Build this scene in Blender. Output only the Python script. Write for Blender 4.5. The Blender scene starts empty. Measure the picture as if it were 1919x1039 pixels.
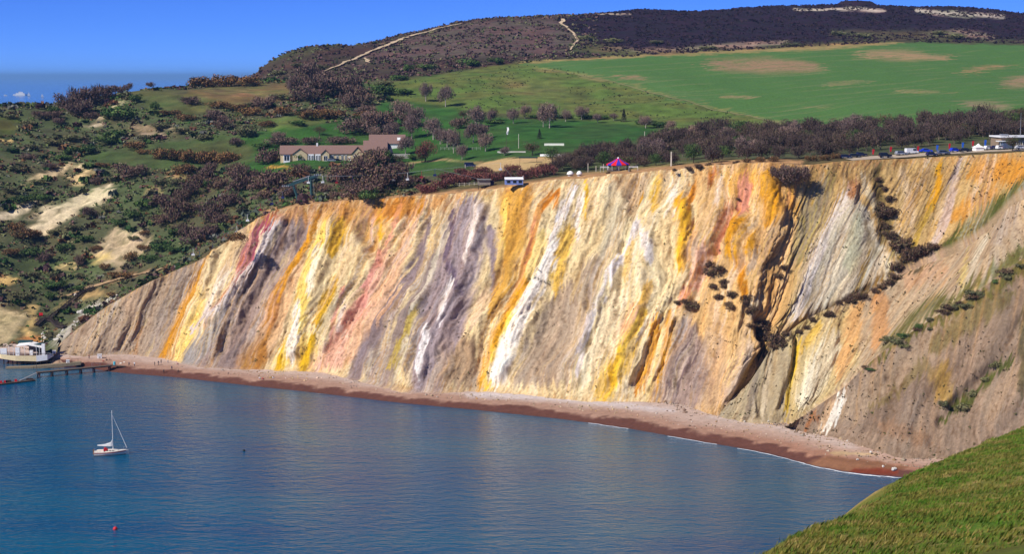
import bpy, bmesh, math, random
import numpy as np
from mathutils import Vector, Matrix

SC = bpy.context.scene
COL = SC.collection
random.seed(7)
RNG = np.random.default_rng(11)

# ------------------------------------------------------------------ camera, sky, sun, exposure
CAM_H, FPX, PITCH = 105.0, 3000.0, math.radians(7.153)
PW, PH = 1919.0, 1039.0
cam_data = bpy.data.cameras.new('camera')
cam_data.sensor_width = 36.0
cam_data.lens = 36.0 * FPX / PW
cam_data.clip_start, cam_data.clip_end = 1.0, 400000.0
cam = bpy.data.objects.new('camera', cam_data)
COL.objects.link(cam)
cam.location = (0, 0, CAM_H)
cam.rotation_euler = (math.pi / 2 - PITCH, 0, 0)
SC.camera = cam

SUN_EL = math.radians(41)
SUN_AZ = math.atan2(-0.68, -0.46)            # direction towards the sun, clockwise from +Y
world = bpy.data.worlds.new('World')
SC.world = world
world.use_nodes = True
wn = world.node_tree
wn.nodes.clear()
w_out = wn.nodes.new('ShaderNodeOutputWorld')
w_bg = wn.nodes.new('ShaderNodeBackground')
w_sky = wn.nodes.new('ShaderNodeTexSky')
w_sky.sky_type = 'NISHITA'
w_sky.sun_disc = False
w_sky.sun_elevation = SUN_EL
w_sky.sun_rotation = SUN_AZ
w_sky.altitude = 8000
w_sky.air_density = 1.0
w_sky.dust_density = 0.0
w_sky.ozone_density = 10.0
w_tint = wn.nodes.new('ShaderNodeMix')
w_tint.data_type = 'RGBA'
w_tint.blend_type = 'MULTIPLY'
w_tint.inputs[0].default_value = 1.0
w_tint.inputs[7].default_value = (0.56, 0.70, 1.1, 1)
wn.links.new(w_sky.outputs[0], w_tint.inputs[6])
wn.links.new(w_tint.outputs[2], w_bg.inputs[0])
w_bg.inputs[1].default_value = 0.115
wn.links.new(w_bg.outputs[0], w_out.inputs[0])

sun_data = bpy.data.lights.new('sun', 'SUN')
sun_data.energy = 4.8
sun_data.angle = math.radians(0.5)
sun_data.color = (1.0, 0.94, 0.86)
sun = bpy.data.objects.new('sun', sun_data)
COL.objects.link(sun)
SUN_DIR = Vector((math.sin(SUN_AZ) * math.cos(SUN_EL), math.cos(SUN_AZ) * math.cos(SUN_EL), math.sin(SUN_EL)))
sun.rotation_euler = SUN_DIR.to_track_quat('Z', 'Y').to_euler()
sun.location = (-300, -200, 400)

SC.view_settings.view_transform = 'Standard'
SC.view_settings.look = 'None'
SC.view_settings.exposure = 0.18
SC.view_settings.gamma = 1.0
SC.view_settings.use_curve_mapping = False
# ------------------------------------------------------------------ maths: survey of the place, noise, paint
CP, SP = math.cos(PITCH), math.sin(PITCH)

def ray(px, py):
    cx = (np.asarray(px, float) - PW / 2) / FPX
    cy = -(np.asarray(py, float) - PH / 2) / FPX
    return cx, CP + cy * SP, -SP + cy * CP

def at_d(px, py, D):
    """ground survey: the point seen in that direction at the distance D north of the viewpoint"""
    x, y, z = ray(px, py)
    t = np.asarray(D, float) / y
    return np.stack([x * t, y * t, CAM_H + z * t], -1)

def at_z(px, py, Z):
    x, y, z = ray(px, py)
    t = (np.asarray(Z, float) - CAM_H) / z
    return np.stack([x * t, y * t, CAM_H + z * t], -1)

def project(P):
    X, Y, Z = P[..., 0], P[..., 1], P[..., 2] - CAM_H
    d = np.maximum(Y * CP - Z * SP, 1e-3)
    u = Y * SP + Z * CP
    return PW / 2 + FPX * X / d, PH / 2 - FPX * u / d

def _hash(ix, iy, seed):
    h = (ix.astype(np.int64) * 374761393 + iy.astype(np.int64) * 668265263 + seed * 2147483647) & 0xFFFFFFFF
    h = ((h ^ (h >> 13)) * 1274126177) & 0xFFFFFFFF
    h = h ^ (h >> 16)
    return (h & 0xFFFF) / 65535.0

def vnoise(x, y, seed=0):
    ix, iy = np.floor(x), np.floor(y)
    fx, fy = x - ix, y - iy
    ux, uy = fx * fx * fx * (fx * (fx * 6 - 15) + 10), fy * fy * fy * (fy * (fy * 6 - 15) + 10)
    ang = [(_hash(ix + a, iy + b, seed) * 2 * np.pi, a, b) for a in (0, 1) for b in (0, 1)]
    g = [np.cos(t) * (fx - a) + np.sin(t) * (fy - b) for t, a, b in ang]
    return ((g[0] * (1 - uy) + g[1] * uy) * (1 - ux) + (g[2] * (1 - uy) + g[3] * uy) * ux) * 1.5

def fbm(x, y, octv=4, seed=0, gain=0.5):
    s, a, n = 0, 1.0, 0
    for k in range(octv):
        s = s + a * vnoise(x * 2 ** k, y * 2 ** k, seed + 17 * k)
        n += a
        a *= gain
    return s / n * 1.3

def ridged(x, y, octv=4, seed=0, gain=0.55):
    s, a, n = 0, 1.0, 0
    for k in range(octv):
        s = s + a * (1 - 2 * np.abs(vnoise(x * 2 ** k, y * 2 ** k, seed + 31 * k)))
        n += a
        a *= gain
    return s / n

def worley(x, y, seed=0):
    ix, iy = np.floor(x), np.floor(y)
    f1 = np.full(x.shape, 9.0); f2 = np.full(x.shape, 9.0)
    for a in (-1, 0, 1):
        for b in (-1, 0, 1):
            cx = ix + a + _hash(ix + a, iy + b, seed); cy = iy + b + _hash(ix + a, iy + b, seed + 7)
            d = np.hypot(x - cx, y - cy)
            f2 = np.minimum(f2, np.maximum(f1, d)); f1 = np.minimum(f1, d)
    return f1, f2

def smooth(e0, e1, x):
    t = np.clip((x - e0) / (e1 - e0), 0, 1)
    return t * t * (3 - 2 * t)

def lin(c):
    c = np.asarray(c, float) / 255.0
    return np.where(c <= 0.04045, c / 12.92, ((c + 0.055) / 1.055) ** 2.4)

def L4(c):
    return tuple(float(v) for v in lin(c)) + (1.0,)

def stroke_alpha(px, py, pts, soft):
    pts = np.asarray(pts, float)
    best = np.full(px.shape, 1e9)
    for (x0, y0, w0), (x1, y1, w1) in zip(pts[:-1], pts[1:]):
        dx, dy = x1 - x0, y1 - y0
        t = np.clip(((px - x0) * dx + (py - y0) * dy) / max(dx * dx + dy * dy, 1e-6), 0, 1)
        d = np.hypot(px - x0 - t * dx, py - y0 - t * dy) / (w0 + t * (w1 - w0))
        best = np.minimum(best, d)
    return 1 - smooth(1 - soft, 1 + soft, best)

def poly_alpha(px, py, pts, edge):
    pts = np.asarray(pts, float)
    inside = np.zeros(px.shape, bool)
    dist = np.full(px.shape, 1e9)
    n = len(pts)
    for i in range(n):
        x0, y0 = pts[i]
        x1, y1 = pts[(i + 1) % n]
        if y0 != y1:
            c = ((y0 > py) != (y1 > py)) & (px < (x1 - x0) * (py - y0) / (y1 - y0) + x0)
            inside ^= c
        dx, dy = x1 - x0, y1 - y0
        t = np.clip(((px - x0) * dx + (py - y0) * dy) / max(dx * dx + dy * dy, 1e-6), 0, 1)
        dist = np.minimum(dist, np.hypot(px - x0 - t * dx, py - y0 - t * dy))
    return smooth(-edge, edge, np.where(inside, dist, -dist))

def mask_of(px, py, item):
    kind, pts = item[0], item[2]
    soft = item[3] if len(item) > 3 else (0.45 if kind == 'S' else 4.0)
    arr = np.asarray(pts, float)
    m = (arr[:, 2].max() * 2 if kind == 'S' else soft) + 6
    sel = np.nonzero((px > arr[:, 0].min() - m) & (px < arr[:, 0].max() + m) & (py > arr[:, 1].min() - m) & (py < arr[:, 1].max() + m))[0]
    if len(sel) == 0:
        return sel, None
    if kind == 'S':
        if len(pts) == 1:
            pts = [pts[0], (pts[0][0] + 0.5, pts[0][1], pts[0][2])]
        return sel, stroke_alpha(px[sel], py[sel], pts, soft)
    return sel, poly_alpha(px[sel], py[sel], pts, soft)

def paint(px, py, col, items, strength=1.0):
    """mineral and plant colour of the ground, region after region"""
    for it in items:
        sel, a = mask_of(px, py, it)
        if a is None:
            continue
        a = (a * (it[4] if len(it) > 4 else 1.0) * strength)[:, None]
        col[sel] = col[sel] * (1 - a) + lin(it[1]) * a
    return col

# ------------------------------------------------------------------ mesh helpers
def new_mesh(name, verts, quads=None, tris=None, col=None, smooth_shade=True):
    me = bpy.data.meshes.new(name)
    verts = np.ascontiguousarray(verts, np.float32).reshape(-1, 3)
    loops, starts, totals = [], [], []
    o = 0
    for f, k in ((quads, 4), (tris, 3)):
        if f is None or len(f) == 0:
            continue
        f = np.ascontiguousarray(f, np.int32)
        loops.append(f.reshape(-1))
        starts.append(o + np.arange(len(f), dtype=np.int32) * k)
        totals.append(np.full(len(f), k, np.int32))
        o += f.size
    loops, starts = np.concatenate(loops), np.concatenate(starts)
    me.vertices.add(len(verts))
    me.vertices.foreach_set('co', verts.ravel())
    me.loops.add(len(loops))
    me.loops.foreach_set('vertex_index', loops)
    me.polygons.add(len(starts))
    me.polygons.foreach_set('loop_start', starts)
    if smooth_shade:
        me.polygons.foreach_set('use_smooth', np.ones(len(starts), bool))
    me.update(calc_edges=True)
    if col is not None:
        a = me.color_attributes.new('Col', 'FLOAT_COLOR', 'POINT')
        c = np.ones((len(verts), 4), np.float32)
        c[:, :3] = col.reshape(-1, 3)
        a.data.foreach_set('color', c.ravel())
    return me

def grid_faces(n, m, keep=None):
    i = np.arange(n * m).reshape(n, m)
    q = np.stack([i[:-1, :-1], i[:-1, 1:], i[1:, 1:], i[1:, :-1]], -1)
    if keep is not None:
        k = keep[:-1, :-1] & keep[:-1, 1:] & keep[1:, 1:] & keep[1:, :-1]
        q = q[k]
    return q.reshape(-1, 4)

def add(name, me, mat=None, parent=None, **props):
    o = bpy.data.objects.new(name, me)
    COL.objects.link(o)
    if mat is not None:
        if len(me.materials) == 0:
            me.materials.append(mat)
    if parent is not None:
        o.parent = parent
    for k, v in props.items():
        o[k] = v
    return o

# ------------------------------------------------------------------ materials
MATS = {}
def nodes_of(name):
    m = bpy.data.materials.new(name)
    m.use_nodes = True
    nt = m.node_tree
    nt.nodes.clear()
    out = nt.nodes.new('ShaderNodeOutputMaterial')
    b = nt.nodes.new('ShaderNodeBsdfPrincipled')
    nt.links.new(b.outputs[0], out.inputs[0])
    MATS[name] = m
    return m, nt, b

def noise_node(nt, scale, detail=6, rough=0.6, vec=None, mapscale=None):
    n = nt.nodes.new('ShaderNodeTexNoise')
    n.inputs['Scale'].default_value = scale
    n.inputs['Detail'].default_value = detail
    n.inputs['Roughness'].default_value = rough
    if vec is None:
        g = nt.nodes.new('ShaderNodeNewGeometry')
        vec = g.outputs['Position']
    if mapscale:
        mp = nt.nodes.new('ShaderNodeMapping')
        mp.inputs['Scale'].default_value = mapscale
        nt.links.new(vec, mp.inputs['Vector'])
        vec = mp.outputs[0]
    nt.links.new(vec, n.inputs['Vector'])
    return n

def ramp(nt, src, stops):
    r = nt.nodes.new('ShaderNodeValToRGB')
    el = r.color_ramp.elements
    while len(el) < len(stops):
        el.new(0.5)
    for e, (p, c) in zip(el, stops):
        e.position = p
        e.color = c if len(c) == 4 else tuple(c) + (1,)
    nt.links.new(src, r.inputs[0])
    return r

def mixc(nt, mode, fac, a, b):
    m = nt.nodes.new('ShaderNodeMix')
    m.data_type = 'RGBA'
    m.blend_type = mode
    if isinstance(fac, (int, float)):
        m.inputs[0].default_value = fac
    else:
        nt.links.new(fac, m.inputs[0])
    for s, i in ((a, 6), (b, 7)):
        if isinstance(s, tuple):
            m.inputs[i].default_value = s
        else:
            nt.links.new(s, m.inputs[i])
    return m.outputs[2]

def bump(nt, b, h, dist, strength=1.0):
    bp = nt.nodes.new('ShaderNodeBump')
    bp.inputs['Distance'].default_value = dist
    bp.inputs['Strength'].default_value = strength
    nt.links.new(h, bp.inputs['Height'])
    nt.links.new(bp.outputs[0], b.inputs['Normal'])

def ground_mat(name, fine=1.2, lo=0.72, hi=1.25, bdist=0.25, rough=0.95, mapscale=None):
    m, nt, b = nodes_of(name)
    a = nt.nodes.new('ShaderNodeAttribute')
    a.attribute_name = 'Col'
    n = noise_node(nt, fine, 8, 0.7, mapscale=mapscale)
    r = ramp(nt, n.outputs[0], [(0.3, (lo,) * 3), (0.7, (hi,) * 3)])
    c = mixc(nt, 'MULTIPLY', 1.0, a.outputs['Color'], r.outputs[0])
    nt.links.new(c, b.inputs['Base Color'])
    b.inputs['Roughness'].default_value = rough
    b.inputs['Specular IOR Level'].default_value = 0.15
    bump(nt, b, n.outputs[0], bdist)
    return m

def plain(name, rgb, rough=0.6, metal=0.0, var=0.12, scale=2.0, spec=0.4):
    if name in MATS:
        return MATS[name]
    m, nt, b = nodes_of(name)
    tc = nt.nodes.new('ShaderNodeTexCoord')
    n = noise_node(nt, scale, 5, 0.6, vec=tc.outputs['Object'])
    r = ramp(nt, n.outputs[0], [(0.3, (1 - var,) * 3), (0.7, (1 + var,) * 3)])
    nt.links.new(mixc(nt, 'MULTIPLY', 1.0, L4(rgb), r.outputs[0]), b.inputs['Base Color'])
    b.inputs['Roughness'].default_value = rough
    b.inputs['Metallic'].default_value = metal
    b.inputs['Specular IOR Level'].default_value = spec
    return m
# ------------------------------------------------------------------ the land: surveyed points (bearing, elevation, distance)
UP = [  # px, py, distance
 (-300,640,590),(-300,560,620),(-300,470,670),(-300,380,720),(-300,290,790),(-300,235,850),
 (0,655,600),(0,610,618),(0,560,640),(0,480,675),(0,400,712),(0,300,775),(0,235,835),(0,206,870),
 (60,640,606),(60,600,625),(60,195,885),
 (100,620,625),(100,540,655),(100,470,690),(100,400,715),(100,330,760),(100,260,830),(100,205,890),
 (112,645,598),(190,582,598),(290,525,601),(392,478,606),(160,590,622),(200,565,640),
 (200,520,655),(200,440,695),(200,360,740),(200,300,790),(200,240,850),(180,190,900),(240,172,930),
 (300,505,650),(300,460,680),(300,400,706),(300,330,745),(300,290,790),(300,230,850),(300,170,940),
 (400,455,650),(400,400,690),(400,340,735),(400,300,785),(400,230,850),(400,160,1000),(370,156,1010),
 (505,398,608),(500,388,660),(500,345,700),(500,300,755),(500,250,810),(500,200,890),(500,165,970),(490,126,1150),
 (560,104,1200),(600,95,1210),(600,140,1080),
 (640,379,606),(620,368,660),(620,330,705),(620,303,745),(620,270,790),(600,200,900),
 (700,374,600),(700,340,655),(700,303,740),(700,260,800),(700,200,895),(700,150,1000),(700,105,1150),(680,85,1230),(745,68,1270),
 (790,367,595),(820,350,620),(850,322,670),(850,290,730),(850,240,820),(850,200,890),(850,150,990),(850,100,1130),(870,39,1320),(800,55,1300),
 (900,358,586),(950,346,580),(950,320,620),(960,300,680),(950,260,760),(950,240,800),(950,200,880),(950,150,990),(950,112,1090),(950,70,1210),(950,35,1350),
 (1080,334,574),(1080,322,610),(1080,290,670),(1080,225,840),(1080,190,910),(1080,140,1010),(1090,105,1110),(1100,65,1240),(1060,30,1380),(1120,26,1400),
 (1215,323,566),(1250,300,610),(1250,236,810),(1250,195,880),(1250,150,980),(1250,100,1120),(1250,60,1260),(1200,18,1420),(1300,22,1420),
 (1330,312,560),(1400,307,556),(1400,290,620),(1450,236,790),(1400,200,870),(1400,150,980),(1400,98,1120),(1400,60,1260),(1400,15,1430),
 (1470,308,554),(1580,303,557),(1600,293,572),(1600,280,620),(1600,228,760),(1600,200,820),(1600,150,960),(1600,100,1110),(1600,82,1160),(1600,50,1290),(1560,10,1440),(1660,12,1440),
 (1720,297,562),(1720,287,577),(1720,273,620),(1750,218,750),(1750,150,950),(1750,90,1150),(1750,50,1290),(1750,14,1440),(1850,20,1430),
 (1870,288,559),(1919,280,570),(1919,268,620),(1919,215,740),(1919,150,950),(1919,88,1150),(1919,60,1270),(1919,26,1420),
 (2300,275,570),(2300,255,640),(2300,215,740),(2300,150,950),(2300,90,1150),(2300,40,1400),
]
UPW = np.array([at_d(*p) for p in UP])
# behind the skyline the land falls to the sea in the west, to farmland in the north-east
EXTRA = []
for (px, py, D) in [(-300,235,850),(0,206,870),(100,205,890),(240,172,930),(370,156,1010),(490,126,1150)]:
    p = at_d(px, py, D)
    k = 1.0
    EXTRA += [(p[0] - 20, p[1] + 110, p[2] * 0.62), (p[0] - 40, p[1] + 230, 4), (p[0] - 40, p[1] + 330, -14)]
for (px, py, D) in [(600,95,1210),(745,68,1270),(870,39,1320),(1060,30,1380),(1200,18,1420),(1400,15,1430),(1560,10,1440),(1750,14,1440),(1919,26,1420),(2300,40,1400)]:
    p = at_d(px, py, D)
    EXTRA += [(p[0], p[1] + 120, p[2] - 22), (p[0], p[1] + 330, p[2] - 95)]
for x in (-420, -330, -240):
    EXTRA += [(x, 520, -10)]
UPW = np.concatenate([UPW, np.array(EXTRA, float)])
_c = 28.0
def _phi(a, b):
    d2 = (a[:, None, 0] - b[None, :, 0]) ** 2 + (a[:, None, 1] - b[None, :, 1]) ** 2
    return np.sqrt(d2 + _c * _c)
_A = np.zeros((len(UPW) + 3, len(UPW) + 3))
_n = len(UPW)
_A[:_n, :_n] = -_phi(UPW, UPW) + np.eye(_n) * 0.6
_A[:_n, _n:] = np.c_[np.ones(_n), UPW[:, :2] / 500]
_A[_n:, :_n] = _A[:_n, _n:].T
_W = np.linalg.solve(_A, np.r_[UPW[:, 2], 0, 0, 0])

def HT(X, Y):
    """height of the upland"""
    X, Y = np.asarray(X, float), np.asarray(Y, float)
    P = np.stack([X.ravel(), Y.ravel()], -1)
    out = np.empty(len(P))
    for i in range(0, len(P), 20000):
        q = P[i:i + 20000]
        out[i:i + 20000] = -_phi(q, UPW) @ _W[:_n] + _W[_n] + q @ _W[_n + 1:] / 500
    rough = fbm(X.ravel() / 60, Y.ravel() / 60, 4, 3) * smooth(560, 700, Y.ravel()) * 1.3
    west = smooth(60, -120, X.ravel()) * smooth(1100, 700, Y.ravel()) * smooth(590, 640, Y.ravel())
    rough = rough + west * fbm(X.ravel() / 22, Y.ravel() / 22, 4, 8) * 2.2
    # flat-topped earthwork on the highest point of the hill
    r = np.hypot((X.ravel() - 306) / 13.5, (Y.ravel() - 1440) / 16.0)
    rough = rough + 4.0 * smooth(1.45, 0.9, r)
    return (out + rough).reshape(X.shape)

def ground(x, y):
    return float(HT(np.array([x]), np.array([y]))[0])

def spot(px, py, d0=560.0, d1=1500.0):
    """where the line of sight through that bearing first meets the upland"""
    D = np.arange(d0, d1, 2.0)
    P = at_d(np.full(D.shape, px), np.full(D.shape, py), D)
    f = P[:, 2] - HT(P[:, 0], P[:, 1])
    k = np.nonzero((f[:-1] > 0) & (f[1:] <= 0))[0]
    if len(k) == 0:
        k = [int(np.argmin(np.abs(f)))]
        return P[k[0]]
    k = k[0]
    t = f[k] / (f[k] - f[k + 1])
    return P[k] * (1 - t) + P[k + 1] * t

# ------------------------------------------------------------------ cliff sheets
A_N = [((100,670,0,2.0),(112,645,598)),((160,667,0,2.5),(190,582,598)),((235,661,0,3),(290,525,601)),((310,669,0,3),(392,478,606)),
 ((380,683,0,3),(505,398,608)),((520,691,0,3),(640,379,606)),((620,698,0,3),(790,367,595)),((760,728,0,3),(900,358,586)),
 ((920,731,0,3),(1080,334,574)),((1080,747,0,3),(1215,323,566)),((1200,751,0,3),(1330,312,560)),((1270,757,0,3),(1400,307,556)),
 ((1340,777,0,3),(1470,308,554)),((1395,735,490,0),(1520,309,554)),((1440,655,503,0),(1580,303,557)),((1520,605,512,0),(1640,300,560)),
 ((1600,562,522,0),(1720,297,562)),((1700,492,530,0),(1790,293,562)),((1830,430,530,0),(1870,288,559)),((1925,345,528,0),(1960,283,556)),
 ((2100,330,525,0),(2120,280,554)),((2400,330,525,0),(2420,280,554))]
B_N = [((1325,781,0,2),(1335,773,482)),((1370,788,0,2.5),(1400,722,485)),((1420,791,0,3),(1445,655,490)),((1470,793,0,3),(1500,606,497)),
 ((1490,786,0,5),(1560,575,500)),((1530,755,468,0),(1640,540,505)),((1600,705,470,0),(1720,502,508)),((1650,660,472,0),(1800,470,508)),
 ((1750,600,474,0),(1860,425,506)),((1919,490,470,0),(1925,372,504)),((2200,400,470,0),(2200,330,500))]
C_N = [((1465,801,0,2.2),(1478,799,456)),((1510,813,0,2.5),(1520,770,457)),((1560,823,0,2.5),(1580,728,458)),((1620,841,0,2.5),(1645,668,459)),
 ((1690,859,0,2.5),(1740,602,462)),((1765,863,0,2.5),(1830,548,460)),((1850,871,0,2.5),(1930,478,456)),((2000,890,0,2.5),(2100,400,450)),((2300,900,0,2.5),(2300,380,450))]

def curve_of(nodes, which, n):
    pts = []
    for nd in nodes:
        q = nd[which]
        if which == 0:
            pts.append(at_z(q[0], q[1], q[3]) if q[2] == 0 else at_d(q[0], q[1], q[2]))
        else:
            pts.append(at_d(*q))
    pts = np.array(pts)
    s = np.arange(len(pts))
    # even spacing along the foot
    L = np.r_[0, np.cumsum(np.linalg.norm(np.diff(np.array([(at_z(q[0][0], q[0][1], q[0][3]) if q[0][2] == 0 else at_d(*q[0][:3])) + at_d(*q[1]) for q in nodes]) / 2, axis=0), axis=1))]
    u = np.interp(np.linspace(0, L[-1], n), L, s)
    # Catmull-Rom
    i = np.clip(u.astype(int), 0, len(pts) - 2)
    t = (u - i)[:, None]
    p0, p1, p2, p3 = pts[np.maximum(i - 1, 0)], pts[i], pts[i + 1], pts[np.minimum(i + 2, len(pts) - 1)]
    m1, m2 = (p2 - p0) * 0.4, (p3 - p1) * 0.4
    h = (2*t**3-3*t**2+1)*p1 + (t**3-2*t**2+t)*m1 + (-2*t**3+3*t**2)*p2 + (t**3-t**2)*m2
    return h, np.linspace(0, L[-1], n)

def gauss(a, k):
    if k < 1:
        return a
    x = np.arange(-3 * k, 3 * k + 1)
    w = np.exp(-0.5 * (x / k) ** 2)
    w /= w.sum()
    pad = np.concatenate([np.repeat(a[:1], 3 * k, 0), a, np.repeat(a[-1:], 3 * k, 0)])
    if a.ndim == 1:
        return np.convolve(pad, w, 'valid')
    return np.stack([np.convolve(pad[:, c], w, 'valid') for c in range(a.shape[1])], -1)

def cliff_sheet(nodes, ncol, nrow, nlip, lip_len, relief, items, base_rgb, forms, seed, back=None, lean=0.0, flute=1.0, hf_pow=1.08, skirt_len=22.0, beds=0.0):
    Bc, arc = curve_of(nodes, 0, ncol)
    Tc, _ = curve_of(nodes, 1, ncol)
    v = np.linspace(0, 1, nrow) ** 0.97
    hf = 1 - (1 - v) ** hf_pow
    P = np.empty((ncol, nrow, 3))
    P[..., :2] = Bc[:, None, :2] + (Tc - Bc)[:, None, :2] * hf[None, :, None]
    P[..., 2] = Bc[:, None, 2] + (Tc - Bc)[:, None, 2] * v[None, :]
    # lip or back flank
    tan = gauss(np.gradient((Bc + Tc) / 2, axis=0), 12)
    nh = np.stack([tan[:, 1], -tan[:, 0]], -1)
    nh /= np.linalg.norm(nh, axis=1, keepdims=True)           # away from the land, towards the bay
    hgt = np.maximum((Tc - Bc)[:, 2], 0.5)
    px, py = project(P)
    # relief: rills follow the dip of the beds (columns), buttresses wider
    S = np.repeat(arc[:, None], nrow, 1)
    Vm = v[None, :] * hgt[:, None]
    wob = fbm(S / 30, Vm / 25, 3, seed + 1) * 5
    S2 = S + wob + lean * Vm
    d = ridged(S2 / 26, Vm / 75, 3, seed + 2) * 2.8 * flute
    d = d - ridged(S2 / 10, Vm / 40, 4, seed + 3) * 2.7 * flute
    d = d + ridged((S2 + 0.15 * Vm) / 4.2, Vm / 24, 3, seed + 4) * 0.75 * flute
    d = d - ridged((S2 + 0.3 * Vm) / 2.0, Vm / 10, 3, seed + 7) * 0.38 * flute
    tz = Vm / 6.5 + fbm(S / 14, Vm / 10, 3, seed + 15) * 1.8
    d = d + (tz - np.floor(tz) - 0.5) * 0.55 * smooth(-0.2, 0.4, fbm(S / 20, Vm / 16, 2, seed + 16))
    sw = S2 + fbm(S / 3, Vm / 3, 2, seed + 11) * 1.6
    w1, w1b = worley(sw / 6.0, (Vm + fbm(S / 4, Vm / 4, 2, seed + 12) * 4) / 34, seed + 13)
    w2, w2b = worley(sw / 2.1, Vm / 12, seed + 14)
    d = d + (0.6 - w1) * 1.1 + (0.6 - w2) * 0.40
    d = d + fbm(S / 7, Vm / 5, 4, seed + 5) * 0.55 + fbm(S / 1.9, Vm / 2.2, 3, seed + 6) * 0.30
    f = np.zeros(P.shape[:2]).ravel()
    pxw = px + fbm(S / 9, Vm / 9, 3, seed + 9) * 7
    pyw = py + fbm(S / 9, Vm / 9, 3, seed + 10) * 5
    for amt, pts, *rest in forms:
        sel, a = mask_of(pxw.ravel(), pyw.ravel(), ('S', None, pts, rest[0] if rest else 0.9))
        if a is not None:
            f[sel] += a * amt
    calm = poly_alpha(px.ravel(), py.ravel(), SMOOTHED, 12).reshape(d.shape)
    d = d * relief * (1 - 0.45 * calm) + f.reshape(d.shape)
    env = smooth(0.0, 0.09, v) * (1 - 0.30 * smooth(0.90, 1.0, v))
    env = env[None, :] * smooth(1.0, 9.0, hgt)[:, None] * (0.55 + 0.45 * smooth(320, 420, px)) * (1 - 0.62 * smooth(1455, 1530, px) * smooth(2000, 1900, px))
    d = d * env
    P[..., :2] += nh[:, None, :] * d[..., None] * 0.85
    P[..., 2] += d * 0.32
    # colours
    col = np.tile(lin(base_rgb), (ncol * nrow, 1)).astype(float)
    fray = fbm(S2 / 1.3, Vm / 24, 4, seed + 40)
    pxc = px + (pxw - px) * 0.6 + fray * 7 + fbm(S / 2.5, Vm / 2.5, 3, seed + 41) * 3
    pyc = py + (pyw - py) * 0.6 + fbm(S2 / 1.1, Vm / 40, 3, seed + 42) * 22
    tapered = []
    for it in items:
        if it[0] == 'S' and len(it[2]) > 1:
            p = list(it[2])
            (x0, y0, w0), (x1, y1, w1) = p[0], p[1]
            (xa, ya, wa), (xb, yb, wb) = p[-2], p[-1]
            p = [(x0 + (x0 - x1) * 0.35, y0 + (y0 - y1) * 0.35, w0 * 0.15)] + p + [(xb + (xb - xa) * 0.35, yb + (yb - ya) * 0.35, wb * 0.2)]
            it = (it[0], it[1], p, (it[3] if len(it) > 3 else 0.45) * 0.6) + tuple(it[4:])
        tapered.append(it)
    col = paint(pxc.ravel(), pyc.ravel(), col, tapered)
    if beds:
        # thin beds between the main ones
        pal = np.array([lin(c) for c in [(206,184,152),(240,228,200),(226,188,112),(188,174,164),(246,238,222),(220,172,92),(228,204,172),(172,158,152),(240,216,150),(196,182,172)]])
        t = (fbm(S2 / 5.5, Vm / 95, 4, seed + 80, 0.65) * 1.1 + 0.5) * (len(pal) - 1)
        t = np.clip(t, 0, len(pal) - 1.001).ravel()
        i = t.astype(int); fr = smooth(0.25, 0.75, t - i)[:, None]
        bc = pal[i] * (1 - fr) + pal[i + 1] * fr
        a = beds * smooth(-0.25, 0.35, fbm(S2 / 9, Vm / 60, 3, seed + 81)).ravel()[:, None]
        col = col * (1 - a) + bc * a
    st = fbm(S2 / 1.5, Vm / 26, 4, seed + 20) * 0.30 + fbm(S2 / 6, Vm / 30, 3, seed + 21) * 0.16 + fbm(S / 3, Vm / 3, 4, seed + 22) * 0.14
    col = col * (1 + st.ravel()[:, None])
    warm = fbm(S2 / 4.2, Vm / 34, 3, seed + 23).ravel()[:, None] * 0.12
    col = col * (1 + warm * np.array([0.6, -0.05, -0.75]))
    # rainwashed drips of the soil on the top
    drip = smooth(0.35, 0.9, fbm(S / 1.6, Vm / 40, 3, seed + 24) + v[None, :] * 0.75 - 0.35).ravel()[:, None] * 0.28
    col = col * (1 - drip) + lin((188, 150, 104)) * drip
    # crumbs of dark ironstone, tufts and cracks
    crack = (smooth(0.72, 0.95, ridged(S2 / 4.5 + fbm(S / 4, Vm / 4, 2, seed + 50) * 0.7, Vm / 26, 2, seed + 51)) * 0.42 + smooth(0.78, 0.98, ridged(S2 / 2.1 + fbm(S / 2, Vm / 3, 2, seed + 55) * 0.5, Vm / 15, 2, seed + 56)) * smooth(-0.1, 0.4, fbm(S / 12, Vm / 10, 2, seed + 57)) * 0.4).ravel()[:, None]
    col = col * (1 - crack) + col * np.array([0.45, 0.36, 0.30]) * crack
    dots = smooth(0.42, 0.60, fbm(S / 0.9, Vm / 0.9, 2, seed + 52) + fbm(S / 16, Vm / 12, 3, seed + 53) * 0.35).ravel()[:, None] * 0.5
    col = col * (1 - dots) + lin((104, 80, 56)) * dots
    fl = np.zeros(col.shape[0])
    for poly in FLUTED:
        sel, am = mask_of(pxc.ravel(), pyc.ravel(), ('P', None, poly, 6))
        if am is not None:
            fl[sel] = np.maximum(fl[sel], am)
    fl = (fl * smooth(0.0, 0.75, ridged((S + fbm(S / 5, Vm / 30, 2, seed + 61) * 2.5) / 1.9, Vm / 70, 2, seed + 62)).ravel() * 0.38)[:, None]
    col = col * (1 - fl) + col * np.array([0.5, 0.44, 0.42]) * fl
    joint = (smooth(0.10, 0.0, w1b - w1) * 0.35 + smooth(0.12, 0.0, w2b - w2) * 0.22).ravel()[:, None]
    col = col * (1 - joint) + col * np.array([0.5, 0.42, 0.36]) * joint
    pale = smooth(0.45, 0.65, fbm(S2 / 1.2, Vm / 4, 3, seed + 54)).ravel()[:, None] * 0.30
    col = col * (1 + pale * 0.7)
    lum = col.mean(1, keepdims=True)
    col = lum + (col - lum) * 1.16
    col = np.clip(col, 0.01, 0.88).reshape(ncol, nrow, 3)
    # fallen sand at the foot
    k = np.linspace(1, 0, 9)[:-1]
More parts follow.
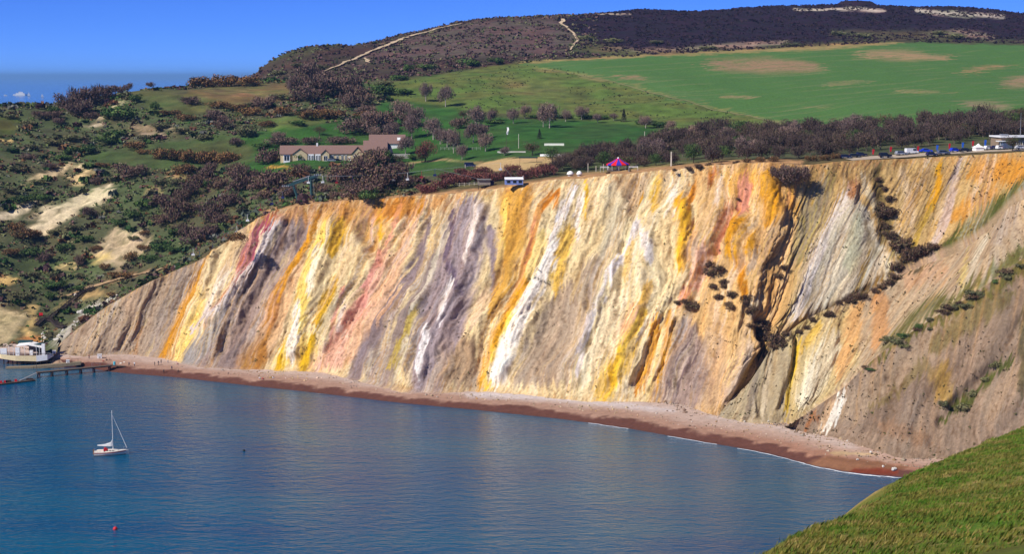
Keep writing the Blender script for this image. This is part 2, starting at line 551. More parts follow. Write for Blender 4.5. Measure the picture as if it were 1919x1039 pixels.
    ft = P[:, :1].copy()
    skirt = np.repeat(ft, 8, 1)
    skirt[..., :2] += nh[:, None, :] * (k * skirt_len)[None, :, None]
    skirt[..., 2] += -(k * skirt_len * 0.5)[None, :] + fbm(skirt[..., 0] / 3, skirt[..., 1] / 3, 3, seed + 60) * 0.9
    P = np.concatenate([skirt, P], 1)
    col = np.concatenate([np.repeat(col[:, 4:5] * 0.5 + lin((190, 156, 128)) * 0.5, 8, 1), col], 1)
    # lip
    k = np.linspace(0, 1, nlip + 1)[1:]
    top = P[:, -1]
    inl = np.empty((ncol, nlip, 3))
    inl[..., :2] = top[:, None, :2] - nh[:, None, :] * (k * lip_len)[None, :, None]
    if back is None:
        hz = HT(inl[..., 0], inl[..., 1]) + 0.12
        bl = smooth(0.0, 0.45, k)[None, :]
        inl[..., 2] = top[:, None, 2] * (1 - bl) + hz * bl
    else:
        inl[..., 2] = top[:, None, 2] - back * (k * lip_len)[None, :] ** 1.15 + fbm(inl[..., 0] / 5, inl[..., 1] / 5, 3, seed + 30) * 0.8 * k[None, :]
    P = np.concatenate([P, inl], 1)
    return P, col, (px, py), inl

# (colour patches of the sands: S = streak of px,py,half-width; P = patch outline)
SMOOTHED = [(1588,360),(1640,420),(1662,470),(1666,505),(1600,555),(1478,600),(1482,560),(1510,510),(1550,425)]
FLUTED = [[(1020,560),(1070,520),(1100,492),(1136,480),(1142,520),(1112,620),(1062,722),(958,725),(986,650),(1005,590)], [(1265,590),(1330,620),(1335,720),(1300,775),(1222,752),(1262,660)], [(1320,790),(1400,715),(1440,655),(1480,640),(1480,800)], [(1590,420),(1650,440),(1640,520),(1590,545)], [(1690,320),(1800,310),(1770,440),(1710,440)], [(1790,470),(1850,440),(1830,530),(1790,550)]]
SAND = [
 # grey-brown clay fan in the west
 ('P',(168,150,130),[(90,680),(100,620),(250,540),(395,476),(345,600),(312,680)],5),
 ('S',(160,146,132),[(345,520,12),(325,580,14),(290,650,14)],0.9,0.8),
 ('S',(178,158,134),[(230,560,14),(180,620,14),(150,660,12)],0.9,0.7),
 ('S',(156,140,124),[(270,590,8),(250,650,8)],0.9,0.6),
 ('S',(178,134,92),[(262,620,4),(255,655,4)],0.9,0.7),
 # cream ground of the western half
 ('P',(232,212,168),[(395,476),(510,395),(1300,300),(1340,460),(1280,600),(1210,760),(300,690),(345,590)],6),
 ('P',(240,226,186),[(1075,345),(1195,328),(1262,560),(1190,745),(1085,745),(1125,520)],14,0.75),
 ('S',(240,212,132),[(1010,470,26),(985,560,26),(940,660,26)],1.0,0.6),
 ('S',(198,146,70),[(392,480,6),(352,556,9),(332,615,11),(312,668,13)],0.6),
 ('S',(112,76,44),[(384,486,4),(362,520,5)],0.5),
 ('S',(246,217,136),[(338,668,11),(362,610,9),(378,550,6)],0.7),
 ('S',(240,226,202),[(388,592,10),(398,560,8),(424,515,6)],0.7),
 ('S',(214,182,140),[(470,430,14),(440,470,10),(420,510,6)],0.8,0.7),
 ('S',(172,88,108),[(514,404,12),(488,430,12),(468,462,9),(458,496,13),(448,518,6)],0.45),
 ('S',(172,92,84),[(432,535,3),(405,578,3.5),(392,592,3)],0.6),
 ('S',(196,150,130),[(450,520,8),(420,560,7),(395,600,6)],0.8,0.6),
 ('S',(226,206,178),[(492,436,4),(484,455,5),(476,478,4)],0.5),
 ('S',(146,130,124),[(556,420,27),(541,470,34),(506,530,38),(470,590,43),(430,650,48),(398,688,50)],0.4),
 ('S',(150,146,142),[(356,672,16),(385,645,14),(420,590,8)],0.8),
 ('S',(216,207,203),[(525,407,8),(502,446,8),(482,490,8),(446,546,9),(412,578,6),(368,612,5)],0.4),
 ('S',(92,78,84),[(545,420,5),(512,470,5),(500,490,4)],0.8),
 ('S',(88,74,82),[(562,414,4),(556,452,4)],0.8),
 ('S',(96,84,88),[(482,500,6),(464,532,5),(450,560,4)],0.8),
 ('S',(104,92,92),[(500,560,5),(476,610,6),(440,660,6)],0.8,0.8),
 ('S',(172,152,140),[(535,485,7),(500,560,8),(470,625,8)],0.9,0.8),
 ('S',(166,148,136),[(470,560,6),(430,630,7),(400,670,6)],0.9,0.7),
 ('S',(196,142,92),[(548,522,12),(515,575,15),(500,620,16)],0.8),
 ('S',(176,130,78),[(505,632,18),(485,662,26),(470,684,24)],0.5),
 ('S',(212,150,50),[(592,402,5),(582,440,7),(566,470,7),(542,510,8),(522,548,5)],0.45),
 ('S',(226,192,152),[(562,502,9),(532,580,11),(512,645,12)],0.7),
 ('S',(247,217,132),[(618,415,10),(592,470,12),(576,540,14),(562,640,13),(524,685,12)],0.7),
 ('S',(214,174,82),[(655,400,11),(640,432,14),(628,470,10)],0.7),
 ('S',(250,242,224),[(562,596,9),(552,662,9)],0.6),
 ('S',(248,236,205),[(600,480,6),(588,540,7)],0.7),
 ('S',(226,186,72),[(534,648,5),(522,690,8)],0.7),
 ('S',(218,178,74),[(586,640,10),(572,686,14)],0.7),
 ('S',(206,166,72),[(634,520,7),(612,562,10),(600,602,8)],0.7),
 ('S',(232,210,168),[(650,470,10),(640,520,9)],0.9),
 ('S',(150,120,86),[(645,396,8),(682,440,13),(706,482,6)],0.8,0.8),
 ('S',(206,150,86),[(700,392,24),(760,388,24),(790,384,10)],0.6),
 ('S',(204,158,92),[(670,420,18),(720,440,20)],0.9,0.6),
 ('S',(224,168,140),[(748,398,5),(732,440,5),(708,492,5)],0.5),
 ('S',(224,180,82),[(713,404,4),(709,442,4)],0.6),
 ('S',(204,174,160),[(698,408,5),(694,440,5)],0.6),
 ('S',(150,100,58),[(786,380,6),(768,440,7),(742,480,8),(710,502,5)],0.8,0.85),
 ('S',(220,160,140),[(706,470,6),(700,500,6)],0.6),
 ('P',(230,186,162),[(640,600),(690,520),(728,470),(704,560),(684,640),(640,694),(580,692),(612,650)],8),
 ('S',(220,162,146),[(700,492,4),(686,532,6),(672,590,6),(658,618,5)],0.7),
 ('S',(214,146,130),[(648,540,4),(640,562,3)],0.6),
 ('S',(212,146,126),[(630,588,4),(620,642,4)],0.7),
 ('S',(248,228,210),[(645,580,4),(640,620,4)],0.7),
 ('S',(226,186,152),[(770,420,11),(738,510,14),(702,590,14),(662,662,12)],0.7),
 ('S',(168,112,42),[(797,374,4),(786,402,4)],0.6),
 ('S',(140,126,126),[(798,425,9),(784,490,12),(762,530,13),(730,582,15),(692,652,16),(664,702,14)],0.6),
 ('S',(206,182,142),[(838,378,17),(824,432,11),(812,472,6)],0.7),
 ('S',(150,136,128),[(818,482,11),(784,560,15),(744,640,20),(712,704,26)],0.7),
 ('S',(216,206,182),[(838,428,5),(818,490,5),(792,560,5),(762,640,5)],0.7),
 ('S',(186,166,98),[(796,574,4),(752,650,5),(736,684,6)],0.8),
 ('S',(164,150,150),[(884,398,30),(868,480,38),(842,560,42),(818,650,42),(806,712,36)],0.5),
 ('S',(118,104,116),[(850,418,5),(836,480,6),(852,526,6),(866,545,5)],0.8),
 ('S',(118,108,112),[(800,580,5),(780,640,6),(764,690,6)],0.8,0.8),
 ('S',(158,144,146),[(920,440,12),(930,500,10),(925,560,8)],0.8),
 ('S',(240,230,222),[(902,392,7),(888,440,7),(876,482,5)],0.8),
 ('S',(238,230,222),[(842,538,7),(830,592,7)],0.6),
 ('S',(240,236,232),[(802,628,7),(792,692,8)],0.6),
 ('S',(230,206,172),[(908,556,10),(890,602,10)],0.7),
 ('P',(168,146,120),[(826,725),(850,650),(890,630),(900,730)],9),
 ('S',(214,168,94),[(962,372,28),(968,440,24),(945,520,18),(925,580,10)],0.5),
 ('S',(222,190,130),[(940,440,6),(935,510,8)],0.7),
 ('S',(236,206,122),[(946,388,4),(946,440,4)],0.7),
 ('S',(196,150,84),[(990,360,10),(985,420,10)],0.8),
 ('S',(206,134,66),[(1042,366,10),(1022,388,8)],0.7),
 ('S',(220,164,104),[(1012,398,6),(1000,442,5),(990,482,6),(970,540,8),(952,575,6)],0.6),
 ('S',(184,116,94),[(1001,430,2.5),(990,478,2.5)],0.9,0.7),
 ('S',(226,168,72),[(976,550,12),(942,620,15),(914,680,15),(902,718,10)],0.6),
 ('S',(250,216,112),[(996,538,8),(962,600,10),(932,680,14),(915,718,10)],0.6),
 ('S',(234,196,112),[(1062,440,13),(1050,490,12),(1040,530,8)],0.7),
 ('S',(214,164,82),[(1045,425,7),(1035,450,6)],0.7),
 ('S',(255,250,243),[(1077,348,4),(1062,384,7),(1048,410,6)],0.5),
 ('S',(250,244,232),[(1044,430,6),(1030,490,11),(1010,532,14),(984,582,16),(960,640,18),(936,704,18)],0.6),
 ('S',(230,210,166),[(1112,380,20),(1122,440,22),(1112,500,18)],0.8),
 ('S',(246,204,82),[(1096,348,3.5),(1099,392,4)],0.6),
 ('S',(246,239,226),[(1087,378,6),(1080,432,6)],0.6),
 ('P',(186,169,147),[(1020,560),(1070,520),(1100,492),(1136,480),(1142,520),(1112,620),(1062,722),(958,725),(986,650),(1005,590)],6),
 ('S',(206,180,130),[(1080,520,10),(1075,560,6)],0.9,0.7),
 ('S',(206,194,164),[(1152,350,12),(1146,430,12),(1136,520,10),(1112,602,8),(1082,692,8)],0.7),
 ('P',(194,170,136),[(1152,334),(1228,328),(1186,418)],4),
 ('S',(200,146,60),[(1204,362,3),(1196,385,3)],0.6),
 ('S',(231,226,223),[(1192,428,7),(1172,470,6),(1146,512,6),(1130,560,6),(1102,622,5),(1086,692,6)],0.6),
 ('S',(240,234,226),[(1204,440,9),(1216,482,8)],0.7),
 ('S',(236,196,92),[(1236,340,7),(1226,384,6)],0.7),
 ('S',(232,182,84),[(1270,378,15),(1288,430,16),(1280,490,13)],0.7),
 ('S',(212,146,72),[(1300,350,9),(1292,390,6)],0.8),
 ('S',(236,226,202),[(1262,345,6),(1255,390,6)],0.7),
 ('S',(226,182,138),[(1304,430,10),(1292,482,8)],0.7),
 ('S',(236,206,142),[(1182,470,9),(1172,510,9)],0.8),
 ('S',(232,186,96),[(1216,538,8),(1202,582,8)],0.8),
 ('S',(224,178,136),[(1192,588,12),(1170,622,12)],0.8),
 ('S',(250,236,200),[(1102,700,13),(1132,620,14),(1160,560,12)],0.6),
 ('S',(244,200,88),[(1130,735,18),(1160,690,19),(1184,640,14),(1204,590,10)],0.6),
 ('S',(166,146,122),[(1178,724,3),(1194,662,4),(1210,612,4),(1240,592,4)],0.5),
 ('S',(226,166,66),[(1200,722,7),(1220,662,8),(1232,602,6)],0.5),
 ('S',(200,134,60),[(1193,738,3),(1214,690,3)],0.6),
 ('S',(238,218,166),[(1215,732,4),(1235,662,4),(1245,592,3)],0.5),
 ('S',(226,166,68),[(1254,602,7),(1250,652,7),(1232,722,5)],0.6),
 ('P',(164,146,136),[(1265,590),(1330,620),(1335,720),(1300,775),(1222,752),(1262,660)],7),
 ('S',(112,94,96),[(1310,648,3),(1284,690,4),(1262,742,3)],0.8),
 ('S',(118,100,100),[(1290,650,2.5),(1270,692,3),(1246,742,3)],0.8),
 ('S',(196,180,166),[(1302,640,3),(1278,690,3),(1254,745,3)],0.8),
 # the tumbled middle
 ('P',(222,186,134),[(1300,300),(1470,300),(1510,400),(1490,520),(1460,640),(1340,790),(1330,640),(1270,580),(1310,460)],7),
 ('S',(220,164,66),[(1385,345,26),(1450,345,40),(1492,375,24)],1.0,0.6),
 ('S',(196,168,136),[(1340,640,22),(1345,700,20),(1330,750,16)],0.9,0.8),
 ('S',(214,132,92),[(1300,532,6),(1276,560,6)],0.5),
 ('S',(226,166,132),[(1318,470,12),(1302,520,10)],0.8),
 ('S',(214,154,126),[(1368,388,5),(1352,430,6),(1342,462,5)],0.9),
 ('S',(216,154,130),[(1402,345,13),(1386,400,8)],0.7),
 ('S',(186,110,52),[(1340,322,10),(1332,345,6)],0.8),
 ('S',(241,222,198),[(1352,348,8),(1346,382,8)],0.5),
 ('S',(216,156,42),[(1388,420,16),(1392,450,24),(1384,470,18)],0.6),
 ('S',(222,160,38),[(1436,338,16),(1452,385,20),(1442,412,10)],0.6),
 ('S',(206,138,42),[(1486,350,10),(1480,385,9)],0.8),
 ('S',(206,142,42),[(1384,485,8),(1392,545,8)],0.7),
 ('S',(196,178,156),[(1418,470,7),(1406,500,7)],0.7),
 ('S',(200,186,160),[(1420,560,9),(1410,590,8)],0.8),
 ('S',(190,150,100),[(1440,470,18),(1440,540,16)],0.9,0.8),
 ('S',(226,192,154),[(1404,650,9),(1382,692,9),(1362,742,9)],0.7),
 ('S',(214,178,134),[(1340,580,10),(1352,620,10)],0.8),
 ('S',(180,140,96),[(1425,600,10),(1420,650,10)],0.9),
 # eastern bowl
 ('P',(192,164,116),[(1470,290),(1960,270),(2450,260),(2450,420),(1925,350),(1700,495),(1470,615),(1440,650),(1490,500),(1500,400)],6),
 ('S',(176,146,98),[(1500,330,20),(1580,330,20)],0.9),
 ('S',(200,146,78),[(1840,320,24),(1919,320,30),(2000,320,30)],0.9),
 ('S',(196,140,70),[(1850,370,20),(1800,400,16)],0.9,0.8),
 ('P',(112,108,62),[(1512,362),(1566,326),(1540,420),(1506,490),(1482,500),(1500,420)],9,0.8),
 ('P',(216,209,187),[(1590,352),(1640,420),(1662,470),(1668,505),(1600,558),(1470,602),(1478,570),(1505,515),(1545,425)],5),
 ('S',(228,220,212),[(1578,372,6),(1545,440,8),(1515,510,10),(1485,585,10)],0.7),
 ('S',(206,206,178),[(1600,420,12),(1590,490,14)],0.9),
 ('S',(204,172,96),[(1630,470,4),(1605,535,4)],0.8,0.8),
 ('S',(196,186,158),[(1625,440,8),(1645,480,8)],0.8),
 ('S',(182,132,94),[(1598,346,10),(1590,368,7)],0.8),
 ('S',(206,196,168),[(1620,340,8),(1640,390,8)],0.9,0.8),
 ('S',(104,92,56),[(1644,318,8),(1658,400,12),(1678,475,13)],0.9,0.9),
 ('S',(216,192,154),[(1694,330,8),(1706,380,8),(1712,430,5)],0.8),
 ('S',(222,168,58),[(1762,312,6),(1756,362,6),(1740,400,6)],0.7),
 ('S',(202,182,168),[(1792,318,7),(1776,400,9),(1748,462,7)],0.6),
 ('S',(196,166,92),[(1740,400,7),(1712,460,7)],0.8),
 ('S',(86,92,46),[(1960,325,12),(1925,345,14),(1840,415,18),(1772,470,16),(1710,496,9)],0.7),
 ('S',(86,74,50),[(1740,480,9),(1700,492,10),(1600,562,9),(1500,612,9),(1440,656,10)],0.8),
]
TOPSOIL = [('S',(198,136,72),[(520,408,8),(600,402,14),(700,400,16),(790,388,13),(850,376,6)],1.0,0.65),('S',(178,122,66),[(505,400,4),(580,390,6),(640,384,8),(720,380,7),(790,371,5)],0.9,0.8),('S',(186,142,98),[(800,371,3),(900,363,4),(1080,338,3),(1215,326,3),(1330,316,5),(1470,312,6),(1640,303,4),(1790,296,3),(1960,286,3)],0.9,0.7)]
FORMS = [(-1.6,[(800,400,7),(770,520,8),(700,640,8)]),(3.0,[(902,395,9),(875,500,10),(830,620,12),(795,700,10)]),(-1.1,[(935,520,8),(900,620,8),(890,700,8)]),
 (2.0,[(1075,350,10),(1030,490,16),(960,640,18),(930,715,18)]),(-2.5,[(1085,500,14),(1040,560,14),(1000,650,12)],1.0),(2.5,[(1150,500,10),(1100,640,10),(1080,720,9)]),
 (3.0,[(620,420,14),(580,540,16),(550,660,14)]),(-2.5,[(705,490,7),(660,600,8),(620,660,7)]),(2.5,[(525,410,8),(480,490,8),(400,600,8)]),(-2.8,[(545,450,10),(480,560,12),(420,660,12)]),
 (-3.0,[(680,430,10),(705,490,8)]),(-2.5,[(1185,345,14),(1185,410,8),(1165,470,6)]),(2.5,[(1215,450,12),(1200,560,12),(1150,700,12)]),
 (3.0,[(1280,390,12),(1280,470,12)]),(-3.5,[(1330,480,12),(1300,580,12)]),(4.0,[(1390,430,20),(1385,470,18)]),(3.0,[(1440,340,16),(1450,400,14)]),
 (-3,[(1345,470,10),(1370,400,8)]),(1.6,[(1240,595,3),(1215,640,3),(1180,720,3)],0.5),(1.6,[(1262,600,3),(1240,670,3),(1212,735,3)],0.5),
 (-2.0,[(1520,350,16),(1490,500,18)]),(4.5,[(1590,352,10),(1560,430,16),(1520,520,24),(1490,590,28)],1.0),(5.0,[(1595,380,12),(1600,450,26),(1585,530,40)],1.0),(-4,[(1648,330,10),(1665,450,12)]),
 (2.5,[(1400,650,10),(1360,740,10)]),(-3,[(1425,600,10),(1425,680,10)]),(3,[(405,480,8),(350,600,10),(325,665,10)]),(-2,[(340,560,8),(300,660,8)])]

SAND_B = [
 ('P',(186,174,144),[(1320,790),(1400,715),(1440,655),(1480,640),(1480,800)],6),
 ('S',(206,196,170),[(1440,690,6),(1430,770,6)],0.7),
 ('S',(160,148,128),[(1415,710,5),(1400,775,5)],0.8),
 ('S',(216,196,140),[(1500,610,14),(1540,590,10)],0.8),
 ('P',(206,188,142),[(1470,640),(1600,570),(1610,680),(1560,740),(1480,800)],6),
 ('S',(238,228,198),[(1562,640,16),(1532,700,24),(1506,750,16)],0.7),
 ('S',(226,194,88),[(1496,648,6),(1484,700,6),(1474,765,5)],0.7),
 ('S',(214,182,104),[(1530,620,10),(1510,650,8)],0.8),
 ('S',(210,170,122),[(1606,580,12),(1594,640,14),(1574,700,8)],0.7),
 ('S',(196,152,110),[(1648,560,16),(1648,620,16),(1640,650,8)],0.7),
 ('S',(192,160,130),[(1710,525,18),(1760,510,16)],0.8),
 ('S',(224,214,188),[(1842,450,8),(1826,500,9),(1800,545,8)],0.6),
 ('S',(222,202,142),[(1812,485,4),(1800,530,5)],0.7),
 ('S',(182,166,146),[(1895,400,14),(1870,440,12)],0.8),
 ('S',(102,100,58),[(1760,560,12),(1712,600,14),(1660,655,8)],0.8),
 ('S',(110,108,64),[(1919,470,12),(1840,530,12),(1780,570,10)],0.9),
 ('S',(90,78,54),[(1440,656,5),(1520,598,5),(1600,556,5),(1680,515,6),(1740,495,4)],0.8),
]
FORMS_B = [(2.5,[(1480,640,8),(1450,760,8)]),(3,[(1560,620,16),(1520,740,14)]),(-2.5,[(1590,590,8),(1560,720,8)]),(2.5,[(1650,560,12),(1640,640,10)]),(-2,[(1760,520,12),(1720,590,10)]),(2.5,[(1830,480,8),(1800,540,8)])]
SAND_C = [
 ('S',(164,144,120),[(1600,760,24),(1700,680,24),(1800,600,20)],0.9,0.7),
 ('S',(128,110,94),[(1640,790,20),(1720,720,24),(1800,700,20)],0.9,0.7),
 ('S',(196,170,140),[(1560,760,10),(1540,800,8)],0.8),
 ('S',(230,226,212),[(1578,745,8),(1562,790,9),(1548,806,6)],0.5),
 ('S',(156,108,74),[(1526,780,5),(1512,805,5)],0.9,0.8),
 ('S',(108,102,60),[(1640,670,5),(1740,606,8),(1840,556,10),(1930,490,12)],0.8),
 ('S',(122,110,72),[(1760,640,16),(1820,600,22),(1880,560,14)],0.9,0.8),
 ('S',(128,112,74),[(1730,690,14),(1700,720,8),(1640,760,6)],0.9,0.7),
 ('S',(84,88,46),[(1895,665,4),(1860,705,6),(1820,745,12),(1775,780,6)],0.8),
 ('S',(160,134,86),[(1760,700,18),(1770,740,16)],0.9),
 ('S',(150,122,98),[(1660,800,14),(1720,820,14)],0.9,0.7),
 ('S',(166,144,120),[(1860,760,24),(1900,700,18)],0.9,0.8),
 ('S',(92,86,60),[(1919,600,8),(1915,720,8)],0.9,0.8),
]
FORMS_C = [(-6.0,[(1919,600,14),(1850,700,12),(1790,760,10)]),(5.0,[(1800,640,16),(1720,740,14),(1690,810,10)]),(-5.0,[(1660,720,10),(1600,790,10)]),(5.0,[(1900,740,18),(1850,820,12)]),(-2.5,[(1895,660,10),(1820,750,14),(1760,790,8)]),(3,[(1700,640,14),(1620,760,16)]),(-2,[(1740,690,12),(1660,780,10)]),(3,[(1880,620,20),(1830,680,12)]),(2.5,[(1860,760,20)]),(-2.5,[(1745,830,10),(1760,790,8)])]

cliff_m = ground_mat('cliff_sand', 1.3, 0.70, 1.26, 0.30, mapscale=(1, 1, 0.35))
PA, colA, _, lipA = cliff_sheet(A_N, 1250, 215, 14, 15.0, 1.0, SAND + TOPSOIL, (205,172,128), FORMS, 100, hf_pow=1.06, beds=0.34)
PB, colB, _, _ = cliff_sheet(B_N, 420, 130, 10, 26.0, 0.75, SAND_B, (186,166,138), FORMS_B, 200, back=0.55, flute=0.9, skirt_len=12.0, beds=0.18)
PC, colC, _, _ = cliff_sheet(C_N, 420, 140, 10, 16.0, 0.85, SAND_C, (148,130,112), FORMS_C, 300, back=0.35, flute=0.55, skirt_len=12.0)

TOPC, _a = curve_of(A_N, 1, 400)
TOP_PX, _ = project(TOPC)
def d_top(px):
    return np.interp(px, TOP_PX, TOPC[:, 1], left=575.0)

# ------------------------------------------------------------------ upland colours
LAND = [
 ('P',(80,84,56),[(-400,700),(-400,150),(2600,150),(2600,700)],2),
 ('P',(70,56,47),[(340,170),(490,118),(745,64),(880,36),(1060,26),(1060,110),(960,120),(700,150),(560,170)],5),
 ('P',(92,76,70),[(640,120),(760,74),(880,40),(1050,34),(1085,75),(1060,100),(960,102),(760,112)],8),
 ('P',(40,26,40),[(1040,34),(1200,8),(1400,0),(1700,-5),(2600,0),(2600,76),(1700,72),(1500,80),(1320,92),(1180,92),(1080,66)],6),
 ('S',(150,130,110),[(1130,92,3),(1250,96,5),(1320,88,4),(1400,84,5),(1480,78,3)],0.9,0.8),
 ('S',(160,140,120),[(1730,66,4),(1800,60,6),(1860,70,5)],0.9,0.6),
 ('S',(92,84,52),[(1080,80,8),(1120,92,6),(1200,100,4),(1500,90,4),(1640,76,5)],0.9,0.8),
 ('S',(88,84,54),[(1560,62,6),(1620,66,8),(1790,66,8)],0.9,0.8),
 ('S',(205,190,170),[(1490,18,2),(1560,17,1.6),(1600,16,3),(1660,20,2.5)],0.9,0.9),
 ('S',(205,190,170),[(1720,18,3),(1760,24,4),(1800,26,4),(1880,30,3)],1.0,0.8),
 ('S',(190,170,150),[(1120,26,1.6),(1180,26,1.6)],0.9,0.8),
 ('S',(140,112,80),[(560,150,8),(600,140,8)],0.9,0.5),
 # pasture with thistles, crop field
 ('P',(92,106,50),[(690,160),(830,138),(970,117),(1100,136),(1260,186),(1480,236),(1250,245),(1090,226),(850,206),(740,190)],4),
 ('S',(128,116,70),[(960,160,14),(1040,170,14)],1.0,0.6),
 ('P',(76,112,54),[(968,120),(1060,110),(1200,106),(1300,99),(1500,90),(1680,79),(1919,85),(2600,90),(2600,235),(1700,245),(1480,236),(1260,188),(1090,138)],2),
 ('S',(156,134,84),[(975,117,2),(1200,105,2),(1400,96,3),(1560,88,4),(1680,80,2)],0.7),
 ('S',(132,128,74),[(1000,128,2.5),(1090,140,3),(1180,160,2.5),(1300,192,2),(1480,236,2)],0.7),
 ('S',(84,118,62),[(1040,122,6),(1200,150,8),(1330,190,6)],1.0,0.7),
 ('S',(150,122,90),[(1340,122,9),(1430,122,14),(1530,126,8)],0.7),
 ('S',(156,130,92),[(1620,102,7),(1690,104,10),(1770,108,4)],0.7),
 ('S',(150,126,84),[(1812,135,5),(1850,126,4),(1885,125,2)],0.8),
 ('S',(150,124,92),[(1895,155,10),(1960,148,10)],0.8),
 ('S',(142,124,94),[(1810,194,5),(1850,197,7),(1900,202,4)],0.8),
 ('S',(142,126,86),[(1365,181,3),(1410,182,2)],0.8),
 ('S',(146,122,88),[(1168,144,4),(1200,146,4)],0.8),
 ('S',(140,124,84),[(1085,140,4),(1125,150,4)],0.9,0.6),
 ('S',(130,126,80),[(1540,160,2.5),(1580,156,2.5),(1630,152,2)],0.9),
 ('S',(130,124,80),[(1690,170,2.5),(1770,174,2.5)],0.9),
 ('S',(134,126,80),[(1525,200,2),(1550,201,2)],0.9),
 ('S',(66,80,44),[(1000,162,6),(1100,180,5)],1.0,0.5),
 # lawns round the houses
 ('P',(54,88,36),[(430,262),(520,240),(660,226),(720,190),(800,200),(860,215),(1100,226),(1250,240),(1235,258),(1130,275),(1000,300),(850,305),(760,316),(640,312),(470,330),(430,300)],6),
 ('P',(56,90,38),[(740,185),(860,205),(900,225),(800,230),(720,210)],6),
 ('P',(92,104,50),[(480,225),(560,215),(640,222),(560,240),(500,246)],5,0.8),
 ('P',(112,100,62),[(345,168),(430,160),(545,155),(540,185),(460,205),(350,200)],6),
 ('S',(140,110,76),[(440,177,3),(540,178,3)],0.9,0.7),
 ('P',(72,84,46),[(150,296),(240,276),(330,262),(440,255),(480,290),(440,318),(330,320),(220,312)],5),
 ('P',(84,88,44),[(-60,215),(40,222),(30,250),(-60,260)],6),
 ('P',(86,96,50),[(240,170),(345,170),(420,195),(360,220),(270,205)],9,0.7),
 ('S',(188,140,66),[(500,312,3),(540,313,3)],0.5),
 ('P',(190,160,110),[(880,307),(960,296),(1050,293),(1050,302),(985,318),(900,322)],2),
 ('S',(164,140,100),[(760,306,1.6),(830,300,1.6),(900,306,1.6)],0.7),
 ('S',(120,112,66),[(760,345,5),(880,345,5)],0.9,0.8),
 ('P',(60,90,38),[(740,318),(860,300),(900,302),(880,326),(760,332)],5,0.8),
 # bare sand scars on the western slope
 ('S',(212,194,156),[(50,436,12),(95,408,16),(140,385,14),(205,360,9)],0.45),
 ('S',(214,198,162),[(-20,410,9),(30,400,9),(64,388,6)],0.5),
 ('S',(204,182,138),[(60,338,7),(110,322,7),(150,312,6)],0.6),
 ('S',(206,180,128),[(140,336,6),(168,324,6)],0.7),
 ('P',(190,166,132),[(170,480),(215,435),(270,430),(288,460),(240,500),(190,505)],7),
 ('S',(216,186,120),[(176,492,7),(200,480,8)],0.8),
 ('S',(216,180,116),[(-30,258,4),(20,262,4)],0.6),
 ('P',(186,166,124),[(-60,590),(0,575),(40,582),(50,600),(20,640),(-10,655),(-80,660)],6),
 ('S',(204,174,112),[(55,585,6),(60,610,6),(48,640,6)],0.8),
 ('S',(210,176,110),[(0,530,5),(20,520,5)],0.7),
 ('S',(206,176,122),[(110,505,3),(140,500,3)],0.7),
 ('S',(178,120,66),[(50,635,8),(70,640,8)],0.8),
 ('S',(188,160,104),[(100,580,4),(150,560,5),(200,550,5)],0.9,0.7),
 ('S',(196,186,170),[(105,640,8),(140,600,6),(175,580,5),(210,560,4)],0.8,0.8),
 ('S',(176,142,92),[(495,360,6),(540,350,6)],0.8,0.9),
 ('S',(190,150,104),[(320,328,3),(355,330,3)],0.8,0.9),
 ('S',(190,160,112),[(275,355,4),(290,360,4)],0.8,0.8),
 ('S',(196,178,140),[(180,225,2.5),(200,215,2.5),(230,180,3)],0.8,0.8),
 ('S',(186,166,130),[(250,238,4),(330,245,4)],1.0,0.6),
 ('S',(186,170,140),[(165,235,4),(190,238,4)],0.9,0.8),
 ('S',(186,166,136),[(270,250,4),(310,252,4)],0.9,0.8),
 ('S',(150,120,84),[(200,528,1.6),(260,515,1.6),(340,492,1.6)],0.9,0.8),
]
CLIFFTOP = [('S',(180,138,94),[(500,396,5),(640,377,6),(790,366,4),(900,358,4),(1080,332,5),(1215,320,7),(1300,314,8),(1360,306,6),(1430,303,5),(1500,305,4)],0.8,0.95),
 ('S',(96,84,52),[(1540,306,4),(1640,300,3),(1760,294,3),(1919,283,3)],0.9,0.9)]

GX = np.arange(-520, 620, 2.0)
GY = np.concatenate([np.arange(545, 900, 2.0), np.arange(900, 1780, 3.0)])
XX, YY = np.meshgrid(GX, GY, indexing='ij')
ZZ = HT(XX, YY)
UPP = np.stack([XX, YY, ZZ], -1)
upx, upy = project(UPP)
dt = d_top(upx)
keep = (YY > dt + 3.5) & (ZZ > -6)
near = YY < dt + 9.5
westy = smooth(560, 420, upx)
upx_w = upx + fbm(XX / 14, YY / 14, 5, 71, 0.62) * (9 + 15 * westy)
upy_w = upy + fbm(XX / 14, YY / 14, 5, 72, 0.62) * (4 + 13 * westy)
inf = poly_alpha(upx.ravel(), upy.ravel(), [(968,120),(1300,99),(1680,79),(2600,90),(2600,235),(1480,236),(1260,188),(1090,138)], 10).reshape(upx.shape)
upx_w = upx_w + inf * (fbm((YY - 0.42 * XX) / 4.0, XX / 90, 4, 78) * 46 + fbm(XX / 25, YY / 25, 3, 79) * 16)
colU = np.tile(lin((70, 68, 44)), (XX.size, 1)).astype(float)
colU = paint(upx_w.ravel(), upy_w.ravel(), colU, LAND + CLIFFTOP)
fld = poly_alpha(upx.ravel(), upy.ravel(), [(968,120),(1300,99),(1680,79),(2600,90),(2600,235),(1480,236),(1260,188),(1090,138)], 3)
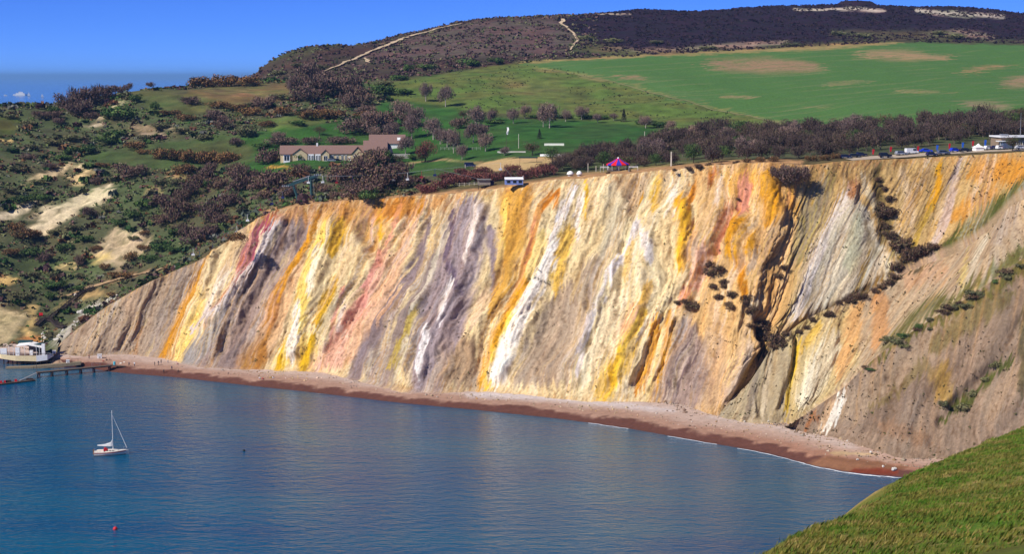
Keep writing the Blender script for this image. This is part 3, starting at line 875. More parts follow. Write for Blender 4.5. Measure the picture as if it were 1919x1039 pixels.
# drill rows of the young crop run along the slope
drill = np.sin((YY - 0.42 * XX + fbm(XX / 80, YY / 80, 2, 5) * 10) / 3.1).ravel() * 0.5 + fbm((YY - 0.42 * XX) / 5, XX / 120, 3, 77).ravel() * 0.9
m1 = smooth(0.35, 1.0, drill)[:, None] * fld[:, None] * 0.4
colU = colU * (1 - m1) + lin((108, 120, 76)) * m1
row_c = YY - 0.42 * XX + fbm(XX / 120, YY / 120, 2, 86) * 14
regrow = smooth(-0.05, 0.55, fbm(row_c / 3.2, XX / 45, 4, 87) + fbm(XX / 12, YY / 12, 3, 88) * 0.5).ravel()[:, None] * fld[:, None] * 0.62
colU = colU * (1 - regrow) + lin((78, 112, 54)) * regrow
tram = smooth(0.11, 0.05, np.abs(row_c / 21.0 - np.floor(row_c / 21.0) - 0.5)).ravel()[:, None] * fld[:, None] * smooth(-0.2, 0.3, fbm(XX / 60, YY / 60, 2, 89)).ravel()[:, None] * 0.34
colU = colU * (1 - tram) + lin((128, 128, 84)) * tram
scr = (1 - np.clip(fld, 0, 1)) * (1 - 0.8 * smooth(0.16, 0.34, colU.mean(1)))
mott = fbm(XX / 9, YY / 9, 5, 55).ravel()
mot2 = fbm(XX / 30, YY / 30, 4, 56).ravel()
tint = np.where(mot2[:, None] > 0, np.array([[1.12, 0.95, 0.95]]), np.array([[0.92, 1.08, 0.9]]))
colU = colU * (1 + scr[:, None] * mott[:, None] * 0.55) * (1 + scr[:, None] * (tint - 1) * np.minimum(np.abs(mot2[:, None]) * 4, 1))
colU = np.clip(colU, 0.012, 0.85)
# the bare scars are little broken cliffs
scar = np.zeros(XX.size)
turf = smooth(0.05, 0.45, fbm(XX / 7, YY / 7, 4, 90) + fbm(XX / 2.5, YY / 2.5, 3, 91) * 0.4).ravel()
for it in LAND:
    if it[1][0] > 185 and it[1][1] > 150:
        sel, aa = mask_of(upx_w.ravel(), upy_w.ravel(), it)
        if aa is not None:
            scar[sel] = np.maximum(scar[sel], aa * (upx.ravel()[sel] < 420))
gsc = (scar * turf * 0.75)[:, None]
colU = colU * (1 - gsc) + lin((92, 86, 54)) * gsc
scar = scar.reshape(XX.shape)
UPP[..., 2] += scar * (ridged(XX / 6, YY / 10, 4, 81) * 2.0 + fbm(XX / 2.6, YY / 3, 3, 82) * 0.9 - 0.8)
UPP[..., 1] += scar * ridged(XX / 4, YY / 11, 3, 83) * 1.2
colU = colU.reshape(XX.shape + (3,)) * (1 + scar[..., None] * (ridged(XX / 3, YY / 14, 3, 84)[..., None] * 0.24 + fbm(XX / 2, YY / 3, 3, 85)[..., None] * 0.35 - 0.08))
UPP[..., 2] = np.where(near, UPP[..., 2] - 2.2, UPP[..., 2])
land_m = ground_mat('turf_and_scrub', 0.9, 0.70, 1.28, 0.3)
add('terrain', new_mesh('terrain', UPP, grid_faces(len(GX), len(GY), keep), col=colU), land_m, kind='structure')

# lips take the colours of the plateau edge
lpx, lpy = project(lipA)
lc = np.tile(lin((90, 80, 52)), (lipA.shape[0] * lipA.shape[1], 1)).astype(float)
lw = lpx + fbm(lipA[..., 0] / 6, lipA[..., 1] / 6, 3, 71) * 8
lh = lpy + fbm(lipA[..., 0] / 6, lipA[..., 1] / 6, 3, 73) * 3
lc = paint(lw.ravel(), lh.ravel(), lc, LAND[-50:] + CLIFFTOP)
lc = np.clip(lc * (1 + fbm(lipA[..., 0] / 3, lipA[..., 1] / 3, 4, 74).ravel()[:, None] * 0.4), 0.012, 0.8).reshape(lipA.shape)
colA = np.concatenate([colA, lc], 1)
def back_col(c, n, rgb):
    e = np.tile(lin(rgb), (c.shape[0], n, 1)) * 0.5 + c[:, -1:] * 0.5
    return np.concatenate([c, e], 1)
colB = back_col(colB, 10, (104, 98, 58))
colC = back_col(colC, 10, (104, 98, 58))
for nm, P, c in (('sand_cliff', PA, colA), ('sand_ridge', PB, colB), ('clay_slope', PC, colC)):
    add(nm, new_mesh(nm, P, grid_faces(P.shape[0], P.shape[1]), col=c), cliff_m, kind='structure')

# ------------------------------------------------------------------ beach
WL = [(-260,664),(-60,670),(40,676),(110,682),(150,688),(215,699),(330,708),(480,725),(600,738),(740,755),(900,770),(1050,786),(1160,801),(1300,826),(1450,852),(1520,874),(1600,888),(1700,896),(1800,905),(2000,935),(2300,960)]
BL = [(-260,640),(-60,648),(40,654),(100,668),(160,663),(235,656),(310,664),(380,680),(520,688),(620,694),(760,724),(920,727),(1080,743),(1200,747),(1330,777),(1420,788),(1510,810),(1620,838),(1690,856),(1765,861),(1850,869),(2000,888),(2300,898)]
def line_curve(L, z, n):
    P = np.array([at_z(x, y, z) for x, y in L])
    xs = np.linspace(P[0, 0], P[-1, 0], n)
    return np.stack([xs, gauss(np.interp(xs, P[:, 0], P[:, 1]), 8), np.full(n, z)], -1)
NB = 900
WLc, BLc = line_curve(WL, 0.0, NB), line_curve(BL, 2.6, NB)
tt = np.linspace(-0.6, 1.45, 64)
BP = WLc[:, None, :] + (BLc - WLc)[:, None, :] * tt[None, :, None]
bx, by = BP[..., 0], BP[..., 1]
prof = np.where(tt < 0, tt * 4.0, 1.5 * smooth(0, 0.22, tt) + 1.3 * np.clip((tt - 0.15) / 0.85, 0, 2))
BP[..., 2] = prof[None, :] + fbm(bx / 9, by / 4, 4, 91) * 0.25 * smooth(0.05, 0.4, tt)[None, :]
bqx, bqy = project(BP)
T = tt[None, :] + fbm(bx / 14, by / 5, 4, 92) * 0.12 + fbm(bx / 3, by / 2, 3, 93) * 0.04
right = smooth(1150, 1650, bqx)
cb = np.empty(BP.shape)
wet, mid, dry = lin((94, 60, 50)), lin((164, 130, 110)), lin((186, 164, 149))
a1, a2 = smooth(0.15, 0.24, T)[..., None], smooth(0.30, 0.70, T)[..., None]
mid_r, dry_r = lin((160, 116, 92)), lin((180, 150, 130))
mid = mid * (1 - right[..., None]) + mid_r * right[..., None]
dry = dry * (1 - right[..., None]) + dry_r * right[..., None]
cb = wet * (1 - a1) + mid * a1
cb = cb * (1 - a2) + dry * a2
cbf = cb.reshape(-1, 3)
cbf = paint(bqx.ravel() + fbm(bx / 5, by / 3, 3, 94).ravel() * 10, bqy.ravel() + fbm(bx / 5, by / 3, 3, 95).ravel() * 3, cbf, [
 ('S',(206,198,196),[(880,740,6),(980,742,6),(1060,748,5),(1150,758,5),(1260,770,4)],1.0,0.6),
 ('S',(196,180,168),[(1330,782,4),(1450,800,5),(1600,838,5)],1.0,0.6),
 ('P',(132,92,66),[(1510,872),(1545,856),(1620,862),(1700,876),(1660,886),(1590,884)],3),
 ('S',(112,52,34),[(1600,882,5),(1680,886,6)],0.8),
 ('S',(196,170,120),[(1560,850,3),(1640,852,3)],1.0,0.7),
 ('S',(96,88,80),[(1430,792,2),(1480,798,2)],1.0,0.5),
])
cbf = np.clip(cbf * (1 + fbm(bx / 2.2, by / 1.2, 4, 96).ravel()[:, None] * 0.22), 0.01, 0.8)
beach_m = ground_mat('shingle', 2.5, 0.8, 1.2, 0.12, mapscale=(0.5, 1, 1))
add('beach', new_mesh('beach', BP, grid_faces(NB, len(tt)), col=cbf), beach_m, kind='structure')
def beach_pt(px, py):
    P = None
    for z in np.linspace(0, 5, 101):
        q = at_z(px, py, z)
        i = int(np.argmin(np.abs(WLc[:, 0] - q[0])))
        t = (q[1] - WLc[i, 1]) / max(BLc[i, 1] - WLc[i, 1], 1e-3)
        zz = float(np.interp(t, tt, prof))
        if z >= zz:
            return np.array([q[0], q[1], zz])
    return q

# ------------------------------------------------------------------ sea
m, nt, b = nodes_of('sea_water')
geo = nt.nodes.new('ShaderNodeNewGeometry')
n1 = noise_node(nt, 1.0, 4, 0.6, vec=geo.outputs['Position'], mapscale=(0.20, 0.36, 1))
n2 = noise_node(nt, 1.0, 5, 0.65, vec=geo.outputs['Position'], mapscale=(0.7, 1.2, 1))
n3 = noise_node(nt, 1.0, 3, 0.5, vec=geo.outputs['Position'], mapscale=(0.012, 0.035, 1))
ma = nt.nodes.new('ShaderNodeMath'); ma.operation = 'MULTIPLY_ADD'
nt.links.new(n2.outputs[0], ma.inputs[0]); ma.inputs[1].default_value = 0.22
nt.links.new(n1.outputs[0], ma.inputs[2])
c1 = ramp(nt, n3.outputs[0], [(0.35, L4((2, 72, 108))), (0.65, L4((6, 84, 112)))])
nt.links.new(c1.outputs[0], b.inputs['Base Color'])
b.inputs['Roughness'].default_value = 0.08
b.inputs['IOR'].default_value = 1.33
bump(nt, b, ma.outputs[0], 0.36, 1.0)
S = 120000.0
add('sea', new_mesh('sea', [(-S, -300, 0), (S, -300, 0), (S, 180000, 0), (-S, 180000, 0)], [(0, 1, 2, 3)]), m, kind='structure')
# ------------------------------------------------------------------ sea air
hz = bpy.data.materials.new('sea_air'); hz.use_nodes = True
hn = hz.node_tree; hn.nodes.clear()
ho = hn.nodes.new('ShaderNodeOutputMaterial'); hv = hn.nodes.new('ShaderNodeVolumePrincipled')
hv.inputs['Color'].default_value = (0.26, 0.55, 1.0, 1)
hv.inputs['Density'].default_value = 0.000045
hv.inputs['Anisotropy'].default_value = 0.0
hn.links.new(hv.outputs[0], ho.inputs['Volume'])
hb = [(x, y, z) for z in (-40.0, 186.0) for x, y in ((-S - 50, -350), (S + 50, -350), (S + 50, 180050), (-S - 50, 180050))]
add('haze', new_mesh('haze', hb, [(3, 2, 1, 0), (4, 5, 6, 7), (0, 1, 5, 4), (1, 2, 6, 5), (2, 3, 7, 6), (3, 0, 4, 7)], smooth_shade=False), hz, kind='stuff')

# fallen crumbs and stones along the foot of the cliffs and over the shingle
def rubble(n, seed):
    rg = np.random.default_rng(seed)
    i = rg.integers(0, NB, n); t = 1.08 - np.abs(rg.normal(0, 0.10, n)) + rg.normal(0, 0.04, n)
    far = rg.random(n) < 0.3
    t[far] = rg.uniform(0.3, 1.0, far.sum())
    gap = fbm(WLc[i, 0] / 7, t * 2, 3, seed) > -0.15
    west = WLc[i, 0] < -105
    gap &= ~west | (t > 1.02); far &= ~west | (rg.random(n) < 0.1)
    i, t = i[gap | far], t[gap | far]; n = len(i)
    P = WLc[i] + (BLc - WLc)[i] * t[:, None]
    P[:, 2] = np.interp(t, tt, prof)
    r = rg.uniform(0.10, 0.42, n) * np.where(rg.random(n) < 0.06, 2.2, 1.0)
    base = np.array([(1, 0, 0), (0, 1, 0), (-1, 0, 0), (0, -1, 0), (0, 0, 0.75), (0, 0, -0.5)], float)
    V = P[:, None, :] + base[None] * r[:, None, None] * rg.uniform(0.6, 1.3, (n, 6, 1))
    f = np.array([(0, 1, 4), (1, 2, 4), (2, 3, 4), (3, 0, 4), (1, 0, 5), (2, 1, 5), (3, 2, 5), (0, 3, 5)])
    T3 = (np.arange(n)[:, None, None] * 6 + f[None]).reshape(-1, 3)
    k = np.argmin(np.abs(PA[:, 8, 0][None, :] - P[:, 0][:, None]), 1)
    c = colA[k, 14] * 0.55 + np.array([lin(q) for q in [(196, 176, 150), (172, 150, 128), (214, 204, 190), (140, 112, 88)]])[rg.integers(0, 4, n)] * 0.45
    c = c * rg.uniform(0.7, 1.2, (n, 1))
    add('rubble', new_mesh('rubble', V.reshape(-1, 3), None, T3, col=np.repeat(c, 6, 0), smooth_shade=False), cliff_m, kind='stuff')
rubble(9000, 77)
# ------------------------------------------------------------------ headland of the viewpoint
HL = [(0,0,103.2),(-6,0,101),(6,-30,105),(40,-30,108),(60,0,108)]
HL = [np.array(p, float) for p in HL]
def hp(px, py, D):
    HL.append(at_d(px, py, D))
for q in [(1440,1045,80),(1560,978,108),(1655,938,132),(1690,901,150),(1770,862,172),(1919,800,205),(2200,690,260),
          (1919,1039,72),(1919,960,96),(1919,880,140),(1700,1039,76),(1750,960,108),(2300,1039,66),(2300,900,110),(2300,800,160)]:
    hp(*q)
HL = np.array(HL)
def _phi2(a, b):
    return np.sqrt((a[:, None, 0] - b[None, :, 0]) ** 2 + (a[:, None, 1] - b[None, :, 1]) ** 2 + 15.0 ** 2)
_m = len(HL)
_A2 = np.zeros((_m + 3, _m + 3))
_A2[:_m, :_m] = -_phi2(HL, HL) + np.eye(_m) * 0.05
_A2[:_m, _m:] = np.c_[np.ones(_m), HL[:, :2] / 100]
_A2[_m:, :_m] = _A2[:_m, _m:].T
_W2 = np.linalg.solve(_A2, np.r_[HL[:, 2], 0, 0, 0])
def HH(X, Y):
    q = np.stack([np.ravel(X), np.ravel(Y)], -1)
    z = -_phi2(q, HL) @ _W2[:_m] + _W2[_m] + q @ _W2[_m + 1:] / 100
    return z.reshape(np.shape(X))
# brink of the headland: from under the viewpoint out along the grassy edge
EDGE = np.array([(-9, -40)] + [(-7, 0), (-3, 30)] + [tuple(at_d(*q)[:2]) for q in [(1440,1045,80),(1560,978,108),(1655,938,132),(1690,901,150),(1770,862,172),(1919,800,205),(2200,690,260)]] + [(140, 300)])
ne = 420
Le = np.r_[0, np.cumsum(np.linalg.norm(np.diff(EDGE, axis=0), axis=1))]
se = np.linspace(0, Le[-1], ne)
ex, ey = gauss(np.interp(se, Le, EDGE[:, 0]), 6), gauss(np.interp(se, Le, EDGE[:, 1]), 6)
tx, ty = np.gradient(gauss(ex, 6)), np.gradient(gauss(ey, 6))
ex = ex + fbm(se / 7, se * 0, 4, 410) * 1.6
ey = ey + fbm(se / 7, se * 0 + 5, 4, 411) * 1.6
tl = np.hypot(tx, ty)
nx, ny = ty / tl, -tx / tl                      # inland
wv = np.concatenate([-np.array([60, 45, 32, 22, 14, 9, 6, 4, 2.5, 1.2]), np.linspace(0, 110, 150) ** 1.0])
HXp = ex[:, None] + nx[:, None] * wv[None, :]
HYp = ey[:, None] + ny[:, None] * wv[None, :]
e_z = HH(ex, ey)
inl = HH(ex[:, None] + nx[:, None] * np.maximum(wv, 0)[None, :], ey[:, None] + ny[:, None] * np.maximum(wv, 0)[None, :])
drop = np.maximum(-wv, 0)
HZp = inl - (drop * 0.5 + 0.10 * drop ** 1.6)[None, :]
HZp = np.maximum(HZp, -3) + fbm(HXp / 6, HYp / 6, 4, 401) * 0.35 + fbm(HXp / 1.5, HYp / 1.5, 3, 402) * 0.10
gc = np.tile(lin((112, 112, 46)), (HXp.size, 1)).astype(float)
nz1, nz2 = fbm(HXp / 1.8, HYp / 2.8, 5, 407).ravel(), fbm(HXp / 16, HYp / 16, 3, 404).ravel()
a = smooth(0.1, 0.5, nz1)[:, None]
gc = gc * (1 - a) + lin((150, 128, 74)) * a
a = smooth(0.15, 0.5, nz2 - 0.1)[:, None]
gc = gc * (1 - a * 0.7) + lin((72, 112, 26)) * a * 0.7
hx_, hy_ = project(np.stack([HXp, HYp, HZp], -1))
gc = paint(hx_.ravel(), hy_.ravel(), gc, [('S',(74,124,20),[(1905,950,20),(1850,985,26),(1800,1000,26)],1.0,0.7),('S',(62,92,24),[(1665,930,8),(1690,908,8)],1.0,0.7)])
lowz = smooth(40, 25, HZp).ravel()[:, None]
gc = gc * (1 - lowz) + lin((150, 126, 96)) * lowz
gc = np.clip(gc * (1 + nz1[:, None] * 0.3), 0.01, 0.6)
grass_m = ground_mat('headland_turf', 3.0, 0.7, 1.3, 0.15)
add('headland', new_mesh('headland', np.stack([HXp, HYp, HZp], -1), grid_faces(ne, len(wv)), col=gc), grass_m, kind='structure')

def blades(n, seed):
    """long grass: bent blades, tuft by tuft"""
    rg = np.random.default_rng(seed)
    i = rg.uniform(0, ne - 1.001, n)
    w = -4 + 92 * rg.random(n) ** 1.6
    ii = i.astype(int)
    X = np.interp(i, np.arange(ne), ex) + nx[ii] * w
    Y = np.interp(i, np.arange(ne), ey) + ny[ii] * w
    Z = HH(X, Y) - np.where(w < 0, -w * 0.5 + 0.1 * np.abs(w) ** 1.6, 0)
    P0 = np.stack([X, Y, Z], -1)
    px, py = project(P0 + [0, 0, 0.3])
    ok = (px > 1380) & (px < 2500) & (py < 1250) & (Y > 50)
    P0 = P0[ok]
    P0[:, 2] += fbm(P0[:, 0] / 6, P0[:, 1] / 6, 4, 401) * 0.35
    n = len(P0)
    K = 3
    P0 = np.repeat(P0, K, 0) + np.c_[rg.normal(0, 0.13, (n * K, 2)), np.full(n * K, -0.06)]
    n *= K
    a = rg.uniform(0, 2 * np.pi, n)
    h = rg.uniform(0.12, 0.42, n)
    wd = rg.uniform(0.025, 0.06, n)
    sd = np.stack([np.cos(a), np.sin(a), np.zeros(n)], -1) * wd[:, None]
    ln = np.stack([-np.sin(a) * 0.3 + 0.35, np.cos(a) * 0.3, np.ones(n)], -1) * h[:, None]
    V = np.stack([P0 - sd, P0 + sd, P0 + ln * 0.6 + sd * 0.6, P0 + ln * np.array([1.3, 1.3, 1.0])], 1).reshape(-1, 3)
    b0 = np.arange(n) * 4
    t = np.concatenate([np.stack([b0, b0 + 1, b0 + 2], -1), np.stack([b0, b0 + 2, b0 + 3], -1)])
    base = np.array([lin((108, 108, 44)), lin((142, 126, 72)), lin((82, 104, 36)), lin((118, 108, 50))])
    tn = fbm(P0[:, 0] / 1.6, P0[:, 1] / 2.6, 4, 407, 0.6) * 1.0 + fbm(P0[:, 0] / 6, P0[:, 1] / 9, 2, 408) * 0.8 + rg.normal(0, 0.28, n) - 0.12
    k = np.where(tn < -0.25, 2, np.where(tn < 0.15, 0, np.where(tn < 0.45, 3, 1)))
    c = base[k]
    g = smooth(0.0, 0.4, fbm(P0[:, 0] / 7, P0[:, 1] / 7, 3, 404))[:, None]
    c = c * (1 - 0.5 * g) + lin((76, 122, 26)) * 0.5 * g
    return V, t, np.repeat(c * rg.uniform(0.85, 1.3, (n, 1)), 4, 0)
bv, bt, bc = blades(210000, 5)
add('grass', new_mesh('grass', bv, None, bt, col=bc, smooth_shade=False), grass_m, kind='stuff')
print('grass tris', len(bt))
# ------------------------------------------------------------------ vegetation
def foliage_mat(name, rough=0.9):
    m, nt, b = nodes_of(name)
    a = nt.nodes.new('ShaderNodeAttribute'); a.attribute_name = 'Col'
    oi = nt.nodes.new('ShaderNodeObjectInfo')
    r = ramp(nt, oi.outputs['Random'], [(0.0, (0.84, 0.82, 0.84)), (0.5, (1, 1, 1)), (1.0, (1.34, 1.28, 1.14))])
    nt.links.new(mixc(nt, 'MULTIPLY', 1.0, a.outputs['Color'], r.outputs[0]), b.inputs['Base Color'])
    b.inputs['Roughness'].default_value = rough
    b.inputs['Specular IOR Level'].default_value = 0.1
    return m
leaf_m = foliage_mat('foliage')
bark_m = plain('bark', (126, 112, 100), 0.95, var=0.25, scale=6)

def clump_pts(rg, n, lobes, shell=0.45):
    """points through a crown made of several uneven clumps (unit radius, unit height)"""
    c = []
    for k in range(lobes):
        a, r = rg.uniform(0, 2 * np.pi), rg.uniform(0, 0.62) ** 0.7
        c.append((r * np.cos(a), r * np.sin(a), rg.uniform(0.30, 0.72), rg.uniform(0.30, 0.46), rg.uniform(0.22, 0.34)))
    c = np.array(c)
    i = rg.integers(0, lobes, n)
    d = rg.normal(size=(n, 3)); d /= np.linalg.norm(d, axis=1, keepdims=True)
    rad = rg.uniform(shell, 1, n) ** 0.6
    P = c[i][:, :3] + d * rad[:, None] * np.stack([c[i][:, 3], c[i][:, 3], c[i][:, 4]], -1)
    P[:, 2] = np.abs(P[:, 2]) * 1.0
    return P, d, i

def leafy(rg, n, lobes, size, palette, shell=0.45, lean=0.0):
    P, d, li = clump_pts(rg, n, lobes, shell)
    P[:, 0] += lean * P[:, 2]
    u = rg.normal(size=(n, 3)); u -= d * (u * d).sum(1, keepdims=True) * 0.6
    u /= np.linalg.norm(u, axis=1, keepdims=True)
    w = np.cross(d + rg.normal(0, 0.5, (n, 3)), u); w /= np.linalg.norm(w, axis=1, keepdims=True) + 1e-9
    s = size * rg.uniform(0.6, 1.4, n)[:, None]
    V = np.stack([P - u * s, P + w * s * 0.7, P + u * s, P - w * s * 0.7], 1).reshape(-1, 3)
    F = np.arange(4 * n).reshape(n, 4)
    pal = np.array([lin(c) for c in palette])
    lobe_tone = rg.uniform(0.85, 1.15, lobes)
    c = pal[rg.integers(0, len(pal), n)] * rg.uniform(0.75, 1.25, (n, 1)) * lobe_tone[li][:, None]
    return V, F, np.repeat(c, 4, 0)

def twiggy(rg, n, lobes, length, palette, shell=0.2, lean=0.0, width=0.022):
    P, d, li = clump_pts(rg, n, lobes, shell)
    P[:, 0] += lean * P[:, 2]
    t = d * 0.8 + np.array([lean * 0.8, 0, 0.75]) + rg.normal(0, 0.35, (n, 3)); t /= np.linalg.norm(t, axis=1, keepdims=True)
    sd = np.cross(t, rg.normal(size=(n, 3))); sd /= np.linalg.norm(sd, axis=1, keepdims=True) + 1e-9
    ln = length * rg.uniform(0.6, 1.4, n)[:, None]
    wd = width * rg.uniform(0.7, 1.5, n)[:, None]
    V = np.stack([P - t * ln * 0.5 - sd * wd, P - t * ln * 0.5 + sd * wd, P + t * ln * 0.5 + sd * wd * 0.5, P + t * ln * 0.5 - sd * wd * 0.5], 1).reshape(-1, 3)
    F = np.arange(4 * n).reshape(n, 4)
    pal = np.array([lin(c) for c in palette])
    c = pal[rg.integers(0, len(pal), n)] * rg.uniform(0.75, 1.25, (n, 1))
    return V, F, np.repeat(c, 4, 0)

def join(*parts):
    V, F, C, o = [], [], [], 0
    for v, f, c in parts:
        V.append(v); F.append(f + o); C.append(c); o += len(v)
    return np.concatenate(V), np.concatenate(F), np.concatenate(C)

PURPLE = [(112, 88, 80), (98, 76, 72), (124, 102, 90), (86, 70, 66), (100, 92, 76)]
THORN = [(108, 84, 78), (92, 68, 68), (120, 96, 82), (82, 68, 66), (98, 90, 66)]
GORSE = [(124, 92, 62), (108, 76, 54), (92, 84, 50), (140, 104, 70), (80, 64, 46)]
GREEN = [(68, 96, 46), (52, 80, 40), (84, 106, 54), (50, 72, 46), (96, 110, 62)]
OLIVE = [(106, 110, 74), (90, 98, 62), (120, 114, 82), (102, 94, 72)]
TWIG = [(126, 106, 98), (112, 90, 88), (140, 122, 108), (104, 84, 84)]
WOODT = [(86, 70, 66), (76, 62, 62), (102, 84, 76), (68, 56, 54), (84, 78, 60)]
RUST = [(118, 74, 66), (104, 62, 62), (92, 62, 60)]
DARK = [(98, 76, 64), (82, 64, 56), (112, 88, 70), (92, 84, 60)]

def proto_mesh(name, data):
    V, F, C = data
    me = new_mesh(name, V, F, None, col=C, smooth_shade=False)
    me.materials.append(leaf_m)
    return me
rgv = np.random.default_rng(21)
PROTO = {
 'bare':  [proto_mesh('shrub', join(twiggy(rgv, 520, 9, 0.17, PURPLE, width=0.02), leafy(rgv, 800, 9, 0.045, PURPLE))) for _ in range(4)],
 'thorn': [proto_mesh('shrub', join(leafy(rgv, 1100, 12, 0.055, THORN, lean=0.28), twiggy(rgv, 240, 10, 0.15, THORN, lean=0.3))) for _ in range(4)],
 'gorse': [proto_mesh('shrub', join(leafy(rgv, 1000, 14, 0.06, GORSE), twiggy(rgv, 160, 10, 0.14, GORSE))) for _ in range(3)],
 'green': [proto_mesh('shrub', leafy(rgv, 1100, 11, 0.065, GREEN)) for _ in range(3)],
 'olive': [proto_mesh('shrub', join(leafy(rgv, 560, 11, 0.085, OLIVE), twiggy(rgv, 160, 9, 0.2, OLIVE))) for _ in range(3)],
 'rust':  [proto_mesh('shrub', join(twiggy(rgv, 500, 9, 0.17, RUST), leafy(rgv, 700, 9, 0.045, RUST))) for _ in range(3)],
 'dark':  [proto_mesh('shrub', join(leafy(rgv, 420, 14, 0.085, DARK, shell=0.2), twiggy(rgv, 200, 12, 0.22, DARK))) for _ in range(3)],
}
def tree_meshes(seed, twigs, crown_base=0.32, spread=1.0, limbs=7, fill=1500, bark=None, leaning=0.0):
    """unit tree: height 1, crown radius 0.5; trunk with forking limbs, crown of fine branches"""
    rg = np.random.default_rng(seed)
    vs, fs = [], []
    def tube(p0, p1, r0, r1, n=5):
        p0, p1 = np.array(p0), np.array(p1)
        t = p1 - p0; t = t / (np.linalg.norm(t) + 1e-9)
        a = np.cross(t, [0.31, 0.9, 0.17]); a /= np.linalg.norm(a); b_ = np.cross(t, a)
        o = len(vs)
        for p, r in ((p0, r0), (p1, r1)):
            for k in range(n):
                q = 2 * np.pi * k / n
                vs.append(p + (a * np.cos(q) + b_ * np.sin(q)) * r)
        for k in range(n):
            fs.append((o + k, o + (k + 1) % n, o + n + (k + 1) % n, o + n + k))
    top = np.array([leaning * 0.3, 0, 0.45])
    tube((0, 0, -0.06), top * [0.4, 1, 0.5], 0.030, 0.024)
    tube(top * [0.4, 1, 0.5], top, 0.024, 0.017)
    ends = []
    for k in range(limbs):
        a = 2 * np.pi * (k + rg.uniform(-0.3, 0.3)) / limbs
        s = top * rg.uniform(0.55, 1.0)
        e = s + np.array([np.cos(a) * rg.uniform(0.12, 0.24) * spread + leaning * 0.2, np.sin(a) * rg.uniform(0.12, 0.24) * spread, rg.uniform(0.14, 0.3)])
        tube(s, e, 0.013, 0.008, 4)
        for j in range(3):
            q = e + np.array([np.cos(a + rg.normal(0, 0.9)) * 0.14 * spread + leaning * 0.1, np.sin(a + rg.normal(0, 0.9)) * 0.14 * spread, rg.uniform(0.06, 0.2)])
            tube(e, q, 0.007, 0.003, 3)
            ends.append(q)
    tm = new_mesh('trunk', np.array(vs), np.array(fs))
    tm.materials.append(bark or bark_m)
    V, F, C = join(twiggy(rg, fill // 2, 11, 0.15, twigs, lean=leaning, width=0.014), leafy(rg, fill, 11, 0.034, twigs, lean=leaning))
    V = V.copy()
    V[:, :2] *= 0.5
    V[:, 2] = crown_base + V[:, 2] * (1 - crown_base) / 1.0
    cm = proto_mesh('crown', (V, F, C))
    return tm, cm
pale_bark = plain('pale_bark', (176, 164, 152), 0.95, var=0.2, scale=6)
dark_bark = plain('dark_bark', (84, 70, 62), 0.95, var=0.25, scale=6)
TREES = {
 'tree': [tree_meshes(40 + k, TWIG, 0.20, bark=pale_bark) for k in range(4)],
 'wood': [tree_meshes(60 + k, WOODT, 0.10, fill=1300, bark=bark_m) for k in range(5)],
 'redtree': [tree_meshes(80, [(134, 84, 70), (118, 72, 66), (104, 78, 66)], 0.15, fill=1000, bark=dark_bark)],
 'greentree': [tree_meshes(90 + k, GREEN, 0.15, fill=900, bark=dark_bark) for k in range(2)],
 'darktree': [tree_meshes(95 + k, DARK + GREEN[:2], 0.25, fill=800, bark=dark_bark, leaning=0.15) for k in range(2)],
}
def conifer_meshes(seed):
    rg = np.random.default_rng(seed)
    n = 900
    z = rg.random(n) ** 0.8
    a = rg.uniform(0, 2 * np.pi, n)
    r = (1 - z) * 0.42 * rg.uniform(0.5, 1.05, n) + 0.02
    P = np.stack([np.cos(a) * r, np.sin(a) * r, 0.06 + z * 0.94], -1)
    t = np.stack([np.cos(a), np.sin(a), np.full(n, -0.25)], -1)
    s = np.stack([-np.sin(a), np.cos(a), np.zeros(n)], -1)
    V = np.stack([P - t * 0.06, P + s * 0.04, P + t * 0.06, P - s * 0.04], 1).reshape(-1, 3)
    pal = np.array([lin(c) for c in [(54, 62, 44), (44, 48, 40), (66, 66, 50)]])
    C = np.repeat(pal[rg.integers(0, 3, n)] * rg.uniform(0.7, 1.2, (n, 1)), 4, 0)
    cm = proto_mesh('crown', (V, np.arange(4 * n).reshape(n, 4), C))
    vs = [(0.03 * np.cos(q), 0.03 * np.sin(q), -0.05) for q in np.arange(6)] + [(0.01 * np.cos(q), 0.01 * np.sin(q), 0.9) for q in np.arange(6)]
    fs = [(k, (k + 1) % 6, 6 + (k + 1) % 6, 6 + k) for k in range(6)]
    tm = new_mesh('trunk', np.array(vs), np.array(fs)); tm.materials.append(dark_bark)
    return tm, cm
TREES['conifer'] = [conifer_meshes(5)]

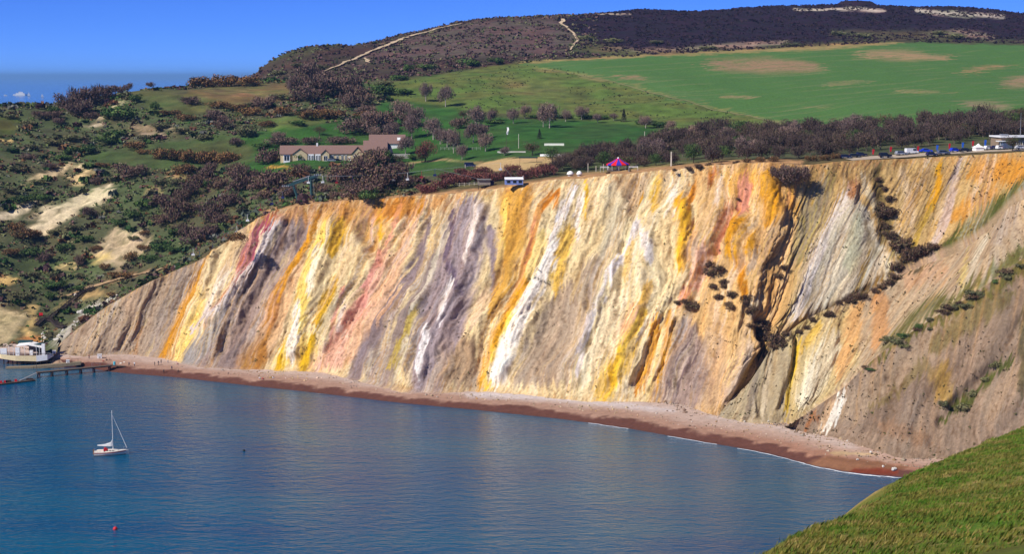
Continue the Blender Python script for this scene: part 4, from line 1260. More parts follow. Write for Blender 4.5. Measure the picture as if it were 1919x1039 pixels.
# places one can name, for telling the plants apart
MARKS = [(160,190,'on the crest above the sea to the west'),(226,222,'in the middle of the western slope'),(60,235,'at the far western end of the slope'),
 (120,340,'by the upper cream sand scar'),(130,395,'beside the broad cream sand scar'),(30,420,'below the cream scar at the western edge'),(230,460,'around the grey-brown scar'),
 (110,500,'above the dark stairway'),(120,580,'beside the dark stairway'),(200,520,'along the path above the grey clay fan'),(360,480,'on the rim of the grey clay fan'),
 (370,290,'in the long gorse bank on the mown green'),(245,330,'below the mown green'),(380,345,'in the dark hedge running down the slope'),
 (390,400,'on the slope above the crimson sand'),(320,400,'in the bottom of the wooded ravine'),(440,430,'next to the hanging chairs over the ravine'),(460,345,'west of the lift tower'),(515,345,'behind the lift tower'),
 (400,165,'on the brow left of the heathy hill'),(420,235,'on the bushy shoulder west of the bungalow'),(500,290,'at the west end of the bungalow'),(590,265,'behind the bungalow'),
 (540,200,'below the bare brow'),(600,170,'in the leafless thicket under the hill'),(680,190,'at the east end of the thicket'),(720,240,'behind the barn'),(600,220,'in the gorse strip above the bungalow'),
 (680,330,'in the windswept bank below the bungalow'),(720,350,'under the line of hanging chairs'),(680,370,'on the brink above the pink sand'),(800,295,'beside the barn yard'),(830,190,'on the pasture'),
 (890,240,'in the garden east of the barn'),(960,230,'on the lawn edge by the flagpole'),(1030,235,'in the middle of the long lawn edge'),(1170,222,'along the fence under the pasture'),(1010,270,'on the long lawn'),
 (880,350,'behind the lift top station'),(1000,325,'west of the striped carousel'),(1100,310,'behind the striped carousel'),(1240,290,'east of the striped carousel'),(1330,260,'in the western end of the wood'),
 (1340,530,'on the tumbled middle of the cliff'),(1405,590,'above the mouth of the ravine'),(1465,515,'under the golden sand'),(1655,400,'in the gully beside the pale pyramid of sand'),(1710,480,'at the foot of the eastern bowl'),
 (1478,320,'overhanging the golden sand'),(1450,285,'in the wood above the golden sand'),(1560,285,'at the west end of the car park'),(1620,250,'in the wood behind the first parked cars'),(1750,245,'in the wood behind the middle of the car park'),
 (1870,235,'in the wood behind the flat-roofed building'),(1400,240,'in the wood under the crop field'),(1600,222,'along the top of the wood under the crop field'),(1800,212,'at the upper eastern end of the wood'),
 (1330,312,'on the cliff brink above the salmon sand'),(1800,560,'on the brown slope'),(600,300,'in front of the bungalow'),(1895,262,'beside the flat-roofed building'),(60,640,'by the shore'),(560,340,'at the lift tower')]
_mk = np.array([(a, b) for a, b, _ in MARKS], float)
KINDW = {'bare': ('purple-brown leafless shrub', 'shrub'), 'thorn': ('dark windswept thorn bush', 'bush'), 'gorse': ('brown gorse bush', 'bush'), 'green': ('dark green bush', 'bush'),
 'olive': ('olive grey scrub bush', 'bush'), 'rust': ('rust-red leafless shrub', 'shrub'), 'dark': ('blackish brown bush', 'bush'),
 'tree': ('pale-trunked bare tree', 'tree'), 'wood': ('bare purplish tree', 'tree'), 'redtree': ('reddish bare tree', 'tree'), 'greentree': ('ivy-green tree', 'tree'), 'darktree': ('dark leaning tree', 'tree'), 'conifer': ('dark pointed conifer', 'tree')}
ROWS = ['front row', 'second row', 'third row', 'fourth row', 'fifth row', 'sixth row', 'hindmost row']
WOODMARK = [(1060,'west of the carousel'),(1115,'just west of the carousel'),(1165,'behind the carousel'),(1215,'just east of the carousel'),(1260,'by the tall post'),(1310,'between post and dark shrub'),(1370,'above the salmon sand'),
  (1430,'left above the golden sand'),(1480,'above the overhanging shrub'),(1530,'left of the car park'),(1580,'above the first parked cars'),(1630,'above the first red banner'),(1680,'above the silver car'),(1730,'above the bright blue car'),(1780,'above the grey estate car'),
  (1830,'above the white tent'),(1875,'behind the flat-roofed building'),(1920,'at the right picture edge'),(1980,'beyond the flat-roofed building')]
_wk = np.array([a for a, _ in WOODMARK], float)
def plant_label(kind, px, py, wpx, hpx):
    where = MARKS[int(np.argmin((_mk[:, 0] - px) ** 2 + 2.0 * (_mk[:, 1] - py) ** 2))][2]
    size = 'small' if wpx < 17 else 'low wide' if hpx < wpx * 0.48 else 'broad' if wpx > 48 else 'tall' if hpx > wpx * 1.05 else 'rounded'
    w, cat = KINDW[kind]
    return f'{size} {w} {where}', cat, where
PLANTED = []
def surf(px, py):
    best = None
    for P, (qx, qy) in CLIFF_SCREEN:
        d = np.hypot(qx - px, qy - py)
        k = np.argmin(d + (P[..., 1] - 450) * 0.02)
        p = P.reshape(-1, 3)[k]
        if d.ravel()[k] < 6 and (best is None or p[1] < best[1]):
            best = p
    return best
CLIFF_SCREEN = [(P, project(P)) for P in (PA[:, 8:], PB[:, 8:-10], PC[:, 8:-10])]
def plant(kind, px, py, hpx, wpx, pos=None, sink=0.08, row=None):
    p = spot(px, py) if pos is None else pos
    m_per = p[1] / FPX
    h, w = hpx * m_per, wpx * m_per
    label, cat, where = plant_label(kind, px, py, wpx, hpx)
    if row is not None:
        p2 = int(np.argmin(np.abs(_wk - px)))
        size = 'tall' if hpx > 38 else 'short' if hpx < 33 else 'middling'
        form = 'broad-crowned' if wpx > 45 else 'narrow' if wpx < 40 else 'round-crowned'
        kw = KINDW[kind][0].replace(' purplish', '')
        label = f'{size} {form} {kw}, {ROWS[row]} of the wood {WOODMARK[p2][1]}'
    name = {'tree': 'bare_tree', 'wood': 'bare_tree', 'redtree': 'bare_tree', 'greentree': 'ivy_tree', 'darktree': 'leaning_tree', 'conifer': 'conifer'}.get(kind)
    rz = random.uniform(0, 6.28) if kind not in ('thorn', 'darktree') else random.uniform(-0.5, 0.5)
    gname = {'tree': 'bare trees round the gardens', 'wood': 'bare trees of the wood'}.get(kind, KINDW[kind][0] + 's')
    gname = gname.replace('bushs', 'bushes')
    if kind in TREES:
        tm, cm = random.choice(TREES[kind])
        o = bpy.data.objects.new(name, None); COL.objects.link(o)
        add('trunk', tm, parent=o); add('crown', cm, parent=o)
        o.scale = (w, w, h)
    else:
        me = random.choice(PROTO[kind])
        o = add('shrub' if cat == 'shrub' else 'bush', me)
        o.scale = (w * 0.52, w * 0.52, h)
    o.location = (p[0], p[1], p[2] - h * sink)
    o.rotation_euler = (0, 0, rz)
    o['label'], o['category'], o['group'] = label, cat, gname
    PLANTED.append((px, o))
    return o

V_LIST = {
'bare': [(125,206,30,42),(150,202,36,46),(175,194,32,46),(200,184,24,40),(226,175,16,36),(165,212,26,42),(142,216,22,36),(246,166,11,11),(282,163,9,16),(357,196,15,38),(395,226,22,32),(417,244,28,38),(441,272,14,32),(245,333,26,60),
  (165,406,18,28),(582,152,36,52),(570,190,30,58),(602,184,40,60),(624,180,36,52),(645,175,34,58),(662,184,26,44),(648,202,26,42),(674,200,26,50),(497,204,24,42),(668,252,30,60),(702,250,40,60),(718,238,30,50),(527,272,15,62),(588,270,14,38),(640,270,14,52),(726,260,12,38),
  (150,500,22,18),(97,222,14,34),(75,218,10,28),(105,232,12,26),(172,222,12,30),(560,168,26,40),(610,160,26,44),(690,215,18,40),(760,236,26,44),(862,240,20,36),(180,345,12,30),(60,300,12,36),(96,316,10,34)],
'thorn': [(390,327,22,28),(380,342,26,32),(365,354,26,32),(350,368,26,36),(335,380,24,32),(440,332,26,42),(470,347,26,36),(405,354,22,36),(392,416,40,44),(322,417,44,42),(365,457,30,62),(388,452,30,42),(295,387,22,32),(82,492,18,28),
  (640,342,32,52),(665,332,38,52),(690,320,38,52),(712,310,32,46),(705,354,40,62),(730,348,40,52),(690,364,30,50),(515,352,36,58),(457,356,40,42),(482,358,30,42),(503,306,28,48),(672,374,28,62),(655,362,24,40),(540,368,20,40),(560,330,22,34),(760,352,22,40),(750,330,26,40),(430,385,26,40),(350,400,20,36),(300,420,18,34),(415,420,22,34),(340,440,20,36),(440,360,24,36),(490,375,18,30),(600,362,18,36),(630,372,14,30)],
'gorse': [(300,298,20,32),(325,301,22,34),(350,303,22,34),(375,305,22,36),(400,307,24,36),(422,307,22,32),(437,303,16,26),(253,279,14,42),(268,288,8,24),(345,327,20,42),(190,313,8,32),(380,162,18,50),(422,162,22,42),(462,160,18,50),(575,222,16,40),(600,223,18,44),(625,222,16,40),(530,216,16,38),(690,224,16,42),
  (225,522,12,46),(245,490,18,26),(197,506,12,20),(272,467,8,28),(442,454,18,36),(45,448,20,42),(30,432,14,26),(410,202,12,40),(440,206,12,40),(470,216,14,40),(350,226,12,36),(320,216,10,36),(500,238,12,30),(65,445,14,26),(20,478,12,30),(210,556,8,24),(180,470,10,22),(270,440,8,20)],
'green': [(226,223,24,58),(205,216,14,22),(254,191,14,28),(291,205,14,16),(215,259,16,42),(195,271,14,38),(170,286,14,42),(140,287,12,32),(120,301,10,32),(107,541,14,52),(332,442,16,28),(715,178,20,42),(752,177,11,42),(492,278,10,32),(692,376,20,38),(722,308,24,36),(100,212,12,22),(765,135,14,20),(800,130,10,40),(880,125,14,40),(930,120,12,30),(745,150,10,36),(680,230,12,36),(560,235,10,36),
  (270,390,18,36),(250,410,16,36),(220,425,14,34),(300,470,14,40),(330,475,12,40),(280,490,12,40),(160,455,14,36),(120,470,14,36),(60,480,14,36),(40,380,14,44),(80,375,12,40),(150,545,10,28),(95,560,12,26),(400,350,14,30),(560,300,10,18),(770,300,10,20),(1100,222,7,40),(1130,223,7,40),(1060,222,8,36),(1210,232,9,36),(1240,238,10,36),(1000,222,7,36),(930,232,8,34)],
'olive': [(460,256,26,46),(20,222,10,30),(50,236,12,34),(300,240,12,36),(340,250,12,36),(270,262,12,32),(380,262,12,36),(130,262,12,40),(100,272,12,38),(60,280,12,38),(30,320,12,44),(70,345,12,34),(20,360,12,36),(200,395,12,32),(100,440,12,34),(140,430,10,30),(60,520,12,40),(30,555,10,34),(150,520,10,34),(100,520,12,34),(50,560,12,36),(250,450,10,28),(330,345,12,34),(300,345,12,34),(520,185,12,36),(470,200,10,36),(600,130,10,36),(520,140,10,36),(560,125,8,30),(640,150,10,40),(720,160,10,40),(1100,75,10,36),(1150,80,10,40),(1230,82,8,36),(1570,66,10,38),(1620,70,10,36),(1790,72,10,44),(1760,64,8,30),(1480,86,7,40),(1330,92,7,40)],
'rust': [(800,362,20,52),(830,354,24,52),(860,347,24,52),(890,342,24,52),(920,341,22,46),(947,337,20,46),(980,337,22,42),(1000,334,26,42),(1025,329,28,46),(840,338,18,44),(870,330,18,44),(905,326,16,40),(960,322,16,40),(770,345,18,44)],
}
for kind, L in V_LIST.items():
    for px, py, h, w in L:
        k = 1.0 if kind in ('rust', 'olive') else 1.22
        plant(kind, px, py, h * k, w * k)
T_LIST = {
'tree': [(1030,240,56,46),(1018,238,44,28),(962,231,33,28),(835,200,46,38),(798,190,40,30),(772,260,50,42),(750,224,42,52),(850,287,52,30),(893,240,48,44),(887,268,46,42),(825,270,36,38),(1090,224,28,34),(522,264,20,32),(1258,245,22,26),(920,232,30,22),(700,262,30,30),(905,262,34,30),(543,176,28,12),(780,238,44,40),(812,262,48,42),(838,276,40,36),(910,284,40,34),(866,300,34,30),(760,290,40,36),(735,262,40,40),(945,292,20,24),(984,222,30,26),(1060,228,26,24),(1120,230,20,22),(1150,226,16,20),(690,240,36,40),(1210,240,26,30)],
'redtree': [(797,303,44,52)],
'darktree': [(598,254,20,28),(997,292,30,44),(868,224,20,28),(790,304,18,30),(925,228,32,24),(749,306,18,32),(1897,284,34,38)],
'conifer': [(1169,228,26,18),(1011,260,20,15)],
'greentree': [(1443,290,24,26),(1515,262,22,26),(1340,270,20,28)],
}
for kind, L in T_LIST.items():
    for a in L:
        plant(kind, *a)
# the wood: crowns in uneven rows, denser towards the brink
LOWE = [(1050,322),(1120,316),(1200,314),(1300,307),(1360,301),(1440,299),(1500,298),(1570,296),(1600,288),(1650,280),(1750,272),(1850,262),(1919,258),(2060,252)]
UPPE = [(1050,306),(1120,296),(1200,282),(1260,264),(1330,250),(1400,258),(1480,254),(1560,250),(1640,244),(1750,240),(1850,234),(1919,234),(2060,232)]
nw = 0
for row in range(7):
    t = row / 6.0
    px = 1046 + (row % 2) * 14
    while px < 2040:
        lo, up = np.interp(px, *zip(*LOWE)), np.interp(px, *zip(*UPPE))
        py = lo + (up - lo) * t + random.uniform(-2, 2)
        span = lo - up
        if span / 6 < 3.2 and row % 2:
            px += 30
            continue
        sc = 1.0 if px > 1200 else 0.8
        kd = random.choices(['wood', 'tree', 'greentree', 'darktree'], [78, 11, 7, 4])[0]
        plant(kd, px + random.uniform(-11, 11), py, random.uniform(27, 46) * sc, random.uniform(32, 54) * sc, row=row)
        nw += 1
        px += random.uniform(27, 36)
print('wood', nw)
for a in [(1478,347,44,66),(1458,336,32,40),(1498,338,34,40)]:
    p = at_d(a[0], a[1], 546.0)
    plant('bare', *a, pos=p)
for px, py, w in [(1448,652,16),(1462,644,18),(1478,634,16),(1494,622,16),(1510,612,18),(1528,600,14),(1556,584,16),(1590,566,18),(1622,552,18),(1650,536,20),(1672,520,22),(1690,505,26),(1704,496,34),(1716,486,34),(1735,478,30),(1758,476,20),(1642,330,14),(1646,362,14),(1650,380,18),(1664,400,26),(1654,410,24),(1666,425,22),(1672,452,20),(1688,468,28),(1335,505,22),(1350,515,26),(1362,530,24),(1370,548,20),(1342,555,16),(1366,585,16),(1290,572,14),(1306,582,16),(1396,575,16),(1408,598,20),(1420,618,22),(1432,640,26)] + [(1330,498,14),(1345,520,26),(1336,538,22),(1358,545,18),(1362,572,16),(1295,578,18),(1400,564,14),(1402,586,18),(1410,612,20),(1440,622,30),(1455,640,26),(1465,507,14),(1463,526,13),(1645,347,14),(1655,396,22),(1662,412,30),(1668,442,18),(1682,462,30),(1650,424,14),(1700,490,36),(1722,478,28),(1745,470,20),
                  (1372,560,12),(1350,560,10),(1385,300+80,8),(1660,378,14),(1690,476,22),(1280,574,12),(1425,632,22),(1660,530,22),(1640,545,20),(1608,560,18),(1575,575,16),(1545,590,14),(1520,603,12),(1775,768,18),(1800,760,22),(1820,742,22),(1850,715,18),(1872,692,16),(1740,625,14),(1790,590,14),(1840,555,16),(1890,520,14)]:
    px, py = px + random.gauss(0, 4), py + random.gauss(0, 4)
    w = w * random.uniform(0.7, 1.25)
    p = surf(px, py)
    if p is not None:
        plant('dark' if px < 1700 or py < 500 else 'olive', px, py, w * 0.85, w * random.uniform(1.2, 1.75), pos=p, sink=0.22)
for px, py, w in [(1600,702,12),(1622,684,14),(1640,668,18),(1658,656,16),(1676,644,20),(1694,632,18),(1712,620,22),(1730,608,18),(1748,598,20),(1766,588,16),(1786,576,22),(1806,564,18),(1826,552,22),(1846,540,16),(1866,526,20),(1886,510,22),(1906,496,20)]:
    for _ in range(random.choice([0, 1, 2, 2])):
        qx, qy = px + random.gauss(0, 9), py + random.gauss(2, 7)
        p = surf(qx, qy)
        if p is not None:
            plant(random.choice(['olive', 'green', 'dark', 'olive']), qx, qy, w * random.uniform(0.35, 0.7), w * random.uniform(0.7, 2.0), pos=p, sink=0.22)
for px, py, w in [(1310,316,22),(1290,320,18),(1330,314,20),(1350,312,14),(1265,322,14),(1400,306,20),(1425,304,22),(1450,304,24),(1380,308,16),(1520,303,26),(1545,301,24),(1565,298,24),(1180,322,10),(1140,326,10)]:
    plant('dark' if px < 1390 else 'gorse', px, py, w * 0.55, w)

# ground cover nobody could count
def cover(name, n, region, size, palette, kind_h=0.7, seed=1, where=None, flat=1.0, k=7):
    rg = np.random.default_rng(seed)
    X = rg.uniform(region[0], region[1], n); Y = rg.uniform(region[2], region[3], n)
    Z = HT(X, Y)
    P = np.stack([X, Y, Z], -1)
    px, py = project(P)
    ok = (Y > d_top(px) + 3) & (Z > 1)
    if where is not None:
        ok &= where(px, py, X, Y, rg)
    P = P[ok]; n = len(P)
    s = size * rg.uniform(0.5, 1.5, n)
    Pk = np.repeat(P, k, 0); sk = np.repeat(s, k)
    d = rg.normal(size=(n * k, 3)); d /= np.linalg.norm(d, axis=1, keepdims=True)
    Pk = Pk + d * sk[:, None] * [0.6, 0.6, 0.35 * kind_h] + np.stack([0 * sk, 0 * sk, sk * 0.35 * kind_h], -1)
    u = rg.normal(size=(n * k, 3)); u /= np.linalg.norm(u, axis=1, keepdims=True)
    w = np.cross(u, rg.normal(size=(n * k, 3))); w /= np.linalg.norm(w, axis=1, keepdims=True)
    q = (sk * 0.42)[:, None] * rg.uniform(0.6, 1.3, (n * k, 1))
    V = np.stack([Pk - u * q, Pk + w * q * 0.8, Pk + u * q, Pk - w * q * 0.8], 1).reshape(-1, 3)
    pal = np.array([lin(c) for c in palette])
    c = np.repeat(pal[rg.integers(0, len(pal), n)], k, 0) * rg.uniform(0.7, 1.3, (n * k, 1))
    me = new_mesh(name, V, np.arange(4 * n * k).reshape(-1, 4), None, col=np.repeat(c, 4, 0), smooth_shade=False)
    me.materials.append(leaf_m)
    add(name, me, kind='stuff')
    print(name, n * k * 2, 'tris')
MOWN = [LAND[i][2] for i in range(1, len(LAND)) if LAND[i][0] == 'P' and LAND[i][1][1] >= 80 and LAND[i][1][0] < 120]
FIELD = [(968,120),(1300,99),(1680,79),(2600,90),(2600,235),(1480,236),(1260,188),(1090,138)]
PASTURE = [it[2] for it in LAND if it[1] == (92,106,50)][0]
BARE = [it for it in LAND if it[1][0] > 185 and it[1][1] > 150]
def in_any(px, py, polys):
    r = np.zeros(px.shape, bool)
    for p in polys:
        if len(p) > 2:
            r |= poly_alpha(px, py, p, 1) > 0.5
    return r
def on_bare(px, py):
    r = np.zeros(px.shape, bool)
    for it in BARE:
        sel, a = mask_of(px, py, it)
        if a is not None:
            r[sel] |= a > 0.5
    return r
def scrub(px, py, X, Y, rg):
    stair = np.zeros(px.shape, bool)
    for st in ([(178,541,6),(142,561,6),(104,590,6),(82,601,6),(66,614,6)], [(86,602,5),(108,614,5),(124,618,5)]):
        stair |= stroke_alpha(px, py, st, 0.3) > 0.3
    return (px < 800) & (py > 150) & ~stair & ~in_any(px, py, MOWN) & ~on_bare(px, py) & (fbm(X / 18, Y / 18, 3, 600) > -0.40)
cover('undergrowth', 34000, (-420, 60, 600, 1060), 1.2, THORN[:3] + GORSE[:3] + GREEN + OLIVE + [(112, 114, 98), (120, 116, 92), (92, 104, 66)], seed=3, where=scrub)
def heath(px, py, X, Y, rg):
    return ~in_any(px, py, MOWN + [FIELD]) & (py < 150) & (px > 330) & (fbm(X / 25, Y / 25, 3, 601) > -0.25)
cover('brushwood', 5600, (-420, 60, 600, 1060), 2.6, GREEN + OLIVE + THORN[:2] + GORSE[:2] + [(106, 108, 98), (92, 102, 88)], seed=13, k=16, where=lambda px, py, X, Y, rg: scrub(px, py, X, Y, rg) & (fbm(X / 26, Y / 26, 3, 610) > 0.0))
cover('heath', 26000, (-330, 560, 1000, 1480), 1.3, [(56, 38, 52), (50, 36, 48), (66, 50, 56), (60, 48, 44)], seed=4, where=lambda px, py, X, Y, rg: heath(px, py, X, Y, rg) & ((px > 1050) | (rg.random(px.shape) < 0.3)))
cover('scrubland', 9000, (-330, 120, 1000, 1480), 1.7, THORN[:3] + OLIVE + [(110, 90, 84), (96, 78, 76)], seed=5, where=lambda px, py, X, Y, rg: heath(px, py, X, Y, rg) & (px < 1120))
cover('thistles', 2400, (-120, 170, 830, 1080), 0.75, [(50, 62, 44), (56, 58, 40)], seed=6, k=4, where=lambda px, py, X, Y, rg: (poly_alpha(px, py, PASTURE, 1) > 0.5) & (fbm(X / 40, Y / 40, 2, 603) > -0.1))
def tufts(n, seed):
    rg = np.random.default_rng(seed)
    allp = []
    for P, wgt in ((PA[:, 8:-14], 0.55), (PB[:, 8:-10], 0.2), (PC[:, 8:-10], 0.25)):
        k = int(n * wgt)
        i, j = rg.integers(0, P.shape[0], k * 4), rg.integers(3, P.shape[1] - 1, k * 4)
        q = P[i, j]
        px, _ = project(q)
        msk = fbm(i / 40.0, j / 30.0, 3, seed) + (0.12 if wgt < 0.5 else 0) + smooth(1000, 1500, px) * 0.12 > 0.28
        allp.append(q[msk][:k])
    P = np.concatenate(allp)
    n, k = len(P), 5
    s = rg.uniform(0.10, 0.42, n)
    Pk = np.repeat(P, k, 0); sk = np.repeat(s, k)
    Pk = Pk + rg.normal(0, 0.5, (n * k, 3)) * sk[:, None] + np.stack([0 * sk, -0.25 * sk, 0.35 * sk], -1)
    u = rg.normal(size=(n * k, 3)); u /= np.linalg.norm(u, axis=1, keepdims=True)
    w = np.cross(u, rg.normal(size=(n * k, 3))); w /= np.linalg.norm(w, axis=1, keepdims=True)
    q = sk[:, None] * 0.6
    V = np.stack([Pk - u * q, Pk + w * q, Pk + u * q, Pk - w * q], 1).reshape(-1, 3)
    pal = np.array([lin(c) for c in [(74, 62, 44), (90, 80, 50), (60, 50, 40), (84, 90, 50)]])
    c = np.repeat(pal[rg.integers(0, 4, n)], 4 * k, 0)
    me = new_mesh('tufts', V, np.arange(4 * n * k).reshape(-1, 4), None, col=c, smooth_shade=False)
    me.materials.append(leaf_m)
    add('tufts', me, kind='stuff')
tufts(2600, 9)

# where several plants read alike, tell them by their order
ORD = ['first', 'second', 'third', 'fourth', 'fifth', 'sixth', 'seventh', 'eighth', 'ninth', 'tenth', 'eleventh', 'twelfth', 'thirteenth', 'fourteenth', 'fifteenth', 'sixteenth', 'seventeenth', 'eighteenth', 'nineteenth', 'twentieth']
bylab = {}
for px, o in PLANTED:
    bylab.setdefault(o['label'], []).append((px, o))
for lab, L in bylab.items():
    if len(L) > 1:
        for i, (px, o) in enumerate(sorted(L, key=lambda t: t[0])):
            o['label'] = (lab if len(lab.split()) <= 13 else lab.replace(' the ', ' ')) + ', ' + (ORD[i] if i < 20 else 'last') + ' from left'
# ------------------------------------------------------------------ built things
class MB:
    def __init__(self):
        self.v, self.f = [], []
    def box(self, c, s, rz=0.0, taper=1.0):
        o = len(self.v)
        cr, sr = math.cos(rz), math.sin(rz)
        for k, dz in enumerate((-0.5, 0.5)):
            t = 1.0 if k == 0 else taper
            for dx, dy in ((-0.5, -0.5), (0.5, -0.5), (0.5, 0.5), (-0.5, 0.5)):
                x, y = dx * s[0] * t, dy * s[1] * t
                self.v.append((c[0] + x * cr - y * sr, c[1] + x * sr + y * cr, c[2] + dz * s[2]))
        self.f += [(o, o + 3, o + 2, o + 1), (o + 4, o + 5, o + 6, o + 7)] + [(o + k, o + (k + 1) % 4, o + 4 + (k + 1) % 4, o + 4 + k) for k in range(4)]
        return self
    def tube(self, p0, p1, r0, r1=None, n=6, caps=True):
        r1 = r0 if r1 is None else r1
        p0, p1 = Vector(p0), Vector(p1)
        t = (p1 - p0).normalized()
        a = t.orthogonal().normalized(); b_ = t.cross(a)
        o = len(self.v)
        for p, r in ((p0, r0), (p1, r1)):
            for k in range(n):
                q = 2 * math.pi * k / n
                self.v.append(tuple(p + a * math.cos(q) * r + b_ * math.sin(q) * r))
        self.f += [(o + k, o + (k + 1) % n, o + n + (k + 1) % n, o + n + k) for k in range(n)]
        if caps:
            self.f += [tuple(o + k for k in reversed(range(n))), tuple(o + n + k for k in range(n))]
        return self
    def loft(self, rings, caps=True, closed=True):
        o = len(self.v); n = len(rings[0])
        for r in rings:
            self.v += [tuple(p) for p in r]
        m = n if closed else n - 1
        for i in range(len(rings) - 1):
            for k in range(m):
                a = o + i * n
                self.f.append((a + k, a + (k + 1) % n, a + n + (k + 1) % n, a + n + k))
        if caps:
            self.f += [tuple(o + k for k in reversed(range(n))), tuple(o + (len(rings) - 1) * n + k for k in range(n))]
        return self
    def prism(self, poly, axis_from, axis_to):
        """polygon of (y,z) pairs pushed along x"""
        return self.loft([[(axis_from, y, z) for y, z in poly], [(axis_to, y, z) for y, z in poly]])
    def poly(self, pts):
        o = len(self.v); self.v += [tuple(p) for p in pts]; self.f.append(tuple(range(o, o + len(pts)))); return self
    def mesh(self, name, mat, smooth_shade=False):
        me = bpy.data.meshes.new(name)
        me.from_pydata(self.v, [], self.f)
        bm = bmesh.new(); bm.from_mesh(me); bmesh.ops.recalc_face_normals(bm, faces=bm.faces); bm.to_mesh(me); bm.free()
        if smooth_shade:
            for p in me.polygons: p.use_smooth = True
        me.materials.append(mat)
        return me
    def build(self, name, mat, parent=None, sm=False, **props):
        return add(name, self.mesh(name, mat, sm), parent=parent, **props)

def thing(name, label, cat, loc=(0, 0, 0), rz=0.0, group=None):
    o = bpy.data.objects.new(name, None)
    COL.objects.link(o)
    o.location = tuple(float(v) for v in loc)
    o.rotation_euler = (0, 0, rz)
    o['label'], o['category'] = label, cat
    if group: o['group'] = group
    return o
def tag(o, label, cat, group=None):
    o['label'], o['category'] = label, cat
    if group: o['group'] = group
    return o
def dup(root, loc, rz, label):
    r = root.copy(); COL.objects.link(r)
    r.location = tuple(float(v) for v in loc); r.rotation_euler = (0, 0, rz); r['label'] = label
    for ch in list(root.children):
        c = ch.copy(); COL.objects.link(c); c.parent = r
        for g in list(ch.children):
            d = g.copy(); COL.objects.link(d); d.parent = c
    return r

WHITE = plain('white_paint', (232, 232, 230), 0.5)
CREAM = plain('cream_paint', (226, 206, 160), 0.6)
STONE = plain('stone_wall', (200, 182, 144), 0.9, var=0.2, scale=3)
SLATE = plain('roof_tiles', (132, 104, 94), 0.85, var=0.2, scale=4)
DKROOF = plain('dark_glass_roof', (62, 62, 78), 0.4)
GLASS = plain('window_glass', (30, 36, 44), 0.12, spec=0.6)
TIMBER = plain('weathered_timber', (92, 78, 66), 0.9, var=0.25, scale=4)
DKTIMB = plain('dark_timber', (58, 46, 42), 0.9, var=0.25, scale=4)
RUSTY = plain('rusty_steel', (104, 58, 48), 0.8, var=0.25, scale=4)
TEAL = plain('green_steel', (40, 74, 76), 0.5, var=0.15)
GREYM = plain('grey_metal', (150, 152, 154), 0.45, metal=0.3)
RED = plain('red_paint', (196, 26, 34), 0.45)
BLUE = plain('blue_paint', (34, 62, 190), 0.45)
PBLUE = plain('pale_blue_paint', (120, 140, 196), 0.5)
BLACK = plain('black_rubber', (24, 24, 26), 0.7)
ROCK = plain('white_rock', (206, 200, 188), 0.95, var=0.15)
GREY = plain('grey_render', (168, 164, 158), 0.9)
FABRIC_R = plain('red_cloth', (206, 30, 42), 0.8)
FABRIC_B = plain('blue_cloth', (40, 104, 214), 0.8)
SAIL = plain('sail_cloth', (240, 238, 232), 0.8)

# ---- bungalow with three gables
def window(parent, x, y, z, w, h, name='window', face=-1):
    f = MB()
    t = 0.12
    for dx, dz, sx, sz in ((0, h / 2 - t / 2, w, t), (0, -h / 2 + t / 2, w, t), (-w / 2 + t / 2, 0, t, h - 2 * t), (w / 2 - t / 2, 0, t, h - 2 * t), (0, 0, 0.09, h - 2 * t)):
        f.box((x + dx, y - 0.05, z + dz), (sx, 0.12, sz))
    fo = f.build('window_frame' if name == 'frame' else 'window', WHITE, parent)
    MB().box((x, y - 0.02, z), (w - 2 * t, 0.05, h - 2 * t)).build('pane', GLASS, fo)
    return fo
def roof_x(x0, x1, y0, y1, ze, zr, over=0.4, th=0.18):
    """ridge along x"""
    ym = (y0 + y1) / 2
    return MB().prism([(y0 - over, ze - 0.25), (ym, zr), (y1 + over, ze - 0.25), (y1 + over, ze - 0.25 + th), (ym, zr + th), (y0 - over, ze - 0.25 + th)], x0 - over, x1 + over)
def roof_y(y0, y1, x0, x1, ze, zr, over=0.35, th=0.18):
    """ridge along y"""
    xm = (x0 + x1) / 2
    poly = [(x0 - over, ze - 0.25), (xm, zr), (x1 + over, ze - 0.25), (x1 + over, ze - 0.25 + th), (xm, zr + th), (x0 - over, ze - 0.25 + th)]
    return MB().loft([[(x, y0 - over, z) for x, z in poly], [(x, y1 + over, z) for x, z in poly]])
gp = spot(600, 301)
HS = gp[1] / FPX                                   # metres per surveyed unit at the bungalow
def hx(px): return (px - 600) * HS
bung = thing('bungalow', 'long low stone bungalow with brown tiled roof and three front gables on the lawn', 'house', (gp[0], gp[1], gp[2] - 0.3), math.radians(4))
bung.scale = (1, 1, 1.27)
W = MB()
W.box(((hx(526) + hx(680)) / 2, 4.2, 0.6), (hx(680) - hx(526), 7.0, 4.4))
for a, b_, z in ((549, 576, 4.4), (603, 617, 3.9), (659, 681, 4.8)):
    x0, x1 = hx(a), hx(b_)
    W.loft([[(x0, y, -1.6), (x1, y, -1.6), (x1, y, 2.7), ((x0 + x1) / 2, y, z - 0.05), (x0, y, 2.7)] for y in (-0.9, 1.0)])
W.build('wall', STONE, bung)
rf = roof_x(hx(526), hx(680), 0.7, 7.7, 2.8, 5.5).build('roof', SLATE, bung)
for a, b_, z in ((549, 576, 4.6), (603, 617, 4.1), (659, 681, 5.1)):
    roof_y(-0.9, 4.0, hx(a), hx(b_), 2.75, z).build('gable_roof', SLATE, bung)
MB().box((hx(594), 4.2, 5.9), (0.8, 0.8, 1.3)).build('chimney', WHITE, rf)
bay1 = MB().box((hx(583), -0.05, 0.9), (hx(588) - hx(577), 1.3, 3.4)).build('bay', WHITE, bung)
